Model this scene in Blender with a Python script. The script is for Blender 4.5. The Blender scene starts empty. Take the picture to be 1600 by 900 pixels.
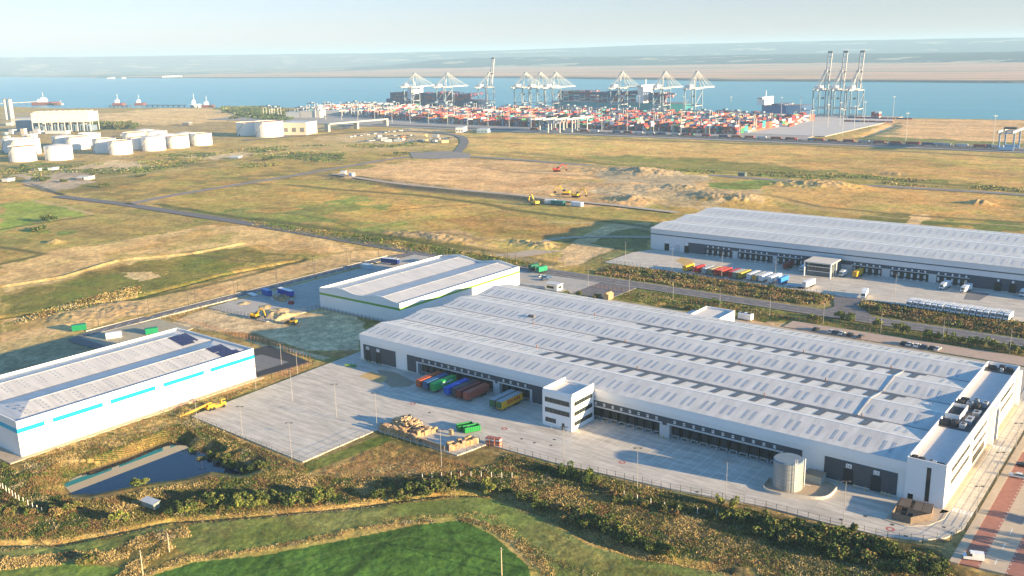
import bpy, math, random
import numpy as np
from mathutils import Matrix, Vector
random.seed(7); rng = np.random.default_rng(11)
SC = bpy.context.scene
COL = SC.collection
# ------------------------------------------------------------------ camera
FPX, PITCH, ROLL, HC, HEAD = 1459.0, 0.245847, 0.0214221, 120.0, math.radians(38.0)
def _cam_axes():
    fw = np.array([0, math.cos(PITCH), -math.sin(PITCH)]); rt = np.array([1, 0, 0.]); dn = np.array([0, -math.sin(PITCH), -math.cos(PITCH)])
    r2 = math.cos(ROLL)*rt + math.sin(ROLL)*dn; d2 = -math.sin(ROLL)*rt + math.cos(ROLL)*dn
    c, s = math.cos(HEAD), math.sin(HEAD); Z = np.array([[c, -s, 0], [s, c, 0], [0, 0, 1]])
    return Z@r2, Z@d2, Z@fw
RT, DN, FW = _cam_axes()
cd = bpy.data.cameras.new("camera"); cam = bpy.data.objects.new("camera", cd); COL.objects.link(cam)
cd.sensor_width = 36.0; cd.lens = 36.0*FPX/1600.0; cd.clip_start = 1.0; cd.clip_end = 60000.0
M = Matrix(((RT[0], -DN[0], -FW[0], 0), (RT[1], -DN[1], -FW[1], 0), (RT[2], -DN[2], -FW[2], HC), (0, 0, 0, 1)))
cam.matrix_world = M; SC.camera = cam
# ------------------------------------------------------------------ world, sun, exposure
SUN_EL, SUN_AZ = math.radians(10.0), math.radians(9.5)      # azimuth from +X towards +Y
w = bpy.data.worlds.new("World"); SC.world = w; w.use_nodes = True
nt = w.node_tree; bg = nt.nodes["Background"]
sky = nt.nodes.new("ShaderNodeTexSky"); sky.sky_type = 'NISHITA'; sky.sun_disc = False
sky.sun_elevation = SUN_EL; sky.sun_rotation = math.radians(90) - SUN_AZ
sky.air_density = 1.0; sky.dust_density = 0.2; sky.ozone_density = 3.0; sky.altitude = 50
tc = nt.nodes.new("ShaderNodeTexCoord"); sx = nt.nodes.new("ShaderNodeSeparateXYZ"); nt.links.new(tc.outputs["Generated"], sx.inputs[0])
cr = nt.nodes.new("ShaderNodeValToRGB"); e_ = cr.color_ramp.elements; e_[0].position = 0.0; e_[0].color = (0.64, 0.60, 0.93, 1); e_[1].position = 0.30; e_[1].color = (0.72, 1.03, 1.20, 1)
q_ = e_.new(0.08); q_.color = (0.74, 0.65, 0.76, 1); nt.links.new(sx.outputs[2], cr.inputs[0])
mu = nt.nodes.new("ShaderNodeMix"); mu.data_type = 'RGBA'; mu.blend_type = 'MULTIPLY'; mu.inputs["Factor"].default_value = 1; nt.links.new(sky.outputs[0], mu.inputs[6]); nt.links.new(cr.outputs[0], mu.inputs[7])
nt.links.new(mu.outputs[2], bg.inputs[0]); bg.inputs[1].default_value = 0.077
sd = bpy.data.lights.new("sun", 'SUN'); sd.energy = 4.9; sd.angle = math.radians(0.5); sd.color = (1.0, 0.745, 0.41)
so = bpy.data.objects.new("sun", sd); COL.objects.link(so)
sdir = Vector((math.cos(SUN_EL)*math.cos(SUN_AZ), math.cos(SUN_EL)*math.sin(SUN_AZ), math.sin(SUN_EL)))
so.rotation_euler = sdir.to_track_quat('Z', 'Y').to_euler(); so.location = (300, 30, 200)
vs = SC.view_settings; vs.view_transform = 'Standard'; vs.look = 'None'; vs.exposure = 1.98; vs.gamma = 1.0
SC.cycles.max_bounces = 5; SC.cycles.diffuse_bounces = 2; SC.cycles.glossy_bounces = 2; SC.cycles.transmission_bounces = 2
SC.cycles.volume_bounces = 0; SC.cycles.transparent_max_bounces = 8; SC.cycles.caustics_reflective = False; SC.cycles.caustics_refractive = False
SC.cycles.use_adaptive_sampling = True; SC.cycles.use_denoising = True

# ------------------------------------------------------------------ survey helpers: a point of the plan from the survey photo
def G(x, y, z=0.0):
    d = FW*FPX + RT*(x-800.0) + DN*(y-450.0); t = (z-HC)/d[2]
    p = np.array([0, 0, HC]) + d*t
    return Vector((float(p[0]), float(p[1]), z))
def SX(px, Y, z=0.0):
    lo, hi = -3500.0, 900.0
    for _ in range(50):
        m = (lo+hi)/2; v = np.array([m, Y, z-HC]); q = 800+FPX*(v@RT)/(v@FW) if v@FW > 5 else 1e9
        if q < px: lo = m
        else: hi = m
    return lo
# ------------------------------------------------------------------ materials
MATS = {}
def mat(name, col, rough=0.6, metal=0.0, var=0.0, vscale=0.5, bump=0.0, bscale=5.0, spec=0.3, emit=None, cols=None, stretch=None):
    if name in MATS: return MATS[name]
    m = bpy.data.materials.new(name); m.use_nodes = True; n = m.node_tree; b = n.nodes["Principled BSDF"]
    b.inputs["Roughness"].default_value = rough; b.inputs["Metallic"].default_value = metal; b.inputs["Specular IOR Level"].default_value = spec
    b.inputs["Base Color"].default_value = (*col, 1)
    if var or bump:
        geo = n.nodes.new("ShaderNodeNewGeometry"); vec = geo.outputs["Position"]
        if stretch:
            mp = n.nodes.new("ShaderNodeMapping"); mp.inputs["Scale"].default_value = stretch; n.links.new(vec, mp.inputs[0]); vec = mp.outputs[0]
    if var:
        a = n.nodes.new("ShaderNodeTexNoise"); a.inputs["Scale"].default_value = vscale; a.inputs["Detail"].default_value = 6; a.inputs["Roughness"].default_value = 0.65
        n.links.new(vec, a.inputs["Vector"])
        r = n.nodes.new("ShaderNodeValToRGB"); r.color_ramp.elements[0].position = 0.3; r.color_ramp.elements[1].position = 0.7
        c0 = tuple(c*(1-var) for c in col); c1 = tuple(min(1, c*(1+var)) for c in col)
        if cols: c0, c1 = cols
        r.color_ramp.elements[0].color = (*c0, 1); r.color_ramp.elements[1].color = (*c1, 1)
        n.links.new(a.outputs["Fac"], r.inputs[0]); n.links.new(r.outputs[0], b.inputs["Base Color"])
    if bump:
        a = n.nodes.new("ShaderNodeTexNoise"); a.inputs["Scale"].default_value = bscale; a.inputs["Detail"].default_value = 4
        n.links.new(vec, a.inputs["Vector"])
        bp = n.nodes.new("ShaderNodeBump"); bp.inputs["Strength"].default_value = bump; bp.inputs["Distance"].default_value = 0.3
        n.links.new(a.outputs["Fac"], bp.inputs["Height"]); n.links.new(bp.outputs[0], b.inputs["Normal"])
    MATS[name] = m; return m
def paint(r, g, b, name=None, rough=0.45):
    return mat(name or "paint_%.2f_%.2f_%.2f" % (r, g, b), (r, g, b), rough, var=0.12, vscale=0.9)
# ------------------------------------------------------------------ mesh builder
class MB:
    def __init__(s): s.v = []; s.f = []; s.m = []
    def poly(s, pts, m=0):
        i = len(s.v); s.v += [tuple(p) for p in pts]; s.f.append(tuple(range(i, i+len(pts)))); s.m.append(m)
    def box(s, x0, y0, z0, x1, y1, z1, m=0, top=None):
        i = len(s.v)
        s.v += [(x0, y0, z0), (x1, y0, z0), (x1, y1, z0), (x0, y1, z0), (x0, y0, z1), (x1, y0, z1), (x1, y1, z1), (x0, y1, z1)]
        s.f += [(i, i+3, i+2, i+1), (i+4, i+5, i+6, i+7), (i, i+1, i+5, i+4), (i+1, i+2, i+6, i+5), (i+2, i+3, i+7, i+6), (i+3, i, i+4, i+7)]
        s.m += [m, m if top is None else top, m, m, m, m]; return s
    def hexa(s, b, t, m=0):     # b, t: 4 points each, counter-clockwise
        i = len(s.v); s.v += [tuple(p) for p in b] + [tuple(p) for p in t]
        s.f += [(i, i+3, i+2, i+1), (i+4, i+5, i+6, i+7), (i, i+1, i+5, i+4), (i+1, i+2, i+6, i+5), (i+2, i+3, i+7, i+6), (i+3, i, i+4, i+7)]
        s.m += [m]*6; return s
    def rbox(s, cx, cy, z0, lx, ly, h, a=0, m=0, tilt=0):
        c, q = math.cos(a), math.sin(a); b = []; t = []
        for x, y in ((-1, -1), (1, -1), (1, 1), (-1, 1)):
            X, Y = x*lx/2, y*ly/2; b.append((cx+X*c-Y*q, cy+X*q+Y*c, z0+tilt*X)); t.append((cx+X*c-Y*q, cy+X*q+Y*c, z0+h+tilt*X))
        return s.hexa(b, t, m)
    def prism(s, pts, z0, z1, m=0, side=None):
        n = len(pts); i = len(s.v); s.v += [(p[0], p[1], z0) for p in pts] + [(p[0], p[1], z1) for p in pts]
        area = sum(pts[k][0]*pts[(k+1) % n][1]-pts[(k+1) % n][0]*pts[k][1] for k in range(n))
        top = tuple(range(i+n, i+2*n)); s.f.append(top if area > 0 else top[::-1]); s.m.append(m)
        for k in range(n):
            l = (k+1) % n; q = (i+k, i+l, i+n+l, i+n+k); s.f.append(q if area > 0 else q[::-1]); s.m.append(m if side is None else side)
        return s
    def cyl(s, x, y, z0, z1, r0, r1=None, n=12, m=0, cap=True, cm=None):
        r1 = r0 if r1 is None else r1; i = len(s.v)
        for z, r in ((z0, r0), (z1, r1)):
            s.v += [(x+r*math.cos(2*math.pi*k/n), y+r*math.sin(2*math.pi*k/n), z) for k in range(n)]
        for k in range(n):
            l = (k+1) % n; s.f.append((i+k, i+l, i+n+l, i+n+k)); s.m.append(m)
        if cap:
            s.f.append(tuple(range(i+n, i+2*n))); s.m.append(m if cm is None else cm)
            s.f.append(tuple(range(i+n-1, i-1, -1))); s.m.append(m)
        return s
    def beam(s, p, q, w, h=None, m=0):
        h = h or w; p = Vector(p); q = Vector(q); d = q-p
        if d.length < 1e-6: return s
        d.normalize(); u = Vector((0, 0, 1)).cross(d)
        if u.length < 1e-3: u = Vector((1, 0, 0))
        u.normalize(); v = d.cross(u)
        f = lambda o: [o-u*w/2-v*h/2, o+u*w/2-v*h/2, o+u*w/2+v*h/2, o-u*w/2+v*h/2]
        i = len(s.v); s.v += [tuple(a) for a in f(p)+f(q)]
        s.f += [(i, i+1, i+2, i+3), (i+7, i+6, i+5, i+4), (i, i+4, i+5, i+1), (i+1, i+5, i+6, i+2), (i+2, i+6, i+7, i+3), (i+3, i+7, i+4, i)]
        s.m += [m]*6; return s
    def hcyl(s, p, q, r, n=12, m=0):
        p = Vector(p); q = Vector(q); d = (q-p).normalized(); u = d.orthogonal().normalized(); v = d.cross(u); i = len(s.v)
        for o in (p, q): s.v += [tuple(o+u*r*math.cos(2*math.pi*k/n)+v*r*math.sin(2*math.pi*k/n)) for k in range(n)]
        for k in range(n):
            l = (k+1) % n; s.f.append((i+k, i+l, i+n+l, i+n+k)); s.m.append(m)
        s.f.append(tuple(range(i+n, i+2*n))); s.m.append(m); s.f.append(tuple(range(i+n-1, i-1, -1))); s.m.append(m); return s
    def mesh(s, name, mats, org=(0, 0, 0), smooth=False):
        me = bpy.data.meshes.new(name); ox, oy, oz = org
        me.from_pydata([(x-ox, y-oy, z-oz) for x, y, z in s.v], [], s.f)
        for m in (mats if isinstance(mats, (list, tuple)) else [mats]): me.materials.append(m)
        me.polygons.foreach_set("material_index", s.m)
        if smooth: me.polygons.foreach_set("use_smooth", [True]*len(s.f))
        me.update(); return me
    def build(s, name, mats, parent=None, world=True, smooth=False, **kw):
        org = tuple(parent_world(parent)) if (parent is not None and world) else (0, 0, 0)
        me = s.mesh(name, mats, org, smooth)
        o = bpy.data.objects.new(name, me); COL.objects.link(o)
        if parent is not None: o.parent = parent
        props(o, **kw); return o
def parent_world(p):
    v = Vector(p.location)
    while p.parent is not None: p = p.parent; v += Vector(p.location)
    return v
def props(o, label=None, cat=None, group=None, kind=None):
    if label: o["label"] = label
    if cat: o["category"] = cat
    if group: o["group"] = group
    if kind: o["kind"] = kind
    return o
def thing(name, label, cat, loc=(0, 0, 0), rz=0.0, group=None):
    o = bpy.data.objects.new(name, None); COL.objects.link(o); o.location = loc; o.rotation_euler = (0, 0, rz)
    return props(o, label, cat, group)
def copy_tree(o, loc=None, rz=None, label=None, group=None, parent=None, swap=None):
    c = o.copy(); COL.objects.link(c)
    if parent is not None: c.parent = parent
    else:
        if loc is not None: c.location = loc
        if rz is not None: c.rotation_euler = (0, 0, rz)
        if label: c["label"] = label
        if group: c["group"] = group
    if swap and c.type == 'MESH' and c.material_slots:
        for s in c.material_slots:
            if s.material and s.material.name in swap: s.link = 'OBJECT'; s.material = swap[s.material.name]
    for ch in [x for x in KIDS(o)]: copy_tree(ch, parent=c, swap=swap)
    return c
def KIDS(o): return list(o.children)
ORD = ("first second third fourth fifth sixth seventh eighth ninth tenth eleventh twelfth thirteenth fourteenth fifteenth sixteenth seventeenth "
       "eighteenth nineteenth twentieth").split() + ["twenty-"+x for x in "first second third fourth fifth sixth seventh eighth ninth".split()] + ["thirtieth"] + ["thirty-"+x for x in "first second third fourth fifth sixth seventh eighth ninth".split()]
# numpy noise
def vnoise(x, y, seed=0):
    xi = np.floor(x).astype(np.int64); yi = np.floor(y).astype(np.int64); fx = x-xi; fy = y-yi
    fx = fx*fx*(3-2*fx); fy = fy*fy*(3-2*fy)
    def h(a, b):
        n = (a*374761393 + b*668265263 + seed*1442695041) & 0x7fffffff
        n = ((n ^ (n >> 13))*1274126177) & 0x7fffffff
        return ((n ^ (n >> 16)) & 0xffff)/65535.0
    return (h(xi, yi)*(1-fx)+h(xi+1, yi)*fx)*(1-fy)+(h(xi, yi+1)*(1-fx)+h(xi+1, yi+1)*fx)*fy
def fbm(x, y, seed=0, oct=4, gain=0.5):
    t = 0; a = 1.0; s = 0
    for k in range(oct): t = t+a*vnoise(x*2**k+k*17.3, y*2**k-k*9.1, seed+k); s += a; a *= gain
    return t/s
def inside(X, Y, poly):
    r = np.zeros(X.shape, bool); n = len(poly)
    for k in range(n):
        x0, y0 = poly[k][0], poly[k][1]; x1, y1 = poly[(k+1) % n][0], poly[(k+1) % n][1]
        if y0 == y1: continue
        c = ((Y > y0) != (Y > y1)) & (X < (x1-x0)*(Y-y0)/(y1-y0)+x0); r ^= c
    return r
def grid_mesh(name, X, Y, Z, C=None):
    nr, nc = X.shape; me = bpy.data.meshes.new(name)
    co = np.stack([X, Y, Z], -1).reshape(-1, 3).astype(np.float32)
    i = np.arange(nr*nc).reshape(nr, nc); q = np.stack([i[:-1, :-1], i[:-1, 1:], i[1:, 1:], i[1:, :-1]], -1).reshape(-1, 4)
    me.vertices.add(len(co)); me.vertices.foreach_set("co", co.ravel())
    me.loops.add(q.size); me.loops.foreach_set("vertex_index", q.ravel().astype(np.int32))
    me.polygons.add(len(q)); me.polygons.foreach_set("loop_start", (np.arange(len(q))*4).astype(np.int32))
    try: me.polygons.foreach_set("loop_total", np.full(len(q), 4, np.int32))
    except Exception: pass
    me.polygons.foreach_set("use_smooth", np.ones(len(q), bool))
    me.update(calc_edges=True)
    if C is not None:
        a = me.color_attributes.new("soil", 'FLOAT_COLOR', 'POINT'); c4 = np.ones((len(co), 4), np.float32); c4[:, :3] = C.reshape(-1, 3)
        a.data.foreach_set("color", c4.ravel())
    return me
# ------------------------------------------------------------------ land sheet: soils, fields, relief
STRAW = (0.40, 0.28, 0.125); OLIVE = (0.20, 0.165, 0.065); TAN = (0.46, 0.33, 0.19); DIRT = (0.47, 0.34, 0.215); GREEN = (0.15, 0.20, 0.055); DGREEN = (0.075, 0.09, 0.03)
LUSH = (0.07, 0.15, 0.03); OCHRE = (0.42, 0.33, 0.18); BROWN = (0.34, 0.21, 0.11); GREYD = (0.33, 0.28, 0.23); RUST = (0.27, 0.13, 0.055); SAND = (0.52, 0.40, 0.27); SCRUB = (0.21, 0.15, 0.07)
FIELDS = [  # (outline in survey pixels, soil, edge roughness m per km of distance)
 ([(0,262),(300,250),(560,235),(640,240),(560,262),(400,285),(200,312),(105,300),(0,290)], OLIVE, 40),
 ([(330,245),(600,228),(650,238),(400,275),(250,300),(180,300)], (0.30,0.22,0.085), 50),
 ([(0,284),(45,286),(90,303),(45,313),(0,318)], STRAW, 8),
 ([(0,318),(50,314),(143,335),(60,350),(0,361)], (0.20,0.25,0.06), 6),
 ([(50,313),(140,333),(155,331),(75,308)], (0.30,0.24,0.10), 6),
 ([(0,361),(143,336),(190,322),(300,345),(360,352),(330,358),(130,385),(0,413)], (0.27,0.215,0.09), 20),
 ([(55,365),(90,358),(145,357),(110,368),(80,372)], GREEN, 30),
 ([(0,411),(130,386),(330,350),(400,352),(520,374),(560,388),(500,395),(400,383),(378,378),(165,412),(0,450)], TAN, 14),
 ([(140,395),(330,362),(390,370),(160,408)], (0.36,0.27,0.13), 30),
 ([(0,448),(60,438),(165,410),(180,405),(190,410),(100,435),(0,457)], OCHRE, 6),
 ([(188,408),(300,393),(376,377),(382,383),(300,400),(200,415)], OCHRE, 5),
 ([(0,460),(165,422),(185,415),(378,384),(470,402),(460,410),(215,466),(130,480),(0,498)], (0.175,0.155,0.055), 14),
 ([(0,470),(200,425),(330,400),(420,398),(380,425),(200,460),(0,490)], (0.15,0.15,0.045), 50),
 ([(345,415),(420,400),(455,404),(390,425)], (0.30,0.23,0.09), 20),
 ([(190,425),(230,424),(258,430),(215,438)], SAND, 12),
 ([(40,492),(130,468),(215,445),(218,458),(120,485),(20,505)], (0.33,0.25,0.13), 12),
 ([(0,500),(130,483),(215,468),(300,450),(470,408),(560,390),(640,391),(560,410),(380,452),(160,508),(110,520),(60,540),(0,553)], TAN, 8),
 ([(0,505),(60,500),(120,480),(140,480),(80,505),(0,522)], (0.33,0.25,0.12), 15),
 ([(0,536),(110,512),(112,520),(0,552)], OCHRE, 8),
 ([(0,552),(120,521),(190,508),(262,520),(120,560),(0,590)], (0.30,0.26,0.19), 4),
 ([(100,525),(190,506),(262,522),(200,540)], (0.38,0.34,0.24), 4),
 # fields beyond the access road
 ([(230,316),(420,280),(525,272),(700,303),(870,330),(1010,352),(1000,372),(860,420),(700,395),(520,360),(380,343),(270,330)], (0.33,0.245,0.095), 30),
 ([(420,300),(640,300),(760,330),(700,345),(500,335)], (0.38,0.26,0.10), 60),
 ([(300,330),(430,328),(560,308),(600,322),(480,348),(380,342)], (0.20,0.215,0.07), 40),
 ([(520,345),(620,350),(660,365),(560,360)], (0.22,0.22,0.075), 40),
 ([(690,345),(800,322),(960,345),(900,368),(860,372),(760,368)], (0.30,0.20,0.085), 10),
 ([(380,340),(560,362),(800,402),(860,410),(850,418),(640,388),(400,350)], (0.12,0.13,0.04), 8),
 ([(240,316),(380,340),(378,347),(260,325)], (0.14,0.14,0.045), 6),
 ([(610,368),(700,360),(850,378),(900,390),(860,398),(740,385)], (0.40,0.29,0.17), 18),
 # building plots
 ([(520,272),(560,262),(650,249),(800,250),(1010,268),(1130,283),(1110,302),(1050,322),(960,326),(890,320),(800,305),(640,290)], (0.46,0.31,0.19), 14),
 ([(560,270),(660,256),(820,262),(900,275),(760,285),(640,282)], (0.50,0.34,0.21), 40),
 ([(830,280),(930,275),(960,285),(880,297)], (0.38,0.25,0.14), 30),
 ([(930,268),(1040,266),(1110,280),(1060,290),(950,285)], GREYD, 12),
 ([(975,290),(1080,282),(1110,276),(1060,300),(1000,318),(920,300)], (0.40,0.33,0.26), 10),
 ([(1030,300),(1180,296),(1200,318),(1080,330),(1000,325)], (0.36,0.29,0.20), 14),
 ([(1120,285),(1200,278),(1240,285),(1200,296),(1110,297)], GREEN, 12),
 # right hand fields
 ([(640,204),(800,208),(1000,218),(1300,230),(1600,248),(1600,292),(1300,275),(1000,255),(730,240),(735,222),(700,212)], (0.41,0.28,0.125), 20),
 ([(720,212),(900,213),(1150,228),(1000,240),(760,232)], (0.46,0.33,0.145), 60),
 ([(1200,245),(1420,250),(1600,270),(1600,283),(1300,268)], (0.36,0.24,0.11), 50),
 ([(940,243),(1120,248),(1330,270),(1600,292),(1600,300),(1250,280),(1000,262),(850,252)], (0.19,0.18,0.06), 20),
 ([(800,240),(1010,258),(1300,281),(1600,301),(1600,296),(1300,275),(1000,254),(800,236)], (0.24,0.20,0.08), 10),
 ([(1180,285),(1300,283),(1600,307),(1600,336),(1400,330),(1200,312)], (0.38,0.255,0.115), 20),
 ([(1100,312),(1240,325),(1400,332),(1600,340),(1600,372),(1330,345),(1120,328)], (0.31,0.22,0.09), 24),
 ([(1340,333),(1440,332),(1430,350),(1330,346)], (0.15,0.15,0.05), 14),
 ([(1450,340),(1600,348),(1600,362),(1470,352)], (0.13,0.15,0.05), 30),
 ([(1425,334),(1455,334),(1440,352),(1418,350)], (0.50,0.37,0.23), 5),
 ([(950,322),(1120,322),(1100,334),(1010,356),(860,350),(800,332)], (0.30,0.23,0.09), 25),
 ([(790,325),(900,318),(1010,338),(860,345)], (0.26,0.22,0.08), 30),
 ([(850,385),(960,355),(1020,352),(1015,392),(905,412)], (0.16,0.15,0.07), 12),
 ([(835,418),(905,372),(945,352),(1015,348),(1015,352),(960,360),(925,380),(960,388),(905,412),(850,420)], (0.43,0.33,0.23), 4),
 ([(700,372),(835,398),(850,420),(880,410),(860,380),(760,372)], (0.40,0.29,0.14), 12),
 # marsh by the terminal and the tank farm
 ([(150,178),(260,168),(345,170),(440,175),(400,186),(350,190),(210,196),(150,190)], (0.50,0.37,0.22), 20),
 ([(345,168),(430,166),(450,190),(400,186)], (0.12,0.12,0.06), 20),
 ([(0,205),(370,190),(370,215),(200,248),(0,256)], (0.27,0.21,0.12), 50),
 ([(142,188),(215,192),(215,202),(142,204)], (0.09,0.11,0.05), 20),
 ([(0,176),(150,176),(150,202),(0,210)], (0.30,0.25,0.19), 20),
 ([(0,254),(120,252),(120,262),(0,275)], (0.14,0.15,0.06), 30),
 ([(30,272),(100,262),(140,270),(145,285),(80,300),(40,287)], (0.33,0.28,0.26), 8),
 ([(120,262),(200,248),(240,258),(170,270)], (0.42,0.34,0.26), 14),
 ([(300,240),(420,232),(410,240),(310,250)], (0.44,0.36,0.27), 14),
 ([(380,225),(640,205),(725,215),(650,236),(480,240),(400,238)], (0.36,0.27,0.14), 25),
 ([(500,214),(640,200),(715,205),(710,218),(600,224),(520,222)], (0.42,0.33,0.22), 12),
 ([(440,190),(600,186),(600,196),(460,205)], (0.30,0.26,0.18), 20),
 ([(1390,186),(1600,187),(1600,232),(1340,214)], (0.47,0.32,0.20), 8),
 ([(1345,211),(1600,223),(1600,232),(1335,218)], (0.15,0.16,0.07), 6),
 ([(1345,213),(1400,197),(1395,191),(1410,190),(1400,210)], (0.20,0.19,0.12), 5),
 # around the sheds
 ([(260,508),(300,488),(400,455),(495,470),(570,502),(562,548),(500,562),(330,515)], (0.56,0.44,0.305), 5),
 ([(310,462),(400,452),(520,480),(480,490),(420,476)], (0.50,0.36,0.20), 8),
 ([(330,515),(400,533),(520,560),(545,556),(560,548),(480,548),(400,520)], (0.36,0.21,0.10), 4),
 ([(400,600),(520,567),(560,560),(520,572),(300,650),(296,645)], (0.17,0.17,0.06), 3),
 ([(395,598),(500,563),(520,566),(400,606)], (0.33,0.21,0.10), 3),
 ([(810,452),(880,425),(945,400),(1130,440),(1300,478),(1330,470),(1600,520),(1600,560),(1300,510),(1000,470),(860,440)], (0.20,0.17,0.07), 5),
 ([(850,430),(1000,444),(1310,500),(1600,556),(1600,600),(1300,512),(1080,478),(900,460)], (0.14,0.16,0.05), 4),
 ([(880,447),(1000,458),(1090,490),(1000,488),(900,470)], (0.19,0.17,0.06), 6),
 ([(1130,490),(1290,515),(1600,580),(1600,600),(1300,540),(1130,502)], (0.40,0.29,0.19), 3),
 # foreground
 ([(0,700),(36,720),(300,650),(475,724),(590,672),(700,715),(760,705),(1140,786),(1450,856),(1500,880),(1700,1000),(-60,1000)], (0.25,0.18,0.075), 3),
 ([(30,718),(400,596),(420,596),(300,642),(270,660),(120,720),(50,742)], (0.36,0.27,0.14), 3),
 ([(500,735),(600,690),(700,715),(770,735),(700,752),(560,760)], (0.33,0.20,0.085), 7),
 ([(300,652),(478,730),(540,748),(480,756),(300,700)], (0.28,0.21,0.09), 6),
 ([(475,722),(600,678),(612,686),(478,738)], (0.13,0.15,0.04), 2.5),
 ([(0,700),(60,735),(120,790),(60,800),(0,760)], (0.20,0.16,0.065), 6),
 ([(0,800),(150,800),(170,822),(90,840),(0,843)], (0.40,0.29,0.11), 8),
 ([(800,745),(900,768),(1000,830),(1100,868),(1150,895),(1000,870),(900,820),(820,780)], (0.40,0.27,0.09), 10),
 ([(1060,800),(1130,840),(1180,880),(1100,868),(1050,840)], (0.42,0.30,0.10), 8),
 ([(1200,820),(1330,870),(1350,900),(1180,900),(1150,850)], (0.31,0.22,0.075), 10),
 ([(1150,790),(1470,860),(1500,900),(1330,880),(1160,810)], (0.10,0.09,0.035), 6),
 ([(0,853),(60,852),(130,845),(265,812),(265,826),(190,848),(160,868),(0,872)], (0.18,0.195,0.065), 3),
 ([(-60,888),(100,878),(185,886),(195,1000),(-60,1000)], (0.15,0.20,0.05), 3),
 ([(262,830),(300,818),(420,806),(560,795),(700,777),(765,775),(800,788),(860,812),(920,848),(1000,868),(1130,892),(1200,1000),(860,1000),(800,838),(740,810),(640,814),(520,838),(400,860),(290,866),(262,850)], (0.19,0.205,0.07), 3),
 ([(850,830),(900,850),(1000,880),(1150,910),(900,910)], (0.20,0.19,0.065), 12),
 ([(140,1000),(215,900),(285,872),(400,858),(520,834),(640,812),(735,805),(790,830),(850,878),(900,1000)], (0.50,0.35,0.13), 2.2),
 ([(190,1000),(232,900),(300,878),(410,866),(520,846),(640,822),(722,811),(770,835),(825,882),(850,1000)], LUSH, 1.6),
 ([(0,843),(90,842),(170,826),(265,808),(400,800),(560,784),(700,766),(765,766),(800,780),(860,803),(930,838),(1000,862),(1140,885),(1140,893),(1000,871),(920,850),(850,813),(790,788),(760,776),(700,776),(560,795),(400,808),(265,817),(170,838),(90,852),(0,853)], (0.36,0.25,0.10), 2.5),
]
LAND = [(-9000,-500),(-9000,900),(-4000,1150),(-2980,1310),(-2578,1318),(-2474,1376),(-2109,1488),(-1976,1550),(-1720,1560),(-1715,1712),(-470,1712),(-468,1690),(-281,1708),(600,1735),(3000,1735),(3000,-500)]
MOUNDS = [((85,379),9,3.0,1.0),((500,495),0,0,1),((1400,272),14,3,2),((1260,290),26,6,2.2),((1300,289),22,5,1.5),((985,268),45,6,2),((1010,272),30,7,1),((975,312),24,6,1),((1000,315),20,5,1),((1040,298),55,4,2.5),((1110,309),30,4,1),((1140,312),32,5,1),((1170,314),24,5,1),((1065,295),18,4,2),
 ((645,367),18,2.5,2.5),((700,372),18,2.5,2),((428,491),7,3.0,1.6),((447,497),6,2.2,1),((440,502),4,1.5,1),((382,474),6,1,1),((414,479),6,1,1),((440,485),6,1,1),((465,490),6,1,1),((820,380),14,3,2),((850,385),12,2.5,1.5),((1530,318),10,4,1.5),((195,480),14,2,2.5),((150,488),14,2,2),((100,495),12,1.6,2),((540,278),10,3,1.2),((760,400),20,1,3)]
BANKS = [([(0,448),(100,432),(185,406),(300,396),(378,380)],1.8,1.0),([(520,280),(640,293),(800,309),(870,318)],4.0,2.5),([(560,276),(700,292),(860,304)],3.0,1.5),([(0,275),(45,286),(95,303)],3,-1.5),([(1345,213),(1395,195)],10,-1.8),
 ([(0,848),(90,847),(170,832),(265,812),(400,803),(560,788),(700,770),(765,770),(800,783),(860,806),(930,842),(1000,866),(1140,888)],1.6,-1.0),
 ([(430,397),(520,360),(640,390)],0.1,0),([(0,495),(130,478),(215,463),(350,428),(470,405)],2.5,-1.2)]
POND = [(98,757),(120,742),(150,733),(200,716),(238,700),(262,690),(285,690),(300,702),(325,705),(343,716),(345,727),(380,734),(378,742),(330,737),(290,748),(225,756),(150,772),(112,772)]
PZ = -2.9
POND_W = [G(x, y, PZ) for x, y in POND]
DK = (0.07,0.085,0.03); PL = (0.55,0.42,0.27)
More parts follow.
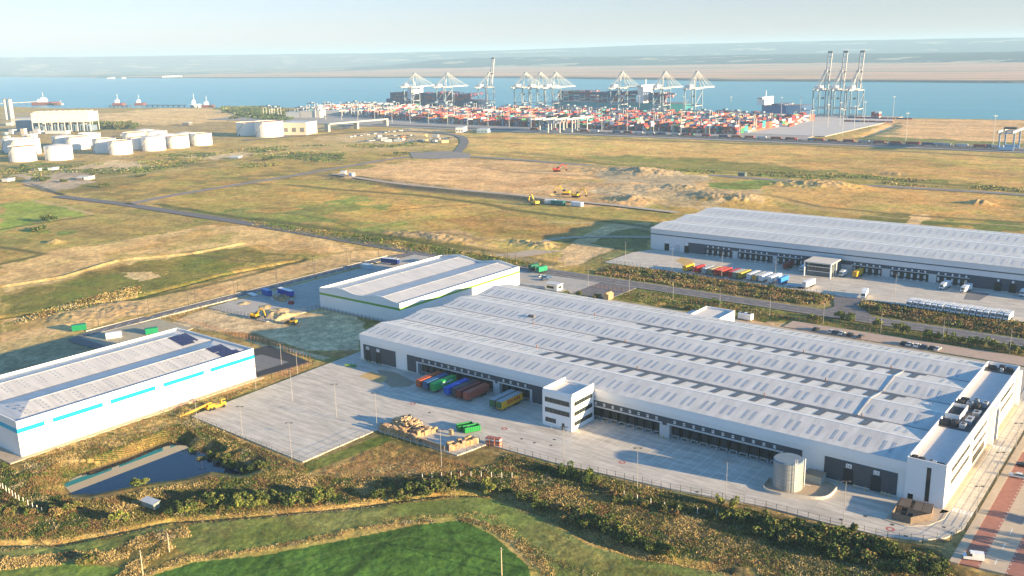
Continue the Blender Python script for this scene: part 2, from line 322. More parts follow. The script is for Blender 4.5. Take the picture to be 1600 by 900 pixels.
TRACKS = [([(520,274),(600,286),(640,293),(700,300),(800,310),(870,319)],6,(0.13,0.11,0.09),.9),([(505,262),(470,272),(560,276)],4,(0.12,0.10,0.07),.5),([(640,367),(700,366),(745,374)],4,(0.14,0.11,0.07),.7),([(300,398),(345,402),(380,408),(470,404)],1.5,(0.12,0.10,0.05),.7),([(450,288),(520,295),(650,304),(760,318),(800,327),(870,336),(1000,352)],2.5,DK,.8),([(400,341),(480,352),(560,362),(640,374),(760,392),(860,412)],3.2,DK,.75),([(245,318),(330,332),(400,343)],2.5,DK,.7),([(0,496),(130,478),(215,467),(300,450),(380,432),(470,407)],1.4,DK,.75),
 ([(40,287),(75,298),(95,303)],2.2,(0.05,0.05,0.03),.9),([(50,312),(100,322),(145,334)],1.0,PL,.7),([(0,358),(60,348),(143,336)],1.8,DK,.7),([(0,385),(30,390),(70,396),(0,412)],1.6,DK,.8),([(0,520),(120,497),(300,460),(500,408),(640,396)],.5,PL,.5),([(0,530),(110,508),(300,466),(480,424),(640,399)],.5,PL,.5),
 ([(130,383),(230,370),(330,356),(400,350)],.8,PL,.6),([(0,425),(140,392),(330,364)],.5,PL,.5),([(600,330),(680,322),(740,318)],1.2,(0.16,0.11,0.05),.6),([(380,330),(470,335),(520,345),(560,360)],.9,DK,.5),([(530,272),(560,266),(700,262),(900,272)],1.0,PL,.6),
 ([(830,300),(900,285),(1000,290),(1060,283)],1.6,PL,.6),([(860,310),(960,300),(1050,325)],1.5,(0.2,0.14,0.08),.6),([(760,262),(800,268),(940,276)],2,(0.24,0.16,0.10),.6),([(1200,305),(1280,322),(1400,334),(1600,347)],1.8,(0.16,0.13,0.07),.8),([(1190,308),(1290,328),(1400,340),(1600,353)],1.2,(0.50,0.38,0.24),.6),
 ([(860,346),(960,350),(1040,362)],1.6,(0.5,0.4,0.26),.6),([(640,234),(760,240),(900,250),(1000,262)],2.5,DK,.5),([(1340,216),(1600,236)],5,(0.08,0.09,0.05),.8),([(700,214),(900,216),(1240,226),(1600,247)],4,(0.12,0.12,0.07),.7),([(1100,262),(1300,275),(1600,296)],3,DK,.55),([(250,262),(400,246),(560,236)],2,DK,.5),([(150,278),(300,262),(420,252)],2,(0.5,0.42,0.28),.5),
 ([(540,900),(600,850),(650,822)],.8,(0.035,0.07,0.018),.8),([(560,845),(700,860),(840,888)],.45,(0.035,0.07,0.018),.75),([(600,900),(640,850),(660,818)],.4,(0.04,0.08,0.02),.45),([(380,900),(500,866),(640,838),(740,850)],.5,(0.12,0.19,0.05),.6),([(700,900),(730,870),(700,835)],.5,(0.035,0.07,0.018),.6),([(300,712),(360,690),(320,680),(250,690),(180,712)],.5,PL,.5),([(48,742),(150,704),(290,650),(300,655)],.45,PL,.7)]
def seg_dist(X, Y, pl):
    d = np.full(X.shape, 1e9)
    for a, b in zip(pl[:-1], pl[1:]):
        ax, ay, bx, by = a[0], a[1], b[0], b[1]; L = (bx-ax)**2+(by-ay)**2
        t = np.clip(((X-ax)*(bx-ax)+(Y-ay)*(by-ay))/L, 0, 1); d = np.minimum(d, np.hypot(X-ax-t*(bx-ax), Y-ay-t*(by-ay)))
    return d
GZ = {}
def ZAT(x, y):
    x = np.asarray(x, float); y = np.asarray(y, float); Z = GZ['Z']; r = np.hypot(x, y); t = math.radians(90)+HEAD-np.arctan2(y, x); t = (t+math.pi)%(2*math.pi)-math.pi
    i = np.clip(np.rint((np.log(r)-GZ['lr0'])/GZ['dlr']).astype(int), 0, Z.shape[0]-1); j = np.clip(np.rint((t-GZ['t0'])/GZ['dt']).astype(int), 0, Z.shape[1]-1); return Z[i, j]
def make_land():
    nr, nc = 1500, 1350
    th = np.linspace(math.radians(-47), math.radians(47), nc); r = np.exp(np.linspace(math.log(125), math.log(3300), nr))
    R_, T_ = np.meshgrid(r, th, indexing='ij'); a = math.radians(90)+HEAD-T_
    X = R_*np.cos(a); Y = R_*np.sin(a)
    n1 = fbm(X/18, Y/18, 3, 5)-0.5; n2 = fbm(X/18+50, Y/18+9, 8, 5)-0.5
    C = np.empty(X.shape+(3,)); C[:] = (0.33, 0.245, 0.11)
    big = fbm(X/160, Y/90, 21, 4)[..., None]
    C = C*(0.8+0.4*big); C = np.where(big > 0.55, C*0.7+np.array(OLIVE)*0.3, C)
    for pl, col, e in FIELDS:
        w = [G(x, y) for x, y in pl]; k = e*0.01
        s = k*np.minimum(R_, 1500)/3.0
        Xw = X+n1*s; Yw = Y+n2*s
        xs = [p[0] for p in w]; ys = [p[1] for p in w]; pad = 60
        bb = (X > min(xs)-pad) & (X < max(xs)+pad) & (Y > min(ys)-pad) & (Y < max(ys)+pad)
        idx = np.nonzero(bb)
        if len(idx[0]) == 0: continue
        m = inside(Xw[idx], Yw[idx], w); ii = (idx[0][m], idx[1][m]); C[ii] = col
    # mottling: real patchiness of dry grass, moss and bare soil
    st_ = lambda q, k: np.clip((q-.5)*k+.5, 0, 1)
    f = st_(fbm(X/11, Y/9, 31, 6, 0.68), 2.0); g = st_(fbm(X/60, Y/24, 41, 5, 0.62), 2.0); h = st_(fbm(X/2.2, Y/2.2, 51, 4, 0.72), 1.8)
    bare = np.clip((C[..., 2]/C[..., 0]-.385)*25, 0, 1)[..., None]
    C = C*(0.60+0.46*f+0.34*g)[..., None]*(0.66+0.68*h)[..., None]
    gm = np.clip((fbm(X/30+7, Y/22+3, 61, 6, 0.65)-0.48)*6, 0, 1)[..., None]*0.5*(1-bare)
    C = C*(1-gm)+C*np.array([0.62, 0.95, 0.55])*gm
    rm = np.clip((fbm(X/24+99, Y/24+31, 71, 6, 0.65)-0.50)*6, 0, 1)[..., None]*0.5*(1-.6*bare)
    C = C*(1-rm)+C*np.array([1.22, 0.98, 0.80])*rm
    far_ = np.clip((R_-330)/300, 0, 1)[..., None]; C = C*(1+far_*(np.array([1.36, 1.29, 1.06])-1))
    for pl, wd, cc, k_ in TRACKS:
        w = [G(x, y) for x, y in pl]; xs = [q[0] for q in w]; ys = [q[1] for q in w]; bb = (X > min(xs)-15) & (X < max(xs)+15) & (Y > min(ys)-15) & (Y < max(ys)+15); ii = np.nonzero(bb)
        if len(ii[0]) == 0: continue
        d = seg_dist(X[ii]+n1[ii]*3, Y[ii]+n2[ii]*3, w); a_ = (np.clip(1.5-d/(wd*(1.7 if wd > .6 else 1)), 0, 1)*min(1, k_*1.15)*(.65+.35*f[ii]))[:, None]; C[ii] = C[ii]*(1-a_)+np.array(cc)*a_
    # mower and tyre tracks in the near field
    Z = -0.32*fbm(X/2.5, Y/2.5, 5, 4, 0.6)-0.25*fbm(X/14, Y/14, 15, 3)
    Z = Z-np.clip((R_-600)/1000, 0, 1)*0.8*fbm(X/30, Y/30, 25, 3)
    for (px, py), rad, hgt, st in MOUNDS:
        if rad <= 0: continue
        c = G(px, py); d2 = ((X-c[0])/(rad*st))**2+((Y-c[1])/rad)**2
        bump = np.exp(-np.maximum(d2, 0)*2.2)*hgt*(0.7 if rad < 13 else 0.5)*(0.15+1.7*fbm(X/(rad*0.3), Y/(rad*0.3), 77, 5, 0.65)); Z = Z+bump
        mk = (bump > hgt*0.25)[..., None]; C = np.where(mk, C*0.45+np.array((0.42, 0.31, 0.19))*0.55*(0.8+0.4*h)[..., None], C)
    for pl, wd, hg in BANKS:
        if hg == 0: continue
        w = [G(x, y) for x, y in pl]; d = seg_dist(X, Y, w); Z = Z+np.exp(-(d/wd)**2*1.4)*hg
    # pond hollow
    d = seg_dist(X, Y, POND_W+[POND_W[0]]); ins = inside(X, Y, POND_W)
    near = (np.abs(X+250) < 80) & (np.abs(Y-140) < 60)
    sl_ = np.where(X-Y*1.0 < -404, 0.75, 0.36); pz = np.where(ins, PZ-np.minimum(d*0.5, 1.5), np.minimum(PZ+.05+d*sl_, Z)); Z = np.where(near & (ins | (d < 9)), pz, Z)
    C = np.where((near & (ins | (d < 0.6)))[..., None], np.array((0.10, 0.08, 0.045)), C)
    # keep the soil under slabs and roads
    for x0, y0, x1, y1 in ((-350,249,-294,384),(-273,164,-42,350),(-60,220,-20,420),(-288,453,0,602),(-343,95,-288,211)):
        m = (X > x0) & (X < x1) & (Y > y0) & (Y < y1) & (Z > -0.25); m &= ~((X < -180) & (Y < 200) & (X > -214)); Z = np.where(m, -0.3, Z)
    C = C*np.array([1.05, 1.0, 0.86])
    sea = ~inside(X+n1*4, Y+n2*4, LAND); Z = np.where(sea, -7.0, Z)
    GZ.update(Z=Z, lr0=math.log(125), dlr=(math.log(3300)-math.log(125))/(nr-1), t0=math.radians(-47), dt=math.radians(94)/(nc-1))
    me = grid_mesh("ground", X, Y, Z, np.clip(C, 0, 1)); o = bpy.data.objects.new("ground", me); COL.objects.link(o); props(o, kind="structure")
    m = bpy.data.materials.new("soil_and_grass"); m.use_nodes = True; n = m.node_tree; b = n.nodes["Principled BSDF"]; b.inputs["Roughness"].default_value = 0.95; b.inputs["Specular IOR Level"].default_value = 0.08
    at = n.nodes.new("ShaderNodeAttribute"); at.attribute_name = "soil"; geo = n.nodes.new("ShaderNodeNewGeometry")
    no = n.nodes.new("ShaderNodeTexNoise"); no.inputs["Scale"].default_value = 1.4; no.inputs["Detail"].default_value = 6; no.inputs["Roughness"].default_value = 0.7; n.links.new(geo.outputs["Position"], no.inputs["Vector"])
    mr = n.nodes.new("ShaderNodeMapRange"); mr.inputs[1].default_value = 0.3; mr.inputs[2].default_value = 0.7; mr.inputs[3].default_value = 0.62; mr.inputs[4].default_value = 1.38; n.links.new(no.outputs["Fac"], mr.inputs[0])
    mx = n.nodes.new("ShaderNodeVectorMath"); mx.operation = 'SCALE'; n.links.new(at.outputs["Color"], mx.inputs[0]); n.links.new(mr.outputs[0], mx.inputs["Scale"]); n.links.new(mx.outputs[0], b.inputs["Base Color"])
    n2_ = n.nodes.new("ShaderNodeTexNoise"); n2_.inputs["Scale"].default_value = 0.9; n2_.inputs["Detail"].default_value = 5; n2_.inputs["Roughness"].default_value = 0.7; n.links.new(geo.outputs["Position"], n2_.inputs["Vector"])
    bp = n.nodes.new("ShaderNodeBump"); bp.inputs["Strength"].default_value = 0.5; bp.inputs["Distance"].default_value = 0.25; n.links.new(n2_.outputs["Fac"], bp.inputs["Height"]); n.links.new(bp.outputs[0], b.inputs["Normal"])
    me.materials.append(m)
make_land()
# far shore: marsh, wooded ridge and downs, out to the skyline
def far_land():
    nr, nc = 620, 700
    th = np.linspace(math.radians(-50), math.radians(50), nc); r = np.exp(np.linspace(math.log(3000), math.log(19000), nr))
    R_, T_ = np.meshgrid(r, th, indexing='ij'); a = math.radians(90)+HEAD-T_; X = R_*np.cos(a); Y = R_*np.sin(a)
    px = 800+FPX*np.tan(T_)*1.01
    shore = np.interp(X, [-16000,-12000,-8689,-7839,-5300,-4973,-3045,-1760,-567,4000], [5600,4900,4350,4150,3980,4010,3930,3548,3371,3000])
    shore = shore+60*(fbm(X/400, Y*0, 5, 3)-0.5)*2
    d = Y-shore
    yh = 84-(px-800)*0.0214
    s1 = np.interp(px, [-200,520,620,680,760,900,1050,1200,1400,1600,1900], [104,101,98.5,93.5,90.5,89,88,85,82,79,76]); d1 = np.interp(px, [600,1600], [9800,7200])
    h1 = 120-(s1-yh)*d1/FPX
    s2 = np.interp(px, [-200,0,200,400,600,800,900,1000,1200,1400,1600,1900], [93,91.5,89,85.5,83,79,75.5,71.5,66.5,63,60,56]); d2 = np.interp(px, [0,1600], [15500,13000])
    h2 = 120-(s2-yh)*d2/FPX
    nz = fbm(X/900, Y/900, 9, 5)
    ss = lambda x: np.clip(x, 0, 1)**2*(3-2*np.clip(x, 0, 1))
    st = np.interp(px, [500, 700], [0, 1])
    Z = 1.5+3*fbm(X/500, Y/500, 2, 3)
    Z = Z+h1*st*ss((R_-d1*0.80)/(d1*0.20))*np.where(R_ > d1, 1-0.55*ss((R_-d1)/2500), 1)*(0.93+0.14*nz)
    Z = np.maximum(Z, h2*ss((R_-d2*0.74)/(d2*0.26))*(0.95+0.08*nz))
    Z = np.where(d < 0, -6, np.minimum(Z, 1.5+np.maximum(d, 0)*0.5))
    marsh = np.array((0.64, 0.38, 0.24)); C = np.empty(X.shape+(3,)); C[:] = marsh
    band = fbm(X/1500, Y/110, 12, 5, 0.6)[..., None]
    C = C*(0.55+0.85*band); C = np.where(band > 0.60, np.array((0.30, 0.27, 0.18)), C); C = np.where((d < 90)[..., None], np.array((0.16, 0.14, 0.12)), C)
    wood = np.array((0.02, 0.055, 0.07)); fieldc = np.array((0.34, 0.32, 0.22))
    px = np.broadcast_to(px, X.shape)
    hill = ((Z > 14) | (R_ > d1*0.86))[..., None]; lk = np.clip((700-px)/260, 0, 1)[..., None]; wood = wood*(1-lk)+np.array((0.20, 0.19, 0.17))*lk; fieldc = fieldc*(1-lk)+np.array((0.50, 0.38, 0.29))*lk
    fz = fbm(X/380, Y/260, 14, 5, 0.62)[..., None]
    hc = np.where(fz > 0.64, fieldc, wood)*(0.7+0.6*fbm(X/120, Y/120, 15, 4)[..., None])
    lowl = np.where(fz > 0.52, np.array((0.40, 0.30, 0.20)), np.array((0.10, 0.13, 0.11)))
    C = np.where(hill, np.where((Z > 14)[..., None], hc, lowl), C)
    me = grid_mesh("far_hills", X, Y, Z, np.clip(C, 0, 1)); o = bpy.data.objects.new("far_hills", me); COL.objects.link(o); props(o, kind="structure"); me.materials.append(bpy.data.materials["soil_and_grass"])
far_land()
# estuary
wm = bpy.data.materials.new("estuary_water"); wm.use_nodes = True; n = wm.node_tree; b = n.nodes["Principled BSDF"]
b.inputs["Base Color"].default_value = (0.045, 0.155, 0.20, 1); b.inputs["Roughness"].default_value = 0.28; b.inputs["Specular IOR Level"].default_value = 0.28; b.inputs["IOR"].default_value = 1.33
geo = n.nodes.new("ShaderNodeNewGeometry"); mp = n.nodes.new("ShaderNodeMapping"); mp.inputs["Scale"].default_value = (0.0016, 0.012, 1); n.links.new(geo.outputs["Position"], mp.inputs[0])
no = n.nodes.new("ShaderNodeTexNoise"); no.inputs["Scale"].default_value = 1.0; no.inputs["Detail"].default_value = 5; n.links.new(mp.outputs[0], no.inputs["Vector"])
rp = n.nodes.new("ShaderNodeValToRGB"); rp.color_ramp.elements[0].position = 0.35; rp.color_ramp.elements[1].position = 0.68; rp.color_ramp.elements[0].color = (0.04, 0.26, 0.30, 1); rp.color_ramp.elements[1].color = (0.085, 0.30, 0.35, 1)
n.links.new(no.outputs["Fac"], rp.inputs[0]); n.links.new(rp.outputs[0], b.inputs["Base Color"])
nb = n.nodes.new("ShaderNodeTexNoise"); nb.inputs["Scale"].default_value = 0.25; nb.inputs["Detail"].default_value = 4; n.links.new(geo.outputs["Position"], nb.inputs["Vector"])
bp = n.nodes.new("ShaderNodeBump"); bp.inputs["Strength"].default_value = 0.6; bp.inputs["Distance"].default_value = 1.0; n.links.new(nb.outputs["Fac"], bp.inputs["Height"]); n.links.new(bp.outputs[0], b.inputs["Normal"])
mb = MB(); mb.poly([(-16000, 600, -2.5), (9000, 600, -2.5), (9000, 12000, -2.5), (-16000, 12000, -2.5)]); mb.build("estuary_water", wm, kind="structure")
# a plain sheet under everything, out past the edges
mb = MB(); mb.poly([(-19000, -3000, -8), (14000, -3000, -8), (14000, 19000, -8), (-19000, 19000, -8)]); mb.build("ground_base", mat("base_soil", (0.3, 0.23, 0.12), 0.95, var=0.3, vscale=0.01), kind="structure")
# pond
pm = mat("pond_water", (0.003, 0.009, 0.03), 0.015, spec=0.30)
mb = MB(); cx = sum(p[0] for p in POND_W)/len(POND_W); cy = sum(p[1] for p in POND_W)/len(POND_W)
mb.poly([(cx+(p[0]-cx)*1.08, cy+(p[1]-cy)*1.1, PZ) for p in POND_W]); mb.build("pond_water", pm, kind="structure")
# haze
hm = bpy.data.materials.new("haze"); hm.use_nodes = True; n = hm.node_tree
for q in list(n.nodes):
    if q.type != 'OUTPUT_MATERIAL': n.nodes.remove(q)
pv = n.nodes.new("ShaderNodeVolumePrincipled"); pv.inputs["Color"].default_value = (0.50, 0.76, 1.0, 1); pv.inputs["Density"].default_value = HAZE_D if 'HAZE_D' in globals() else 0.000095; pv.inputs["Anisotropy"].default_value = 0.0
n.links.new(pv.outputs[0], [q for q in n.nodes if q.type == 'OUTPUT_MATERIAL'][0].inputs["Volume"])
MB().box(-20000, -4000, -9, 15000, 20000, 262).build("haze", hm, kind="stuff")
# ------------------------------------------------------------------ slabs, roads, markings
CONC = mat("yard_concrete", (0.56, 0.51, 0.44), 0.8, var=0.10, vscale=0.12, bump=0.05, bscale=2)
def concrete_joints(m, sx=6.0, sy=4.5):
    n = m.node_tree; b = n.nodes["Principled BSDF"]; src = b.inputs["Base Color"].links[0].from_socket
    geo = n.nodes.new("ShaderNodeNewGeometry"); br = n.nodes.new("ShaderNodeTexBrick"); br.offset = 0.0; br.inputs["Scale"].default_value = 1.0
    br.inputs["Brick Width"].default_value = sx; br.inputs["Row Height"].default_value = sy; br.inputs["Mortar Size"].default_value = 0.06
    br.inputs["Color1"].default_value = (0.94, 0.94, 0.94, 1); br.inputs["Color2"].default_value = (1.05, 1.04, 1.03, 1); br.inputs["Mortar"].default_value = (0.87, 0.86, 0.85, 1)
    n.links.new(geo.outputs["Position"], br.inputs["Vector"])
    st = n.nodes.new("ShaderNodeTexNoise"); st.inputs["Scale"].default_value = 0.35; st.inputs["Detail"].default_value = 8; st.inputs["Roughness"].default_value = 0.75
    mp = n.nodes.new("ShaderNodeMapping"); mp.inputs["Scale"].default_value = (0.25, 1.6, 1); n.links.new(geo.outputs["Position"], mp.inputs[0]); n.links.new(mp.outputs[0], st.inputs["Vector"])
    mr = n.nodes.new("ShaderNodeMapRange"); mr.inputs[1].default_value = 0.35; mr.inputs[2].default_value = 0.6; mr.inputs[3].default_value = 0.68; mr.inputs[4].default_value = 1.06; n.links.new(st.outputs["Fac"], mr.inputs[0])
    a = n.nodes.new("ShaderNodeMix"); a.data_type = 'RGBA'; a.blend_type = 'MULTIPLY'; a.inputs["Factor"].default_value = 1
    n.links.new(src, a.inputs[6]); n.links.new(br.outputs["Color"], a.inputs[7])
    s = n.nodes.new("ShaderNodeVectorMath"); s.operation = 'SCALE'; n.links.new(a.outputs[2], s.inputs[0]); n.links.new(mr.outputs[0], s.inputs["Scale"]); n.links.new(s.outputs[0], b.inputs["Base Color"])
concrete_joints(CONC)
ASPH = mat("asphalt", (0.155, 0.14, 0.14), 0.85, var=0.22, vscale=0.25, bump=0.05)
ASPHD = mat("fresh_asphalt", (0.045, 0.045, 0.05), 0.85, var=0.15, vscale=0.3)
ROADC = mat("road_concrete", (0.42, 0.37, 0.31), 0.85, var=0.12, vscale=0.2)
TRACKM = mat("track_gravel", (0.44, 0.35, 0.25), 0.95, var=0.2, vscale=0.3)
WLINE = mat("line_white", (0.75, 0.75, 0.72), 0.6, var=0.1, vscale=1.0)
KERB = mat("kerb_stone", (0.50, 0.46, 0.40), 0.8, var=0.08, vscale=0.8)
REDP = mat("red_paving", (0.36, 0.16, 0.115), 0.85, var=0.16, vscale=0.5)
BUFF = mat("buff_paving", (0.50, 0.40, 0.29), 0.85, var=0.10, vscale=0.5)
GRAV = mat("gravel_bed", (0.42, 0.32, 0.22), 0.95, var=0.25, vscale=3.0)
def slab(name, pts, z0, z1, m, side=None):
    mb = MB(); mb.prism([(p[0], p[1]) for p in pts], z0, z1, 0, None if side is None else 1)
    return mb.build(name, [m] if side is None else [m, side], kind="structure")
def strip(name, pts, wd, z, m, closed=False):
    mb = MB(); n = len(pts); L = []; R = []
    for k in range(n):
        a = Vector(pts[max(k-1, 0)][:2]); b = Vector(pts[min(k+1, n-1)][:2]); d = (b-a).normalized(); nn = Vector((-d.y, d.x)); p = Vector(pts[k][:2])
        L.append(p+nn*wd/2); R.append(p-nn*wd/2)
    for k in range(n-1):
        mb.poly([(R[k].x, R[k].y, z), (R[k+1].x, R[k+1].y, z), (L[k+1].x, L[k+1].y, z), (L[k].x, L[k].y, z)])
    return mb.build(name, m, kind="structure")
def smooth_pts(pts, it=3):
    pts = [Vector(p[:2]) for p in pts]
    for _ in range(it):
        q = [pts[0]]
        for a, b in zip(pts[:-1], pts[1:]): q += [a*0.75+b*0.25, a*0.25+b*0.75]
        q.append(pts[-1]); pts = q
    return pts
# main yard
YARD = [(-281.5,262),(-276.5,171.0),(-214.5,168.6),(-214,199.4),(-178.8,199.6),(-176.5,211.5),(-150,212.5),(-114,217),(-88,222.3),(-71,223.2),(-58,224.5),(-50.5,227.5),(-45.5,232.5),(-43,240),(-42.6,310),(-42.6,400),(-49.6,400),(-49.6,343),(-60,343),(-60,250),(-273.2,250),(-273.2,262)]
slab("yard_slab", YARD, -1.0, 0.06, CONC)
slab("rear_service_road", [(-270,349.5),(-48,349.5),(-48,385),(-240,385),(-262,372)], -1.0, 0.05, ROADC)
slab("rear_parking_strip", [(-150,387),(-25,387),(-25,399),(-150,398)], -1.0, 0.045, mat("pinkish_paving", (0.43,0.32,0.25), 0.9, var=0.12, vscale=0.4))
# parking area on the right
slab("car_park_pavement", [(-42.0,221.2),(-39.9,221.6),(-39.9,420),(-42.0,420)], -1.0, 0.10, BUFF)
slab("parking_bays_near", [(-39.9,221.8),(-35.6,222.4),(-35.6,300),(-39.9,300)], -1.0, 0.05, REDP)
slab("parking_lane", [(-35.6,222.4),(-30.2,223),(-30.2,380),(-35.6,380)], -1.0, 0.045, BUFF)
slab("parking_bays_far", [(-30.2,223),(-24,223.6),(-24,380),(-30.2,380)], -1.0, 0.05, REDP)
slab("parking_lane_outer", [(-24,223.6),(-12,224),(-12,380),(-24,380)], -1.0, 0.045, BUFF)
mb = MB(); mb.box(-35.4, 250.5, 0.0, -31.5, 255.5, 0.056); mb.build("repaired_paving", mat("grey_patch", (0.2,0.2,0.2), 0.9, var=0.15), kind="structure")
mb = MB()
for k in range(40):
    y = 223.5+k*2.3
    mb.box(-36.1, y, 0.0, -35.7, y+0.25, 0.056); mb.box(-30.1, y, 0.0, -29.75, y+0.25, 0.056)
for k in range(6): mb.box(-33.1, 226+k*9, 0.0, -32.9, 229+k*9, 0.052)
mb.build("parking_marks", WLINE, kind="structure")
# kerb and pavement round the wing
slab("wing_pavement", [(-50,244.8),(-48.0,247),(-48.0,343),(-49.9,343),(-49.9,250)], -0.9, 0.18, BUFF, KERB)
slab("bin_store_island", [(-60.6,233.2),(-55.2,232.6),(-50.5,236.5),(-48.2,242.5),(-48.3,247.6),(-60.0,247.6)], -0.9, 0.18, BUFF, KERB)
isl = smooth_pts([(-94.2,238.5),(-93.9,232),(-90,230.2),(-84,232.2),(-78.4,234.3),(-76.4,237),(-76.6,244)], 2)
slab("tank_island", list(isl)+[Vector((-79.5,246.6)), Vector((-93.5,246.6))], -0.9, 0.16, GRAV, KERB)
mb = MB()
for a, b in zip(isl[:-1], isl[1:]): mb.beam((a.x, a.y, 0.45), (b.x, b.y, 0.45), 0.3, 0.9)
props(mb.build("retaining_kerb", KERB), "low pale concrete wall curving round the round water tank", "kerb")
# painted lines
mb = MB(); z = 0.066
def ln(x0, y0, x1, y1, wd=0.14, zz=None):
    d = Vector((x1-x0, y1-y0)).normalized(); nn = Vector((-d.y, d.x))*wd/2; q = zz or z
    mb.poly([(x0+nn.x, y0+nn.y, q), (x0-nn.x, y0-nn.y, q), (x1-nn.x, y1-nn.y, q), (x1+nn.x, y1+nn.y, q)][::-1])
DOCKX = [-238.4,-235.1,-231.8,-228.5,-225.2,-221.9,-218.6,-215.3,-212.0,-208.8,-205.5,-198.8,-195.5,-192.2,-188.9] + [-159.4+3.29*k for k in range(8)] + [-129.9+3.29*k for k in range(11)]
for x in DOCKX: ln(x-1.65, 229.5, x-1.65, 246.5, 0.13)
for k in range(24): ln(-272+k*0.0, 0, -272, 0.01, 0.001)
for k in range(30): ln(-268+k*1.75, 172.5, -268+k*1.75, 180.5, 0.10)
for k in range(9): ln(-262+k*3.4, 193, -262+k*3.4, 199.5, 0.10)
ln(-274, 189.9, -206, 201.5, 0.1); ln(-272, 181, -216, 180, 0.1)
for k in range(17): ln(-172+k*1.0, 224.8, -172.0+k*1.0, 229.8, 0.16)
for k in range(8): ln(-240+k*20.5, 220.5, -237.5+k*20.5, 220.7, 0.14)
for yy in (248.2, 298.2):
    for k in range(6): ln(-47.6+k*0.9, yy, -47.6+k*0.9, yy+2.4, 0.45)
for k in range(12): ln(-45.2, 252+k*7, -45.2, 254+k*7, 0.12)
for s in range(2):
    for k in range(9): ln(-47.9+s*4.6, 236+k*1.2+s*2, -47.3+s*4.6, 236.8+k*1.2+s*2, 0.1)
ln(-95.5, 225.4, -92.5, 226.2, 0.25); ln(-70.5, 230.5, -68.0, 231.4, 0.25); ln(-106, 219.5, -103, 220.3, 0.25); ln(-124, 218.8, -121, 219.3, 0.22)
mb.build("yard_lines", WLINE, kind="structure")
mb = MB()
def ring(cx, cy, r0, r1, n=20, zz=0.068):
    for k in range(n):
        a, b = 2*math.pi*k/n, 2*math.pi*(k+1)/n
        mb.poly([(cx+r0*math.cos(a), cy+r0*math.sin(a), zz), (cx+r1*math.cos(a), cy+r1*math.sin(a), zz), (cx+r1*math.cos(b), cy+r1*math.sin(b), zz), (cx+r0*math.cos(b), cy+r0*math.sin(b), zz)])
for px, py in ((972,722.5),(1391,827),(788,670),(645,631)): p = G(px, py); ring(p.x, p.y, 0.55, 1.15)
mb.build("red_speed_roundels", mat("roundel_red", (0.42, 0.14, 0.12), 0.7), kind="structure")
mb = MB()
for px, py in ((835,692),(861,696),(866,687),(1394,820),(1475,824),(1472,844),(1415,838),(671,645),(815,686),(1089,769),(1314,812),(1352,807),(1400,797)):
    p = G(px, py); mb.box(p.x-.45, p.y-.45, 0.0, p.x+.45, p.y+.45, 0.07)
mb.build("drain_covers", mat("iron_grate", (0.07, 0.06, 0.06), 0.6), kind="structure")
# roads
strip("estate_road", [(-868,424),(-770,430),(-577,427),(-400,418.5),(20,418.5),(200,418)], 11.5, 0.02, ASPH)
strip("south_access_road", smooth_pts([(-399,418),(-405.5,398),(-406,300),(-406,196),(-392,196),(-360,200)], 2), 8.0, 0.024, ASPH)
r2 = [G(*q) for q in ((200,319),(280,303),(400,284),(520,264),(640,243),(720,243),(900,256),(1100,273),(1300,287),(1600,303),(1900,330))]
strip("perimeter_road", smooth_pts(r2, 2), 11, 0.02, mat("worn_asphalt", (0.24,0.21,0.19), 0.9, var=0.2, vscale=0.1))
strip("port_link_road", smooth_pts([G(*q) for q in ((712,240),(722,230),(727,220),(720,212),(690,208),(640,204),(560,206),(450,214),(380,219))], 2), 12, 0.026, ASPH)
strip("tank_farm_road", smooth_pts([G(*q) for q in ((440,214),(480,206),(520,203),(545,200),(540,195),(500,190),(440,186),(420,184),(425,177),(440,172))], 2), 12, 0.028, ASPH)
slab("junction_patch", [G(*q) for q in ((640,237),(700,236),(735,240),(735,247),(690,248),(645,247))], -1, 0.03, mat("worn_asphalt", (0,0,0)))
strip("haul_track", smooth_pts([(-330,470),(-348,476),(-356,492),(-345,512),(-322,527),(-296,540)], 2), 6.5, 0.03, TRACKM)
strip("haul_track_head", smooth_pts([(-352,424),(-345,440),(-336,462),(-332,474)], 2), 15, 0.026, TRACKM)
strip("site_track", smooth_pts([G(*q) for q in ((520,272),(600,285),(700,296),(800,304),(870,313),(960,321),(1060,333))], 2), 7, 0.5, mat("site_track_grey", (0.42,0.35,0.28), 0.95, var=0.2, vscale=0.2))
slab("entrance_road", [(-150,453),(-149,448),(-143,432),(-146,423),(-122,423),(-128,432),(-136,448),(-136,453)], -1, 0.022, ASPH)
slab("distribution_yard", [(-287,488),(-287,456),(-148,452.6),(-60,451.5),(40,451),(40,504),(-280,504)], -1.0, 0.05, CONC)
slab("car_park_black", [(-322,208.5),(-291.2,208.5),(-287.4,234),(-320.4,239)], -1.0, 0.04, ASPHD)
slab("grey_bays", [(-314,214),(-296,214),(-295,229),(-313,229)], -0.5, 0.048, mat("grey_bay", (0.17,0.17,0.18), 0.9, var=0.1))
slab("green_shed_yard", [(-398,262),(-352,262),(-349,293),(-294,293),(-282,293),(-282,300),(-294,384),(-262,384),(-262,412),(-398,412)], -1.0, 0.035, mat("shed_yard", (0.40,0.37,0.33), 0.85, var=0.15, vscale=0.2))
slab("gatehouse_forecourt", [(-283,384),(-240,384),(-240,413),(-262,414),(-283,413)], -1.0, 0.03, ASPH)
slab("turning_head", [(-401,198),(-372,198),(-366,215),(-372,236),(-401,236)], -1.0, 0.026, mat("pale_hardcore", (0.36,0.32,0.23), 0.95, var=0.15, vscale=0.3))
mb = MB(); z = 0.034
for k in range(60): ln(-396+k*7, 418.5, -393+k*7, 418.5, 0.16)
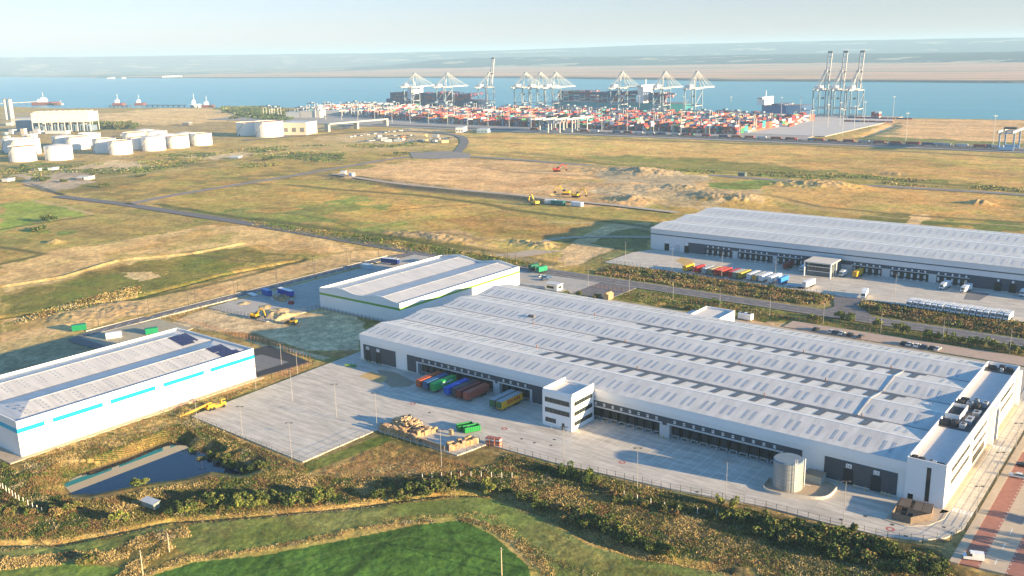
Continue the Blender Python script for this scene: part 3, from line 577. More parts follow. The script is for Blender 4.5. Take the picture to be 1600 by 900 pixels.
for s in (-1, 1): ln(-392, 418.5+s*4.5, 100, 418.5+s*4.5, 0.14)
for k in range(32): ln(-406, 205+k*6.2, -406, 207.5+k*6.2, 0.2); ln(-403.6, 203+k*6.2, -404.6, 205+k*6.2, 0.25)
mb.build("road_markings", WLINE, kind="structure")
mb = MB()
for s in (-1, 1): mb.box(-392, 418.5+s*4.9-.12, -.5, -148, 418.5+s*4.9+.12, .12); mb.box(-120, 418.5+s*4.9-.12, -.5, 100, 418.5+s*4.9+.12, .12)
for s in (-1, 1): mb.box(-406+s*4.15-.1, 205, -.5, -406+s*4.15+.1, 400, .12)
mb.build("road_kerbs", KERB, kind="structure")
# port aprons
slab("terminal_apron", [(-1720,1180),(-1500,1178),(-455,1182),(-150,1186),(200,1190),(200,1245),(-420,1240),(-470,1262),(-470,1712),(-1715,1712)], -6.0, 0.3, mat("port_paving", (0.34,0.30,0.27), 0.9, var=0.15, vscale=0.02))
slab("empty_apron", [(-610,1290),(-455,1290),(-455,1600),(-480,1690),(-610,1690)], 0, 0.7, mat("new_concrete", (0.50,0.46,0.43), 0.9, var=0.08, vscale=0.02))
slab("rail_bed", [(-1250,1196),(300,1196),(300,1218),(-1250,1218)], 0, 0.9, mat("ballast", (0.12,0.11,0.12), 0.95, var=0.2, vscale=0.1))
# ------------------------------------------------------------------ walls and roofs
WHITE = mat("white_cladding", (0.78, 0.77, 0.74), 0.35, var=0.03, vscale=0.15, spec=0.4)
def seams(m, axis, pitch, strength=0.25):
    n = m.node_tree; b = n.nodes["Principled BSDF"]; geo = n.nodes.new("ShaderNodeNewGeometry"); sp = n.nodes.new("ShaderNodeSeparateXYZ"); n.links.new(geo.outputs["Position"], sp.inputs[0])
    ml = n.nodes.new("ShaderNodeMath"); ml.operation = 'MULTIPLY'; ml.inputs[1].default_value = 1.0/pitch; n.links.new(sp.outputs[axis], ml.inputs[0])
    fr = n.nodes.new("ShaderNodeMath"); fr.operation = 'FRACT'; n.links.new(ml.outputs[0], fr.inputs[0])
    gt = n.nodes.new("ShaderNodeMath"); gt.operation = 'GREATER_THAN'; gt.inputs[1].default_value = 0.88; n.links.new(fr.outputs[0], gt.inputs[0])
    bp = n.nodes.new("ShaderNodeBump"); bp.inputs["Strength"].default_value = strength; bp.inputs["Distance"].default_value = 0.05
    n.links.new(gt.outputs[0], bp.inputs["Height"]); n.links.new(bp.outputs[0], b.inputs["Normal"]); return m
seams(WHITE, 2, 1.0, 0.25)
def roofmat(name, col, axis, sheet=4.0):
    m = mat(name, col, 0.38, var=0.05, vscale=0.06, spec=0.5); seams(m, axis, 0.5, 0.5)
    n = m.node_tree; b = n.nodes["Principled BSDF"]; src = b.inputs["Base Color"].links[0].from_socket
    geo = n.nodes.new("ShaderNodeNewGeometry"); mp = n.nodes.new("ShaderNodeMapping"); mp.inputs["Scale"].default_value = (1.3, 0.12, 1) if axis == 0 else (0.12, 1.3, 1)
    n.links.new(geo.outputs["Position"], mp.inputs[0]); st = n.nodes.new("ShaderNodeTexNoise"); st.inputs["Scale"].default_value = 0.5; st.inputs["Detail"].default_value = 6; n.links.new(mp.outputs[0], st.inputs["Vector"])
    mr = n.nodes.new("ShaderNodeMapRange"); mr.inputs[1].default_value = 0.3; mr.inputs[2].default_value = 0.7; mr.inputs[3].default_value = 0.80; mr.inputs[4].default_value = 1.08; n.links.new(st.outputs["Fac"], mr.inputs[0])
    s = n.nodes.new("ShaderNodeVectorMath"); s.operation = 'SCALE'; n.links.new(src, s.inputs[0]); n.links.new(mr.outputs[0], s.inputs["Scale"]); n.links.new(s.outputs[0], b.inputs["Base Color"]); return m
ROOFX = roofmat("roof_sheet", (0.59, 0.57, 0.535), 0); ROOFY = roofmat("roof_sheet_long", (0.52, 0.505, 0.49), 1)
RLIGHT = mat("rooflight", (0.35, 0.38, 0.42), 0.25, var=0.15, vscale=0.3, spec=0.5)
GREYC = mat("anthracite_cladding", (0.062, 0.072, 0.085), 0.5, var=0.08, vscale=0.2); seams(GREYC, 2, 0.8, 0.3)
BLACK = mat("dock_rubber", (0.012, 0.012, 0.013), 0.8); DOOR = mat("roller_door", (0.03, 0.032, 0.035), 0.5)
GLASS = mat("tinted_glass", (0.02, 0.03, 0.032), 0.06, spec=0.8); GUT = mat("gutter_grey", (0.16, 0.15, 0.15), 0.6)
SOLAR = mat("solar_glass", (0.085, 0.10, 0.125), 0.5, spec=0.3); DARKU = mat("plant_dark", (0.03, 0.03, 0.035), 0.6); SILV = mat("galvanised", (0.45, 0.46, 0.47), 0.4, metal=0.3, var=0.1, vscale=0.5)
LGREY = mat("pale_grey_cladding", (0.50, 0.51, 0.52), 0.5, var=0.04)
def lettering(c, name, parent, loc, rot):
    tmp = bpy.data.objects.new("tmp", c); me = bpy.data.meshes.new_from_object(tmp); bpy.data.objects.remove(tmp)
    if not me.materials: me.materials.append(c.materials[0])
    o = bpy.data.objects.new(name, me); COL.objects.link(o); o.parent = parent; o.location = loc; o.rotation_euler = rot; return o
def text(body, size, loc, rot, m, parent, name="lettering", ext=0.01):
    c = bpy.data.curves.new(name, 'FONT'); c.body = body; c.size = size; c.align_x = 'CENTER'; c.align_y = 'CENTER'; c.extrude = ext; c.materials.append(m)
    c.offset = 0.01*size; return lettering(c, name, parent, Vector(loc)-parent_world(parent), rot)
FRONT = (math.radians(90), 0, 0); RIGHTF = (math.radians(90), 0, math.radians(90))
BLK = mat("sign_black", (0.02, 0.02, 0.02), 0.6); SIGNW = mat("sign_white", (0.8, 0.8, 0.8), 0.5)

# ---- main warehouse
X0, X1, Y0, Y1, ZE = -273.2, -59.6, 248.2, 348.2, 10.9
BAY = (Y1-Y0)/4; ZR = 12.75; ZV = 11.15
W = thing("warehouse", "long white warehouse with four pale ridged roof bays, loading docks and a numbered dark band", "warehouse", (X0, Y0, 0))
mb = MB(); prof = [(Y0, ZE)]
for k in range(4): prof += [(Y0+BAY*(k+.5), ZR), (Y0+BAY*(k+1), ZV if k < 3 else ZE)]
for x, flip in ((X0, 1), (X1, 0)):
    pts = [(x, Y0+0.25, 0), (x, Y0+0.25, ZE-2.5)] + [(x, Y0, ZE-2.5)] + [(x, a, b-0.05) for a, b in prof] + [(x, Y1, 0)]
    mb.poly(pts if flip else pts[::-1])
mb.poly([(X1, Y1, 0), (X0, Y1, 0), (X0, Y1, ZE-.05), (X1, Y1, ZE-.05)])
# front wall: clad between openings
OPEN = [(-241.0, -203.6), (-200.6, -186.9), (-161.3, -135.2), (-131.7, -95.2)]
PANEL = [(-271.4, -253.2), (-246.9, -180.8), (-162.0, -88.7), (-82.1, -62.0)]
OH, PH = 4.6, 6.9
xs = [X0] + [v for o in OPEN for v in o] + [X1]
for a, b in zip(xs[0::2], xs[1::2]): mb.poly([(a, Y0+.25, 0), (b, Y0+.25, 0), (b, Y0+.25, OH), (a, Y0+.25, OH)])
mb.poly([(X0, Y0+.25, OH), (X1, Y0+.25, OH), (X1, Y0+.25, ZE-2.5), (X0, Y0+.25, ZE-2.5)])
mb.poly([(X0, Y0, ZE-2.5), (X0, Y0+.25, ZE-2.5), (X1, Y0+.25, ZE-2.5), (X1, Y0, ZE-2.5)])
mb.build("wall", WHITE, W)
mb = MB()   # sloping white eaves fascia
mb.poly([(X0, Y0-0.02, ZE-2.5), (X1, Y0-0.02, ZE-2.5), (X1, Y0-.02, ZE), (X0, Y0-.02, ZE)]); mb.build("fascia", mat("fascia_white", (0.80,0.80,0.79), 0.3), W)
mb = MB()
for i, (a, b) in enumerate(PANEL):
    cuts = [a]; 
    for o in OPEN:
        if o[0] > a and o[1] < b: cuts += [o[0], o[1]]
    cuts.append(b)
    for c, d in zip(cuts[0::2], cuts[1::2]): mb.box(c, Y0+.10, 0.35, d, Y0+.24, OH+.004)
    mb.box(a, Y0+.10, OH+.006, b, Y0+.24, PH)
mb.build("dark_wall_band", GREYC, W)
mb = MB()
for a, b in OPEN: # light surround and recess
    mb.box(a-.9, Y0+.0, 0, a, Y0+.095, OH+.5); mb.box(b, Y0+.0, 0, b+.9, Y0+.095, OH+.5); mb.box(a, Y0+.0, OH, b, Y0+.095, OH+.5)
    mb.poly([(a, Y0+.3, 0), (a, Y0+3.2, 0), (a, Y0+3.2, OH), (a, Y0+.3, OH)]); mb.poly([(b, Y0+3.2, 0), (b, Y0+.3, 0), (b, Y0+.3, OH), (b, Y0+3.2, OH)])
    mb.poly([(a, Y0+3.2, 0), (b, Y0+3.2, 0), (b, Y0+3.2, OH), (a, Y0+3.2, OH)]); mb.poly([(a, Y0+.3, OH), (b, Y0+.3, OH), (b, Y0+3.2, OH), (a, Y0+3.2, OH)])
mb.box(-203.6+.9, Y0-.01, 0, -201.5, Y0+.09, 4.2); mb.box(-135.2+.9, Y0-.01, 0, -132.6, Y0+.09, 4.2)
mb.build("dock_surround", LGREY, W)
dock = None
for i, x in enumerate(DOCKX):
    if dock is None:
        m = MB(); m.box(-1.42, 0, 0.9, 1.42, .9, 4.45)
        me = m.mesh("dock_door", BLACK); m2 = MB(); m2.box(-.95, -.03, 1.1, .95, -.004, 3.7); me2 = m2.mesh("door", DOOR)
        m3 = MB(); m3.box(-1.3, -.5, 0.85, 1.3, -.01, 1.08); m3.box(-1.62, -1.9, 0, -1.4, -.3, .5); m3.box(-1.36, -.8, 0, -1.1, -.02, .9); m3.box(1.1, -.8, 0, 1.36, -.02, .9); me3 = m3.mesh("dock_leveller", SILV)
        m4 = MB(); m4.box(-.42, 0, 0, .42, .05, .95); me4 = m4.mesh("number_sign", SIGNW)
        dock = 1
    o = bpy.data.objects.new("dock_door", me); COL.objects.link(o); o.parent = W; o.location = (x-X0, 1.3, 0)
    for mm, nm in ((me2, "door"), (me3, "dock_leveller")): q = bpy.data.objects.new(nm, mm); COL.objects.link(q); q.parent = o
    s = bpy.data.objects.new("number_sign", me4); COL.objects.link(s); s.parent = W; s.location = (x-X0, 0.04, 5.45)
    num = 68-i if i < 15 else 53-(i-15)
    text(str(num), 0.85, (x, Y0+.035, 5.92), FRONT, BLK, s)
for x, num in ((-268.8, "L8"), (-262.9, "L7"), (-75.2, "L6"), (-67.6, "L5")):
    m = MB(); m.box(x-1.45, Y0+.04, 0.06, x+1.45, Y0+.095, 4.6); d = m.build("level_door", mat("shutter_black", (0.02,0.022,0.026), 0.5), W)
    m = MB(); m.box(x-.8, Y0+.02, 5.0, x+.8, Y0+.095, 6.2); s = m.build("number_sign", SIGNW, W); text(num, 1.15, (x, Y0+.015, 5.6), FRONT, BLK, s)
# roof bays
sl = (ZR-ZV)/(BAY/2)
for k in range(4):
    ya, yr, yb = Y0+BAY*k, Y0+BAY*(k+.5), Y0+BAY*(k+1); za = ZE if k == 0 else ZV; zb = ZE if k == 3 else ZV
    m = MB(); m.poly([(X0-.1, ya-(.12 if k == 0 else 0), za), (X1, ya-(.12 if k == 0 else 0), za), (X1, yr, ZR), (X0-.1, yr, ZR)]); m.poly([(X0-.1, yr, ZR), (X1, yr, ZR), (X1, yb, zb), (X0-.1, yb, zb)])
    r = m.build("roof_bay", ROOFX, W)
    m = MB(); m.box(X0, yr-.16, ZR-.06, X1, yr+.5, ZR+.07); m.build("ridge_strip", WHITE, r)  # white along the ridge paints in the brightness of the sunlit back slope
    if k < 3: m = MB(); m.box(X0, yb-.33, ZV-.1, X1, yb+.33, ZV+.06); m.build("valley_gutter", GUT, r)
m = MB(); m.box(X0-.25, Y0-.16, ZE-2.5, X0-.1, Y1, ZE-.6)
sk = 0; extra = MB(); NP = 31
for k in range(4):
    for side in (0, 1):
        for j in range(NP):
            xc = X1-7.0-j*6.83
            for dx in (-1.25, 1.25):
                a, b = (2.6, 8.4)
                if side == 0: y0_, y1_ = Y0+BAY*k+a, Y0+BAY*k+b; zf = lambda y: (ZE if k == 0 else ZV)+(y-Y0-BAY*k)*(ZR-(ZE if k == 0 else ZV))/(BAY/2)
                else: y0_, y1_ = Y0+BAY*(k+1)-b, Y0+BAY*(k+1)-a; zf = lambda y: (ZE if k == 3 else ZV)+(Y0+BAY*(k+1)-y)*(ZR-(ZE if k == 3 else ZV))/(BAY/2)
                if side == 1 and k < 3 and -193.5 < xc < -73: continue
                x = xc+dx; wv = 0.42; tgt = MB() if sk < 100 else extra
                p = [(x-wv, y0_, zf(y0_)+.045), (x+wv, y0_, zf(y0_)+.045), (x+wv, y1_, zf(y1_)+.045), (x-wv, y1_, zf(y1_)+.045)]
                tgt.poly(p)
                if sk < 100: tgt.build("skylight", RLIGHT, W)
                sk += 1
extra.build("skylights_beyond", RLIGHT, W, kind="stuff")
# dark solar strips along the valleys
for k, (xa, xb) in enumerate(((-193.5, -73.2), (-188.0, -73.6), (-186.0, -73.8))):
    m = MB(); yv = Y0+BAY*(k+1); zf = lambda y: ZV+(yv-y)*sl+.10
    def q(x0_, x1_, a, b): m.poly([(x0_, yv-b, zf(yv-b)), (x1_, yv-b, zf(yv-b)), (x1_, yv-a, zf(yv-a)), (x0_, yv-a, zf(yv-a))])
    j = 0; x = X1-7.0-3.41
    while x > xa:
        if x < xb: q(x-1.1, x+1.1, 2.65, 9.6)
        x -= 6.83; j += 1
    x = xb
    while x > xa+1: q(x-3.3, x, .55, 1.5); q(x-3.3, x, 1.6, 2.6); x -= 3.42
    m.build("solar_strip", SOLAR, W)
m = MB()
for k in (1, 2): m.beam((-81.5, Y0+BAY*k+.4, ZV+.15), (-81.5, Y0+BAY*(k+.5), ZR+.15), .5, .2); m.beam((-81.5, Y0+BAY*(k+.5), ZR+.15), (-81.5, Y0+BAY*(k+1)-.4, ZV+.15), .5, .2)
m.build("roof_walkway", SILV, W)
m = MB()
for x in (-222, -178, -131, -100): m.box(x, Y0+BAY*2-.5, ZV+.05, x+.3, Y0+BAY*2-.2, ZV+1.1); m.box(x+14, Y0+BAY*3-.5, ZV+.05, x+14.3, Y0+BAY*3-.2, ZV+1.1); m.box(x+20, Y0+BAY-.5, ZV+.05, x+20.3, Y0+BAY-.2, ZV+1.1)
m.build("roof_vent", mat("vent_rust", (0.25,0.13,0.08), 0.7), W)
m = MB(); m.box(-229, Y0+BAY*2+5.5, ZR-.8, -226, Y0+BAY*2+6.6, ZR+.0); m.build("roof_hatch", GUT, W)
# three storey office block on the front
def windows_front(par, x0, x1, y, z0, z1, n, nm="window"):
    m = MB(); m.box(x0, y-.05, z0, x1, y+.05, z1); wd = m.build(nm, GLASS, par)
    f = MB(); f.box(x0-.06, y-.07, z0-.08, x1+.06, y+.04, z0-.002); f.box(x0-.06, y-.07, z1+.002, x1+.06, y+.04, z1+.08)
    for i in range(n+1): xx = x0+(x1-x0)*i/n; f.box(xx-.04, y-.075, z0, xx+.04, y-.052, z1)
    f.build("frame", GUT, wd); return wd
def windows_side(par, x, y0, y1, z0, z1, n, nm="window", s=1):
    m = MB(); m.box(x-.05, y0, z0, x+.05, y1, z1); wd = m.build(nm, GLASS, par)
    f = MB()
    for i in range(n+1): yy = y0+(y1-y0)*i/n; f.box(x+s*.052, yy-.04, z0, x+s*.075, yy+.04, z1)
    f.build("frame", GUT, wd); return wd
ox0, ox1, oy0, oy1, oz = -171.7, -160.0, 234.8, 247.9, 12.9
m = MB(); t = .3
m.box(ox0, oy0, 0, ox1, oy0+t, oz-.9); m.box(ox1-t, oy0+t, 0, ox1, oy1, oz-.0); m.box(ox0, oy0+t, 0, ox0+t, oy1, oz); m.box(ox0+t, oy1-t, 0, ox1-t, oy1, oz-.9)
m.poly([(ox0, oy0, oz-.9), (ox1, oy0, oz-.9), (ox1, oy0+t, oz), (ox0, oy0+t, oz)])
ob = m.build("office_block", mat("white_render", (0.82,0.81,0.79), 0.5), W)
m = MB(); m.box(ox0+t, oy0+t, 11.2, ox1-t, oy1-t, 11.4); m.build("flat_roof", mat("roof_felt", (0.62,0.58,0.54), 0.8, var=0.06), ob)
for z0 in (3.0, 6.3, 9.6): pass
for zz in (5.0, 8.55): windows_front(ob, ox0+1.1, ox1-.9, oy0, zz, zz+1.5, 6)
windows_front(ob, ox0+1.2, ox0+5.4, oy0, 1.6, 3.0, 3)
for zz in (1.5, 4.95, 8.4): windows_side(ob, ox1, oy0+1.4, oy1-1.0, zz, zz+1.45, 7)
m = MB(); m.box(ox1-3.9, oy0-.06, .1, ox1-2.9, oy0+.02, 2.3); m.build("door", GLASS, ob)
m = MB()
for x in (ox1-2.0, ox1-.6): m.beam((x, oy0-1.6, .06), (x, oy0-1.6, 1.1), .07)
m.beam((ox1-7, oy0-1.6, 1.05), (ox1-.6, oy0-1.6, 1.05), .06); m.beam((ox1-.6, oy0-1.6, 1.05), (ox1+.4, oy0-.1, 1.05), .06); m.beam((ox1-7, oy0-1.6, .06), (ox1-7, oy0-1.6, 1.1), .07); m.build("railing", SILV, ob)
# end wing with parapet roof
wx0, wx1, wy0, wy1, wz = -59.8, -49.8, 247.6, 345.2, 12.7
m = MB(); m.box(wx0, wy0, 0, wx1, wy0+t, wz); m.box(wx1-t, wy0+t, 0, wx1, wy1-t, wz); m.box(wx0, wy0+t, 0, wx0+t, wy1-t, wz); m.box(wx0, wy1-t, 0, wx1, wy1, wz)
wing = m.build("office_wing", MATS["white_render"], W)
m = MB(); m.box(wx0+t, wy0+t, 11.2, wx1-t, wy1-t, 11.45); m.build("flat_roof", MATS["roof_felt"], wing)
m = MB(); m.box(-54.6, wy0-.05, 1.2, -53.5, wy0+.05, 11.0); m.build("window", GLASS, wing); m = MB(); m.box(-58.9, wy0-.05, 0.2, -57.5, wy0+.02, 2.3); m.build("door", BLACK, wing)
for zz in (4.6, 8.2):
    windows_side(wing, wx1, wy0+6, wy0+27, zz, zz+1.5, 12); windows_side(wing, wx1, wy0+31, wy0+49, zz, zz+1.5, 9); windows_side(wing, wx1, wy0+62, wy0+90, zz, zz+1.5, 14)
windows_side(wing, wx1, wy0+32, wy0+48, .6, 3.4, 8)
m = MB(); m.box(wx1, wy0+52, 0, wx1+1.6, wy0+53, wz-.4); m.box(wx1, wy0+58, 0, wx1+1.6, wy0+59, wz-.4); m.box(wx1, wy0+53.0, wz-1.4, wx1+1.6, wy0+58.0, wz-.4); m.box(wx1, wy0+93, 0, wx1+1.5, wy0+94, wz-.2)
m.build("entrance_portal", MATS["white_render"], wing)
m = MB(); m.box(wx1, wy0+53, .1, wx1+.15, wy0+58, 10.6); m.build("entrance_glazing", GLASS, wing)
def plant(x, y, lx, ly, h, mm, nm="plant_unit", z0=11.46):
    m = MB(); m.box(x-lx/2, y-ly/2, z0, x+lx/2, y+ly/2, z0+h); o = m.build(nm, mm, wing)
    if lx > 1.2: f = MB(); f.cyl(x, y, z0+h, z0+h+.18, min(lx, ly)*.3, n=10); f.build("fan", DARKU, o)
for yc in (249.6, 338.5):
    m = MB(); m.box(wx0+t+.1, yc-1.3, 11.455, wx1-t-.1, yc+(1.8 if yc < 300 else 4.5), 11.5); m.build("plant_deck", mat("walk_mesh", (0.10,0.09,0.09), 0.7), wing)
for x, y, lx, ly, h, mm in ((-58.4,249.4,1.6,1.6,1.3,DARKU),(-56.6,249.5,1.5,1.3,1.1,DARKU),(-54.2,249.6,2.6,1.2,.9,SILV),(-51.8,249.3,1.6,1.2,.8,DARKU),(-57.5,341,2.4,2,1.0,DARKU),(-54.5,341.5,1.6,2,1.5,DARKU),(-52.2,341,2,2,1.2,DARKU),(-54.2,339,1,1,1.3,SILV)): plant(x, y, lx, ly, h, mm)
m = MB(); m.box(wx0+t+.1, 277.5, 11.455, wx1-t-.1, 304.5, 11.5); m.build("plant_deck", MATS["walk_mesh"], wing)
m = MB()
for a in ((-59.2,284,-55.0,284.15),(-59.2,294,-55,294.15),(-59.2,284.15,-59.05,294),(-55.15,284.15,-55,294)): m.box(a[0], a[1], 11.46, a[2], a[3], 13.6)
m.build("plant_enclosure", MATS["white_render"], wing)
for x, y, lx, ly, h, mm in ((-57.2,290,2.6,6,1.4,DARKU),(-58,280.5,2.2,3,1.3,DARKU),(-55.6,280.5,1.8,3,1.5,DARKU),(-53.3,280.5,1.6,2.4,1.2,SILV),(-52.7,286,1.8,5,1.1,SILV),(-52.2,293,2.0,3,1.1,SILV),(-58,298.5,2,2.6,1.6,DARKU),(-55.6,299.2,1.6,2.4,1.4,SILV),(-53.4,298,1.8,3,1.6,DARKU),(-57.6,302.4,2.4,1.6,1.3,DARKU),(-54.4,302.6,1.4,1.4,1.5,SILV),(-51.6,301.5,1.4,2.6,1.6,SILV)): plant(x, y, lx, ly, h, mm)
# rear annex
m = MB(); ax0, ax1, ay0, ay1, az = -184, -170, 364, 380, 6.0
m.box(ax0, ay0, 0, ax1, ay0+t, az); m.box(ax0, ay1-t, 0, ax1, ay1, az); m.box(ax0, ay0+t, 0, ax0+t, ay1-t, az); m.box(ax1-t, ay0+t, 0, ax1, ay1-t, az)
R = thing("plant_building", "small white parapet building behind the back edge of the long ridged roof", "building", (ax0, ay0, 0)); m.build("wall", MATS["white_render"], R)
m = MB(); m.box(ax0+t, ay0+t, 5, ax1-t, ay1-t, 5.2); m.build("flat_roof", MATS["roof_felt"], R)
R = thing("lean_to_shed", "low grey roofed shed beside the small white parapet building", "shed", (-190, 366, 0)); m = MB(); m.box(-190, 366, 0, -185, 378, 3.4); m.build("wall", LGREY, R); m = MB(); m.hexa([(-190.3,365.7,3.41),(-184.7,365.7,3.41),(-184.7,378.3,3.41),(-190.3,378.3,3.41)], [(-190.3,365.7,3.6),(-184.7,365.7,4.3),(-184.7,378.3,4.3),(-190.3,378.3,3.6)]); m.build("roof", mat("roof_felt", (0,0,0)), R)
for i, (px, py) in enumerate(((1160,497),(1170,499))):
    p = G(px, py); R = thing("chiller_unit", ["left hand white plant cube on the service road behind the long roof", "right hand white plant cube on the service road behind the long roof"][i], "chiller", (p.x, p.y, 0), group="white plant cubes behind the warehouse")
    m = MB(); m.box(-1.6, -1.6, .2, 1.6, 1.6, 2.6); m.build("casing", SIGNW, R, world=False); m = MB(); m.cyl(0, 0, 2.6, 2.9, .9, n=12); m.build("fan", DARKU, R, world=False); m = MB(); m.box(-1.7, -1.7, 0, 1.7, 1.7, .2); m.build("plinth", KERB, R, world=False)
R = thing("timber_cabin", "small tan timber cabin beyond the left part of the long roof", "cabin", (-241, 384, 0)); m = MB(); m.box(-241.5, 383, 0, -238.5, 387.5, 2.6); m.build("wall", mat("tan_timber", (0.48,0.31,0.16), 0.8, var=0.15), R)
m = MB(); m.hexa([(-241.8,382.7,2.61),(-238.2,382.7,2.61),(-238.2,387.8,2.61),(-241.8,387.8,2.61)], [(-240.1,382.7,3.6),(-239.9,382.7,3.6),(-239.9,387.8,3.6),(-240.1,387.8,3.6)]); m.build("roof", mat("tan_timber", (0,0,0)), R)
# ---- green striped shed
def gable_shed(name, label, gx0, gx1, gy0, gy1, zb, ridges, z_r, z_v, stripe_m, stripes_right, stripe_z, full_front, para=1.1, hip=0):
    """ridges run along Y; parapet walls follow a shallow wave at the gable ends"""
    W = thing(name, label, "warehouse", (gx0, gy0, 0)); n = ridges; bw = (gx1-gx0)/n
    def top(x):
        u = ((x-gx0)/bw) % 1.0
        if x >= gx1-1e-6: u = 0.999
        return z_v+(z_r-z_v)*(0 if hip else 1)*(0.5-0.5*math.cos(2*math.pi*min(max(u, 0), 1)))
    xs = np.linspace(gx0, gx1, 33); m = MB()
    fr = [(x, top(x)+para) for x in xs]
    for y, s in ((gy0, 1), (gy1, 0)):
        pts = [(gx0, y, 0), (gx1, y, 0)]+[(x, y, z) for x, z in fr[::-1]]; m.poly(pts if s else pts[::-1])
        yy = y+.35 if s else y-.35; pts = [(gx0+.35, yy, 8), (gx1-.35, yy, 8)]+[(x, yy, z) for x, z in fr[::-1]]; m.poly(pts[::-1] if s else pts)
        for (a, za), (b, zb_) in zip(fr[:-1], fr[1:]): m.poly([(a, min(y, yy), za), (b, min(y, yy), zb_), (b, max(y, yy), zb_), (a, max(y, yy), za)])
    zt = top(gx0)+para
    m.poly([(gx1, gy0, 0), (gx1, gy1, 0), (gx1, gy1, zt), (gx1, gy0, zt)]); m.poly([(gx0, gy1, 0), (gx0, gy0, 0), (gx0, gy0, zt), (gx0, gy1, zt)])
    for x0_, x1_ in ((gx0, gx0+.35), (gx1-.35, gx1)):
        m.poly([(x0_, gy0+.35, zt-.002), (x1_, gy0+.35, zt-.002), (x1_, gy1-.35, zt-.002), (x0_, gy1-.35, zt-.002)])
    m.poly([(gx0+.35, gy0, 8), (gx0+.35, gy1, 8), (gx0+.35, gy1, zt), (gx0+.35, gy0, zt)]); m.poly([(gx1-.35, gy1, 8), (gx1-.35, gy0, 8), (gx1-.35, gy0, zt), (gx1-.35, gy1, zt)])
    m.build("wall", WHITE, W)
    for k in range(n):
        a, r, b = gx0+bw*k+(.36 if k == 0 else 0), gx0+bw*(k+.5), gx0+bw*(k+1)-(.36 if k == n-1 else 0); ya, yb = gy0+.36, gy1-.36
        m = MB(); h_ = hip; m.poly([(a, ya, z_v), (r, ya+h_, z_r), (r, yb-h_, z_r), (a, yb, z_v)]); m.poly([(r, ya+h_, z_r), (b, ya, z_v), (b, yb, z_v), (r, yb-h_, z_r)])
        if h_: m.poly([(a, ya, z_v), (b, ya, z_v), (r, ya+h_, z_r)]); m.poly([(b, yb, z_v), (a, yb, z_v), (r, yb-h_, z_r)])
        m.build("roof_bay", ROOFY, W)
        m = MB(); m.box(r-.15, ya+h_, z_r-.04, r+.15, yb-h_, z_r+.06); m.build("ridge_strip", ROOFY, W)
        if k < n-1: m = MB(); m.box(b-.25, ya, z_v-.04, b+.25, yb, z_v+.05); m.build("valley_gutter", GUT, W)
    return W, top
GREENS = mat("green_stripe", (0.12, 0.33, 0.035), 0.4); CYANS = mat("cyan_stripe", (0.0, 0.42, 0.62), 0.4)
Wg, top = gable_shed("striped_warehouse", "white warehouse with a lime green stripe round its walls beside a sandy plot", -349.8, -294.6, 293.4, 383.8, 0, 2, 11.0, 9.3, None, 0, 0, 0, 1.0)
m = MB(); m.box(-349.8, 293.33, 6.9, -294.55, 293.395, 7.9); m.box(-294.6, 293.33, 6.9, -294.53, 383.8, 7.9); m.build("green_stripe", GREENS, Wg)
m = MB(); m.box(-349.9, 293.3, 0, -294.5, 293.38, .7); m.build("plinth", LGREY, Wg)
# ---- cyan striped shed
Wc, top = gable_shed("striped_warehouse", "white warehouse with bright cyan wall bars beside the pond, dotted with small rooflights", -341.5, -290.7, 119.4, 209.4, 0, 2, 13.0, 11.0, None, 0, 0, 0, 0.9, hip=10)
for a, b in ((118.9,127.6),(130.1,147.3),(149.8,166.8),(169.7,186.6),(189.1,209.0)):
    m = MB(); m.box(-290.7, a+.5, 7.9, -290.63, b+.35, 9.4); m.build("cyan_bar", CYANS, Wc)
m = MB(); m.box(-341.5, 119.32, 7.9, -290.63, 119.39, 9.4); m.build("cyan_bar", CYANS, Wc)
m = MB(); m.box(-290.7, 119.4, 0, -290.2, 209.4, .25); m.build("plinth", KERB, Wc)
slab("shed_apron", [(-344,113),(-288.6,115),(-288.2,211.5),(-289.5,211.5)], -1, 0.05, mat("apron_tan", (0.42,0.34,0.25), 0.9, var=0.15))
rl = MB(); nrl = 0; bw = 50.8/2
for k in range(2):
    r, b = -341.5+bw*(k+.5), -341.5+bw*(k+1)
    for j in range(14):
        y = 125+j*5.9
        if y > 201: continue
        for s in range(2):
            for q in range(4):
                x = r+1.8+q*1.9+s*.35; yy = y+s*1.5-q*.05; zf = lambda xx: 13.0-(xx-r)*(2.0/(bw/2))+.05
                if x > b-1.2 or (yy > 193 and x > r+2.2): continue
                tm = MB() if nrl < 100 else rl
                tm.poly([(x-.42, yy-.28, zf(x-.42)), (x+.42, yy-.28, zf(x+.42)), (x+.42, yy+.28, zf(x+.42)), (x-.42, yy+.28, zf(x-.42))])
                if nrl < 100: tm.build("skylight", RLIGHT, Wc)
                nrl += 1
if rl.f: rl.build("skylights_beyond", RLIGHT, Wc, kind="stuff")
def solar_array(r, rows):
    m = MB()
    for (xa, xb, y) in rows:
        x = xa
        while x < xb-.1: m.hexa([(x, y, 13.0-(x-r)*.1575+.1), (x+.95, y, 13.0-(x+.95-r)*.1575+.1), (x+.95, y+.85, 13.0-(x+.95-r)*.1575+.1), (x, y+.85, 13.0-(x-r)*.1575+.1)], [(x, y, 13.0-(x-r)*.1575+.16), (x+.95, y, 13.0-(x+.95-r)*.1575+.16), (x+.95, y+.85, 13.0-(x+.95-r)*.1575+.3), (x, y+.85, 13.0-(x-r)*.1575+.3)]); x += 1.0
    m.build("solar_array", mat("solar_blue", (0.03, 0.035, 0.10), 0.2, spec=0.6), Wc)
solar_array(-328.8, [(-328+.6*k*0, -318.5+k*.0-(.8*(7-k) if k > 4 else 0), 196.5+k*1.15) for k in range(7)])
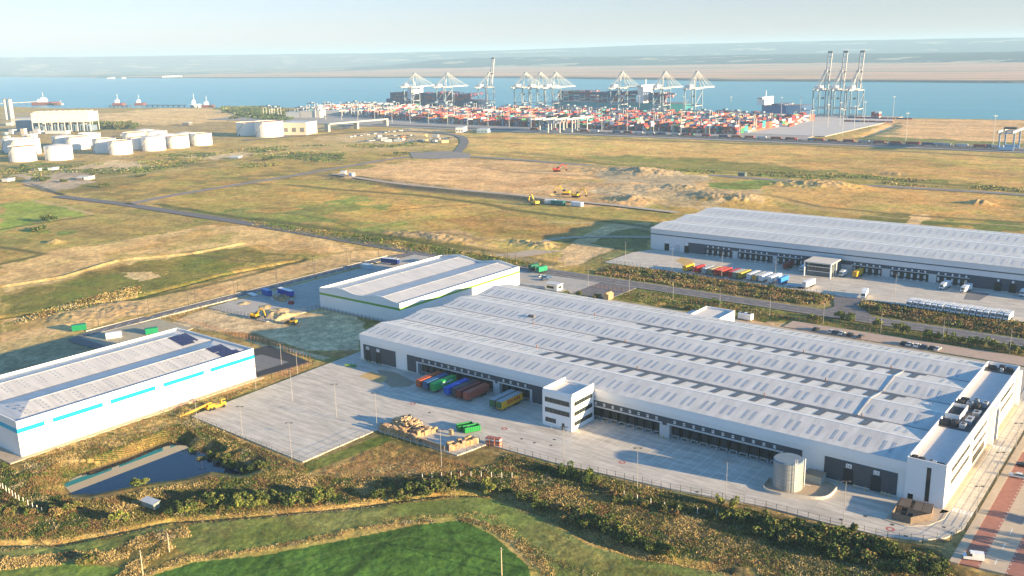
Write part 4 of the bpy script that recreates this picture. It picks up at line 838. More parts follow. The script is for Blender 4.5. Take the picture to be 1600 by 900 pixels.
solar_array(-303.4, [(-302.8, -298.5+k*.6, 196.6+k*1.15) for k in range(6)]); solar_array(-303.4, [(-297.2+k*.3, -292.8, 197.0+k*1.15) for k in range(7)])
# ---- far distribution shed
X0b, X1b, Y0b, ZEb = -283.5, 60, 504.5, 12.9; BAYb = 31.0
V = thing("distribution_shed", "very long pale ridged shed with a navy dock band at the right edge of view", "warehouse", (X0b, Y0b, 0)); m = MB(); prof = [(Y0b, ZEb)]
for k in range(3): prof += [(Y0b+BAYb*(k+.5), ZEb+1.5), (Y0b+BAYb*(k+1), ZEb+.3)]
m.poly([(X0b, Y0b, 0)]+[(X0b, a, b-.05) for a, b in prof]+[(X0b, Y0b+3*BAYb, 0)])
m.poly([(X0b, Y0b, 0), (X1b, Y0b, 0), (X1b, Y0b, ZEb), (X0b, Y0b, ZEb)]); m.poly([(X1b, Y0b+93, 0), (X0b, Y0b+93, 0), (X0b, Y0b+93, ZEb), (X1b, Y0b+93, ZEb)]); m.build("wall", mat("pale_cladding", (0.62,0.63,0.64), 0.4, var=0.03), V)
m = MB(); m.box(X0b, Y0b-.06, 9.3, X1b, Y0b-.003, 9.9); m.build("dark_stripe", GREYC, V)
m = MB(); m.box(-257.5, Y0b-.08, 0.3, X1b, Y0b-.003, 6.6); m.build("dark_wall_band", mat("navy_cladding", (0.045,0.06,0.09), 0.5), V)
for k in range(3):
    ya, yr, yb = Y0b+BAYb*k, Y0b+BAYb*(k+.5), Y0b+BAYb*(k+1); za = ZEb if k == 0 else ZEb+.3
    m = MB(); m.poly([(X0b-.6, ya-(.4 if k == 0 else 0), za), (X1b, ya-(.4 if k == 0 else 0), za), (X1b, yr, ZEb+1.5), (X0b-.6, yr, ZEb+1.5)]); m.poly([(X0b-.6, yr, ZEb+1.5), (X1b, yr, ZEb+1.5), (X1b, yb, ZEb+.3), (X0b-.6, yb, ZEb+.3)]); m.build("roof_bay", ROOFX, V); m = MB(); m.box(X0b-.6, yr-.2, ZEb+1.45, X1b, yr+1.9, ZEb+1.62); m.build("ridge_strip", WHITE, V)  # wide white strip added behind each ridge, painted as the bright sunlit slope
cnt = 0; extra = MB()
for k in range(3):
    for j in range(62):
        x = -276+j*4.6
        for s in (0, 1):
            y0_, y1_ = (Y0b+BAYb*k+3.5, Y0b+BAYb*k+12) if s == 0 else (Y0b+BAYb*(k+1)-12, Y0b+BAYb*(k+1)-3.5)
            zf = (lambda y: (ZEb if k == 0 else ZEb+.3)+(y-Y0b-BAYb*k)*((1.5 if k == 0 else 1.2)/15.5)+.05) if s == 0 else (lambda y: ZEb+.3+(Y0b+BAYb*(k+1)-y)*(1.2/15.5)+.05)
            tm = MB() if (s == 0 and k == 0) else extra
            tm.poly([(x, y0_, zf(y0_)), (x+.8, y0_, zf(y0_)), (x+.8, y1_, zf(y1_)), (x, y1_, zf(y1_))])
            if tm is not extra: tm.build("skylight", mat("rooflight_pale", (0.40,0.41,0.42), 0.3), V)
extra.build("skylights_beyond", MATS["rooflight_pale"], V, kind="stuff")
def XB(px, z): return SX(px, Y0b, z)
G1 = [1106+8.2*k for k in range(5)]; G2 = [1156+8.4*k for k in range(6)]; G3 = [1216+9*k for k in range(5)]; G4 = [1335+9.8*k for k in range(5)]; G5 = [1394+10.2*k for k in range(6)]; G6 = [1466+10.8*k for k in range(5)]
dm = MB(); dm.box(-1.5, -.25, .9, 1.5, -.09, 4.2); dme = dm.mesh("dock_door", BLACK); pm_ = MB(); pm_.box(-.55, -.3, 1.6, .55, -.26, 3.6); pme = pm_.mesh("door", LGREY)
sm_ = MB(); sm_.box(-.4, -.14, 5.0, .4, -.09, 5.9); sme = sm_.mesh("number_sign", SIGNW); lm = MB(); lm.box(-.5, -1.2, 0, .5, -.3, .9); lme = lm.mesh("dock_leveller", LGREY)
for grp in (G1, G2, G3, G4, G5, G6):
    for px in grp:
        x = XB(px, 2.5); o = bpy.data.objects.new("dock_door", dme); COL.objects.link(o); o.parent = V; o.location = (x-X0b, 0, 0)
        for q_, nm in ((pme, "door"), (lme, "dock_leveller")): c = bpy.data.objects.new(nm, q_); COL.objects.link(c); c.parent = o
        s = bpy.data.objects.new("number_sign", sme); COL.objects.link(s); s.parent = V; s.location = (x-X0b, 0, 0)
for px, m_ in ((1042,BLACK),(1059,LGREY),(1073,BLACK),(1559,BLACK),(1582,BLACK)):
    x = XB(px, 2); m = MB(); m.box(x-1.6, Y0b-.16, .06, x+1.6, Y0b-.09, 4.4); m.build("level_door", m_, V)
    m = MB(); m.box(x-.5, Y0b-.16, 4.9, x+.5, Y0b-.09, 5.9); m.build("number_sign", SIGNW, V)
m = MB()
for a, b in ((1145,1153),(1208,1214),(1312,1332),(1378,1391),(1451,1463)): q_ = MB(); q_.box(XB(a, 2), Y0b-.5, 0, XB(b, 2), Y0b-.09, 4.49); q_.build("dock_pier", LGREY, V)
m.box(XB(1143, 4), Y0b-.6, 4.5, XB(1250, 4), Y0b-.09, 4.8); m.build("dock_canopy", LGREY, V); m = MB(); m.box(XB(1330, 4), Y0b-.6, 4.5, XB(1515, 4), Y0b-.09, 4.8); m.build("dock_canopy", LGREY, V)
# canopy office in front of it
m = MB(); cx0, cx1, cy0, cy1 = -178.5, -163.5, 485, 503.5
K = m.box(cx0+1, cy0+3, 0, cx1-1, cy1, 7.4); kk = m.build("canopy_office", mat("slate_panel", (0.10,0.12,0.13), 0.4), V)
m = MB(); m.box(cx0, cy0, 7.5, cx1, cy1, 8.1); m.build("canopy_roof", mat("canopy_top", (0.6,0.55,0.48), 0.6), kk)
m = MB()
for x in (cx0+.4, cx1-.4):
    for y in (cy0+.4, cy0+9): m.beam((x, y, 0), (x, y, 7.5), .6)
m.box(cx0+.9, cy0+2.9, 2.4, cx1-.9, cy0+2.98, 2.7); m.box(cx0+.9, cy0+2.9, 5.0, cx1-.9, cy0+2.98, 5.3); m.build("column", SIGNW, kk)
windows_front(kk, cx0+1.6, cx1-1.6, cy0+3, 2.9, 4.8, 6); windows_front(kk, cx0+1.6, cx1-1.6, cy0+3, 5.5, 7.0, 6)
# ------------------------------------------------------------------ vehicles and yard things
TYRE = mat("tyre", (0.02, 0.02, 0.02), 0.85); CHAS = mat("chassis_dark", (0.035, 0.035, 0.04), 0.7); TLIGHT = mat("tail_lamp_red", (0.35, 0.02, 0.02), 0.4)
CW = mat("lorry_white", (0.78, 0.78, 0.77), 0.4, var=0.05)
def wheels(par, xs, ys, r=.48, wdt=.3):
    me = MB(); me.hcyl((0, -wdt/2, 0), (0, wdt/2, 0), r, 12); me = me.mesh("wheel", TYRE)
    for x in xs:
        for y in ys: o = bpy.data.objects.new("wheel", me); COL.objects.link(o); o.parent = par; o.location = (x, y, r)
def box_trailer(name, label, cat, color, L=11.9, roofc=None, kind="container", group=None, rearc=None, H=2.6):
    """front (kingpin end) at local -X ... rear doors at +X end; local X is length"""
    t = thing(name, label, cat, group=group); wd = 2.3; z0 = 1.15; h = H; cm = paint(*color)
    m = MB()
    m.box(0, -wd/2, z0, L, wd/2, z0+h, 0, top=1)
    if kind == "container":
        for k in range(int(L/.55)):
            x = .15+k*.55; m.box(x, -wd/2-.03, z0+.12, x+.22, -wd/2+.0, z0+h-.12); m.box(x, wd/2-.0, z0+.12, x+.22, wd/2+.03, z0+h-.12)
            if k % 2 == 0: m.box(x, -wd/2+.12, z0+h-.01, x+.3, wd/2-.12, z0+h+.02, 1)
        for x in (0, L-.14):
            for y in (-wd/2-.035, wd/2-.09): m.box(x-.002, y, z0-.02, x+.142, y+.125, z0+h+.02)
    elif kind == "curtain":
        m.box(-.03, -wd/2-.03, z0+h-.12, L+.03, wd/2+.03, z0+h+.03, 1); m.box(-.03, -wd/2-.03, z0-.14, L+.03, wd/2+.03, z0+.02)
        for k in range(8): m.box(.3+k*L/8, -wd/2-.02, z0, .38+k*L/8, -wd/2+.001, z0+h-.1, 0)
    b = m.build("cargo_box", [cm, paint(*(roofc or color))], t, world=False)
    d = MB(); d.box(-.06, -wd/2+.1, z0+.08, -.032, -.04, z0+h-.1); d.box(-.06, .04, z0+.08, -.032, wd/2-.1, z0+h-.1); d.build("front_panel", paint(*(rearc or tuple(c*.8 for c in color))), t, world=False)
    c = MB(); c.box(.3, -.5, .85, L-.2, .5, z0-.142); c.box(L-.25, -wd/2+.1, .5, L-.1, wd/2-.1, .7); c.box(1.9, -1.0, .1, 2.1, -.8, .85); c.box(1.9, .8, .1, 2.1, 1.0, .85); c.build("chassis", CHAS, t, world=False)
    wheels(t, (L-4.3, L-3.1, L-1.9), (-.95, .95)); return t
def put(t, x, y, rz, z=0.06): t.location = (x, y, z); t.rotation_euler = (0, 0, rz); return t
N90 = math.radians(90)
GRP = "trailers backed onto the docks of the big warehouse"
YF = 235.3
specs = [("rust red container trailer, leftmost of those on the docks", (0.42,0.10,0.045), None, 653.5, "container", 1), ("dark blue container trailer between the rust red and green ones", (0.03,0.10,0.22), (0.03,0.12,0.30), 664.4, "container", 1),
 ("bright green container trailer with white lettering on its side", (0.02,0.36,0.09), None, 676, "container", 1), ("vivid blue tall trailer beside the bright green one", (0.012,0.10,0.50), None, 697, "container", 1),
 ("maroon container trailer, left of the brownish red one", (0.20,0.035,0.03), None, 716, "container", 1), ("brownish red container trailer, rightmost before the grey wall pier", (0.36,0.085,0.055), None, 727.5, "container", 1),
 ("grey topped trailer with dark green front beside the yellow one", (0.10,0.13,0.11), (0.30,0.34,0.36), 769, "curtain", 1), ("yellow curtain trailer with red lettering and a grey roof", (0.85,0.42,0.015), (0.30,0.34,0.36), 780, "curtain", 1)]
trs = []
for lab, c, rc, px, kd, _ in specs:
    t = box_trailer("container_trailer" if kd == "container" else "curtain_trailer", lab, "trailer", c, roofc=rc, kind=kd, group=GRP, rearc=(0.03,0.12,0.05) if kd == "curtain" else None)
    x = min(DOCKX, key=lambda d: abs(d-SX(px, YF, 1.0))); x = SX(px, YF, 1.2); put(t, x, YF, N90); trs.append(t)
t = box_trailer("container_trailer", "dark grey container trailer half hidden behind the vivid blue one", "trailer", (0.06,0.07,0.075), kind="container", group=GRP); put(t, SX(706, YF, 1.2)+0.4, YF+1.0, N90)
def tex(t, body, size, x, y, z, rot, c): 
    cu = bpy.data.curves.new("lettering", 'FONT'); cu.body = body; cu.size = size; cu.align_x = 'CENTER'; cu.align_y = 'CENTER'; cu.extrude = .01; cu.offset = .02*size; cu.materials.append(c)
    lettering(cu, "lettering", t, (x, y, z), rot)
LR = mat("lettering_red", (0.45, 0.01, 0.01), 0.5)
tex(trs[7], "SWAIN", 2.3, 6.6, -1.19, 2.45, (N90, 0, 0), LR); tex(trs[2], "EVERGREEN", 1.15, 6.8, -1.20, 2.75, (N90, 0, 0), SIGNW)
# skips
def skip(label, px, py, c, rz, L=5.5, Wd=2.3, H=1.9, fill=None, letter=False, group=None, cat="skip", name="waste_skip"):
    p = G(px, py); t = thing(name, label, cat, (p.x, p.y, .07), rz, group); m = MB(); cm = paint(*c); e = .12; i = 0
    m.box(-L/2, -Wd/2, .2, L/2, -Wd/2+e, H); m.box(-L/2, Wd/2-e, .2, L/2, Wd/2, H); m.box(-L/2, -Wd/2+e, .2, -L/2+e, Wd/2-e, H); m.box(L/2-e, -Wd/2+e, .2, L/2, Wd/2-e, H); m.box(-L/2+e, -Wd/2+e, .2, L/2-e, Wd/2-e, .32)
    for k in range(7): m.box(-L/2+.3+k*(L-.7)/6, -Wd/2-.08, .3, -L/2+.4+k*(L-.7)/6, -Wd/2-.002, H-.1); m.box(-L/2+.3+k*(L-.7)/6, Wd/2+.002, .3, -L/2+.4+k*(L-.7)/6, Wd/2+.08, H-.1)
    m.box(-L/2-.04, -Wd/2-.09, H, L/2+.04, -Wd/2+e+.04, H+.1); m.box(-L/2-.04, Wd/2-e-.04, H, L/2+.04, Wd/2+.09, H+.1)
    m.build("body", cm, t, world=False); m = MB(); m.box(-L/2+.2, -Wd/2+.2, 0, L/2-.2, -Wd/2+.45, .2); m.box(-L/2+.2, Wd/2-.45, 0, L/2-.2, Wd/2-.2, .2); m.build("runners", CHAS, t, world=False)
    if fill:
        m = MB()
        for k in range(26): m.rbox(random.uniform(-L/2+.7, L/2-.7), random.uniform(-Wd/2+.5, Wd/2-.5), random.uniform(.33, H-.5), random.uniform(.3, 1.1), random.uniform(.2, .6), random.uniform(.1, .4), random.uniform(0, 3))
        m.build("waste_load", paint(*fill), t, world=False, kind="stuff")
    if letter: tex(t, "Brown", .8, 0, -Wd/2-.1, 1.2, (N90, 0, 0), SIGNW)
    return t
skip("green open skip nearest the warehouse, tipped beside its twin in the yard", 727, 671, (0.015,0.19,0.045), math.radians(62), fill=(0.30,0.12,0.08))
s2 = skip("green open skip with rubble inside, nearest the stacked pallets", 737, 674, (0.012,0.22,0.05), math.radians(62), fill=(0.42,0.26,0.18))
# pallet walls and heap
WOODS = [mat("pallet_wood_%d" % i, c, 0.9, var=0.2, vscale=1.0) for i, c in enumerate(((0.50,0.33,0.17),(0.58,0.42,0.25),(0.38,0.26,0.17),(0.46,0.30,0.20)))]
def pallet_mesh(n, wi):
    m = MB()
    for k in range(n):
        z = k*.145
        for y in (-.5, 0, .38): m.box(-.6, y, z, .6, y+.12, z+.09)
        for i in range(5): m.box(-.6+i*.26, -.5, z+.092, -.46+i*.26, .5, z+.115)
    return m.mesh("pallet_stack", WOODS[wi])
PM = [pallet_mesh(n, n % 4) for n in (10, 12, 13, 14, 15, 16)]
def pstack(px, py, rz, k, lab, z=0.07, world=None, group="stacks of wooden pallets in the yard"):
    p = Vector(world) if world else G(px, py); o = bpy.data.objects.new("pallet_stack", PM[k % len(PM)]); COL.objects.link(o); o.location = (p[0], p[1], z); o.rotation_euler = (0, 0, rz); props(o, lab, "pallet stack", group); return o
def along(a, b, n):
    return [(a[0]+(b[0]-a[0])*(i+.5)/n, a[1]+(b[1]-a[1])*(i+.5)/n) for i in range(n)]
rows = [("along the front fence, %s from the heap end", (-213.0,200.3), (-194.9,200.3), 14), ("in the sunlit row by the meadow, %s from the fence", (-183.0,200.4), (-179.6,211.0), 9), ("in the file behind the sunlit row, %s from the fence", (-184.6,201.2), (-181.6,211.2), 8),
        ("in the inner row beside the heap, %s from the fence", (-198.4,202.2), (-196.6,210.0), 6), ("left of the short inner row, %s from the fence", (-200.0,202.2), (-198.2,209.0), 5), ("in the fence line's back file, %s from the heap end", (-212.3,201.8), (-202.5,201.9), 8)]
for lab, a, b, n in rows:
    ang = math.atan2(b[1]-a[1], b[0]-a[0])
    for i, q in enumerate(along(a, b, n)): pstack(0, 0, ang+random.uniform(-.05, .05), random.randint(0, 5), "wooden pallet stack "+lab % ORD[i], world=(q[0]+random.uniform(-.1, .1), q[1]+random.uniform(-.1, .1)))
pstack(0, 0, .2, 2, "lone wooden pallet stack in the middle of the shaded yard pen", world=(-190.9, 210.5)); pstack(0, 0, .1, 0, "smaller wooden pallet stack at the end of the front fence row", world=(-193.6, 200.6))
hp = MB(); hm_ = [WOODS[0], WOODS[1], WOODS[2], mat("dark_scrap", (0.10,0.08,0.07), 0.9)]
for k in range(420):
    a = random.uniform(0, 6.28); r = abs(random.gauss(0, .5)); x = -207.5+math.cos(a)*r*6.5; y = 206.8+math.sin(a)*r*4.6; top_ = max(0, 3.3*(1-((x+207.5)/7.6)**2-((y-206.8)/5.4)**2))
    hp.rbox(x, y, random.uniform(0, top_)+.06, random.uniform(.6, 1.5), random.uniform(.5, 1.1), random.uniform(.12, .7), a*3, random.choice((0, 1, 1, 2, 3)), tilt=random.uniform(-.5, .5))
props(hp.build("broken_pallet_heap", hm_), "untidy heap of broken pallets and timber at the left of the pen", "heap", kind="stuff")
m = MB(); m.prism([(-186.5,212.0),(-178.9,213.6),(-179.2,214.6),(-186.9,213.0)], 0.06, 1.9); 
# brick red crates by the pallets
for i, (x, y) in enumerate(((-176.2,211.9),(-174.6,212.3),(-173.0,212.9))):
    t = thing("crate_stack", ["dark stack of red bale crates next to the pallet rows", "middle stack of red bale crates by the yard fence", "sunlit stack of red and white bale crates by the yard fence"][i], "crate", (x, y, .07), .18, "red bale crates")
    for k in range(2):
        m = MB(); m.box(-.75, -.9, k*1.25, .75, .9, k*1.25+1.15); c = m.build("crate", paint(0.34, 0.12, 0.085), t, world=False); m = MB(); m.box(.752, -.6, k*1.25+.3, .77, .6, k*1.25+.8); m.box(-.6, -.92, k*1.25+.3, .6, -.902, k*1.25+.8); m.build("label_patch", SIGNW if k else paint(0.6, 0.3, 0.22), c, world=False)
for i, (x, y) in enumerate(((-209.5,199.2),(-206,199.2))): pass
# small concrete wall round the pen
m = MB(); m.box(-193.2, 199.8, .05, -184.2, 200.1, 1.7); props(m.build("timber_screen", WOODS[2]), "low brown timber screen between the two pallet rows", "screen")
# water tank
T = thing("water_tank", "round galvanised sprinkler water tank on the gravel island by the docks", "tank", (-88.4, 237.3, .16)); m = MB(); m.cyl(0, 0, 0, 8.1, 4.1, n=40); m.build("shell", mat("tank_steel", (0.33,0.35,0.35), 0.45, metal=0.35, var=0.08, vscale=0.4), T, world=False)
m = MB(); m.cyl(0, 0, 8.1, 8.4, 4.2, 3.9, n=40); m.build("lid", mat("tank_lid", (0.16,0.21,0.25), 0.6, var=0.1), T, world=False)
m = MB()
for z in range(1, 8): m.cyl(0, 0, z-.05, z+.05, 4.14, n=40, cap=False)
m.build("hoops", SILV, T, world=False)
a0 = math.radians(-42); m = MB(); rx, ry = math.cos(a0), math.sin(a0)
for s in (-.3, .3): m.beam((rx*4.5-ry*s, ry*4.5+rx*s, 0), (rx*4.5-ry*s, ry*4.5+rx*s, 10), .09)
for k in range(18): m.beam((rx*4.5-ry*.3, ry*4.5+rx*.3, .5+k*.5), (rx*4.5+ry*.3, ry*4.5-rx*.3, .5+k*.5), .06)
for k in range(5): m.cyl(rx*4.75, ry*4.75, 2.5+k*1.5, 2.56+k*1.5, .5, n=10, cap=False)
m.build("ladder", SIGNW, T, world=False); m = MB(); m.hcyl((3.9, 2.3, 0), (3.9, 2.3, 8.5), .12); m.hcyl((3.9, 2.3, .6), (5.6, 2.6, .6), .12); m.build("pipe", SIGNW, T, world=False)
T = thing("pump_house", "small grey pump cabin with a tan two leaf lid beside the round tank", "cabin", (-83.5, 245.0, .16)); m = MB(); m.box(-2.6, -1.9, 0, 2.6, 1.9, 2.3); m.build("wall", mat("cabin_grey", (0.34,0.37,0.35), 0.6, var=0.08), T, world=False)
m = MB(); m.hexa([(-2.7,-2,2.31),(-.03,-2,2.31),(-.03,2,2.31),(-2.7,2,2.31)], [(-2.7,-2,2.4),(-.03,-2,2.5),(-.03,2,2.5),(-2.7,2,2.4)]); m.hexa([(.03,-2,2.31),(2.7,-2,2.31),(2.7,2,2.31),(.03,2,2.31)], [(.03,-2,2.5),(2.7,-2,2.4),(2.7,2,2.4),(.03,2,2.5)]); m.build("roof", mat("cabin_lid", (0.30,0.22,0.15), 0.7, var=0.1), T, world=False)
# bin store
T = thing("bin_store", "timber fenced bin store with three flat brown lids at the foot of the wing", "bin store", (-55.5, 240.3, .18), .12); fence_pts = [(-4.3,-5.2),(.3,-5.9),(4.6,-1.2),(4.5,4.3),(-3.6,4.6)]
m = MB()
for a, b in zip(fence_pts, fence_pts[1:]+fence_pts[:1]):
    d = math.hypot(b[0]-a[0], b[1]-a[1]); n = int(d/.28)
    for k in range(n): x = a[0]+(b[0]-a[0])*(k+.5)/n; y = a[1]+(b[1]-a[1])*(k+.5)/n; m.rbox(x, y, 0, d/n*.9, .06, 1.9+.04*(k % 3), math.atan2(b[1]-a[1], b[0]-a[0]))
m.build("fence", mat("fence_timber", (0.19,0.145,0.11), 0.9, var=0.2, vscale=1.2), T, world=False)
for i, (x, y, a, b) in enumerate(((-2.2,1.8,2.6,4.4),(1.1,1.2,1.9,4.6),(3.3,1.0,1.9,4.6))):
    m = MB(); m.rbox(x, y, 1.95, a*1.05, b*1.2, .12, 0); m.build("lid", mat("store_lid", (0.12,0.095,0.08), 0.85, var=0.2), T, world=False)
for i, (x, y) in enumerate(((-2,-2.0),(-.2,-2.6),(-2,-.2))):
    m = MB(); m.box(x-.6, y-.5, .1, x+.6, y+.5, 1.2); m.build("bin", DARKU, T, world=False)
# bollards at the level doors
bm_ = MB(); bm_.cyl(0, 0, 0, 1.15, .16, n=10); bm_.cyl(0, 0, 1.15, 1.25, .12, n=10); bme = bm_.mesh("bollard", mat("bollard_buff", (0.40,0.36,0.18), 0.7))
for i, x in enumerate((-271.0,-266.9,-264.8,-260.9,-77.4,-73.0,-69.8,-65.4,-64.4,-63.4,-134.4,-133.0)):
    o = bpy.data.objects.new("bollard", bme); COL.objects.link(o); o.location = (x, 246.9, .07); w_ = "left hand" if x < -200 else ("right hand" if x > -100 else "middle")
    props(o, f"buff bollard by the {w_} wall openings, {ORD[i if i < 4 else (i-4 if i < 10 else i-10)]} from the left there", "bollard", "bollards guarding the wall openings")
# yellow machine on the yard's left corner: mobile crane
def yellow(): return mat("plant_yellow", (0.62, 0.34, 0.02), 0.5, var=0.08)
T = thing("mobile_crane", "yellow mobile crane with its long jib laid low at the yard's left corner", "crane"); T.location = (-275.5, 180.5, .06); T.rotation_euler = (0, 0, math.radians(80))
m = MB(); m.box(-3.6, -1.2, .7, 3.4, 1.2, 1.5); m.box(-3.2, -1.1, 1.5, -.8, 1.1, 2.2); m.build("carrier", yellow(), T, world=False); m = MB(); m.box(1.6, -1.15, 1.55, 3.3, .1, 3.0); m.build("cab", yellow(), T, world=False)
m = MB(); m.box(1.9, -1.18, 2.1, 3.33, .13, 2.8); m.build("windscreen", GLASS, T, world=False); m = MB(); m.beam((-1.6, .5, 2.4), (-10.5, .3, .9), .7, .6); m.beam((-10, .3, 1.0), (-13.2, .25, .6), .4, .4); m.build("jib", mat("jib_orange", (0.62,0.30,0.03), 0.5), T, world=False); wheels(T, (-2.6, -1.3, 2.4), (-1.1, 1.1), .6, .4)
# excavators
def excavator(label, px, py, rz, c, s=1.0, zz=0.0, reach=1.0, group="diggers working the far site"):
    p = G(px, py); T = thing("excavator", label, "excavator", (p.x, p.y, zz), rz, group); T.scale = (s, s, s); cm = paint(*c, name="digger_%.2f_%.2f" % c[:2])
    for y in (-1.15, 1.15): m = MB(); m.prism([(-2.0, 0), (2.0, 0), (2.3, .45), (2.0, .9), (-2.0, .9), (-2.3, .45)], -.3, .3); me = MB(); me.v = [(x, y+z, yy) for x, yy, z in m.v]; me.f = m.f; me.m = m.m; me.build("track", CHAS, T, world=False)
    m = MB(); m.box(-2.3, -1.3, 1.0, 1.4, 1.3, 2.0); m.box(-2.5, -1.2, 1.0, -1.2, 1.2, 2.3); m.build("body", cm, T, world=False); m = MB(); m.box(.1, .2, 2.0, 1.6, 1.25, 3.1); m.build("cab", GLASS, T, world=False)
    m = MB(); m.beam((1.2, -.3, 1.8), (3.6, -.3, 5.0*reach), .5, .6); m.beam((3.6, -.3, 5.0*reach), (5.8, -.3, 4.4*reach), .4, .5); m.build("boom", cm, T, world=False); m = MB(); m.beam((5.7, -.3, 4.6*reach), (6.6, -.3, 1.6), .35, .4); m.build("stick", cm, T, world=False)
    m = MB(); m.hexa([(6.2, -.8, .6), (7.2, -.8, .9), (7.2, .2, .9), (6.2, .2, .6)], [(5.9, -.8, 1.5), (6.9, -.8, 1.8), (6.9, .2, 1.8), (5.9, .2, 1.5)]); m.build("bucket", CHAS, T, world=False); return T
excavator("big yellow excavator working on the sandy plot behind the cyan barred shed", 399, 497, math.radians(15), (0.70,0.40,0.02), 0.95, 0.2, group="plant on the sandy plot")
excavator("orange red excavator on the brown site under the perimeter road", 870, 268, math.radians(20), (0.65,0.08,0.03), 1.6, group=None)
for i, (px, py, an) in enumerate(((836,320,160),(884,304,200),(900,308,10))): excavator("yellow digger by the far site track, %s from the left" % ORD[i], px, py, math.radians(an), (0.80,0.50,0.03), 1.5)
T = thing("wheel_loader", "yellow wheel loader parked at the shadow edge of the sandy plot", "loader", tuple(G(457,506))+(), math.radians(200)); m = MB(); m.box(-2.2, -.9, .9, .8, .9, 1.9); m.box(.8, -.6, .7, 2.4, .6, 1.2); m.build("body", yellow(), T, world=False)
m = MB(); m.box(-.9, -.8, 1.9, .5, .8, 3.0); m.build("cab", GLASS, T, world=False); m = MB(); m.hexa([(2.6,-1.3,.1),(3.8,-1.3,.1),(3.8,1.3,.1),(2.6,1.3,.1)], [(2.5,-1.3,1.2),(3.0,-1.3,1.3),(3.0,1.3,1.3),(2.5,1.3,1.2)]); m.build("bucket", CHAS, T, world=False); wheels(T, (-1.4, 1.5), (-1.0, 1.0), .75, .5)
# cars and vans
def car(label, c, L=4.2, wd=1.75, h=1.4, van=False, group=None, name="parked_car", cat="car"):
    T = thing(name, label, cat, group=group); m = MB(); hb = .8 if not van else 1.0
    pr = [(-L/2, .3), (L/2-.1, .3), (L/2, .55), (L/2-.05, hb-.05), (L/2-1.0 if not van else L/2-.75, hb+.05), (-L/2+.1, hb+.05), (-L/2, hb-.1)]
    n = len(pr); m.v = [(x, -wd/2, z) for x, z in pr]+[(x, wd/2, z) for x, z in pr]; m.f = [tuple(range(n)), tuple(range(2*n-1, n-1, -1))]+[((k+1) % n, k, n+k, n+(k+1) % n) for k in range(n)]; m.m = [0]*(n+2)
    if van: m.hexa([(-L/2+.02, -wd/2+.03, hb), (L/2-.8, -wd/2+.03, hb), (L/2-.8, wd/2-.03, hb), (-L/2+.02, wd/2-.03, hb)], [(-L/2+.08, -wd/2+.12, h), (L/2-1.5, -wd/2+.12, h), (L/2-1.5, wd/2-.12, h), (-L/2+.08, wd/2-.12, h)])
    else: m.hexa([(-L/2+.9, -wd/2+.22, h-.08), (L/2-1.9, -wd/2+.22, h-.08), (L/2-1.9, wd/2-.22, h-.08), (-L/2+.9, wd/2-.22, h-.08)], [(-L/2+1.0, -wd/2+.26, h), (L/2-2.0, -wd/2+.26, h), (L/2-2.0, wd/2-.26, h), (-L/2+1.0, wd/2-.26, h)])
    m.build("body", paint(*c, rough=0.25), T, world=False); m = MB()
    if van: m.hexa([(L/2-1.9, -wd/2+.01, hb+.1), (L/2-.82, -wd/2+.01, hb+.1), (L/2-.82, wd/2-.01, hb+.1), (L/2-1.9, wd/2-.01, hb+.1)], [(L/2-1.9, -wd/2+.09, h-.15), (L/2-1.32, -wd/2+.09, h-.15), (L/2-1.32, wd/2-.09, h-.15), (L/2-1.9, wd/2-.09, h-.15)])
    else: m.hexa([(-L/2+.3, -wd/2+.08, hb+.055), (L/2-1.1, -wd/2+.08, hb+.055), (L/2-1.1, wd/2-.08, hb+.055), (-L/2+.3, wd/2-.08, hb+.055)], [(-L/2+.9, -wd/2+.22, h-.082), (L/2-1.9, -wd/2+.22, h-.082), (L/2-1.9, wd/2-.22, h-.082), (-L/2+.9, wd/2-.22, h-.082)])
    m.build("windows", GLASS, T, world=False); wheels(T, (-L/2+.75, L/2-.8), (-wd/2+.12, wd/2-.12), .32, .22)
    for y in (-wd/2+.3, wd/2-.3): m = MB(); m.box(L/2-.06, y-.17, .58, L/2+.012, y+.17, .72); m.build("headlight", SIGNW, T, world=False)
    return T
v = car("white panel van parked across the red bays at the bottom right corner", (0.80,0.80,0.78), 4.6, 1.85, 1.95, True, name="parked_van", cat="van"); p = G(1520.5, 874); put(v, p.x, p.y, math.radians(200), .055)
c1 = car("silver hatchback parked in the red bays near the right edge", (0.55,0.58,0.62)); p = G(1589, 746); put(c1, p.x, p.y, math.radians(186), .055)
c2 = car("black car beyond the silver hatchback at the right edge", (0.02,0.02,0.025)); p = G(1600, 729); put(c2, p.x, p.y, math.radians(186), .055)
cols = {"black": (0.02,0.02,0.025), "silver": (0.50,0.52,0.55), "white": (0.75,0.75,0.74), "navy": (0.03,0.05,0.10), "dark grey": (0.08,0.08,0.09), "red": (0.30,0.02,0.02), "blue": (0.05,0.12,0.28)}
base_cars = {k: None for k in cols}
def small_car(cn, x, y, rz, label, group, z=.055):
    if base_cars[cn] is None: base_cars[cn] = car(label, cols[cn], group=group); return put(base_cars[cn], x, y, rz, z)
    c = copy_tree(base_cars[cn], (x, y, z), rz, label, group); return c
for i, (px, cn) in enumerate(((1275,"black"),(1299,"silver"),(1306,"navy"),(1315,"silver"),(1328,"black"),(1345,"dark grey"),(1412,"black"),(1421,"silver"),(1433,"white"),(1443,"navy"),(1456,"black"),(1465,"silver"))):
    small_car(cn, SX(px, 389.5, .5), 389.5, math.radians(84+random.uniform(-3, 3)), f"{cn} car in the line behind the long warehouse, {ORD[i]} from the left", "cars lined up behind the warehouse", .05)
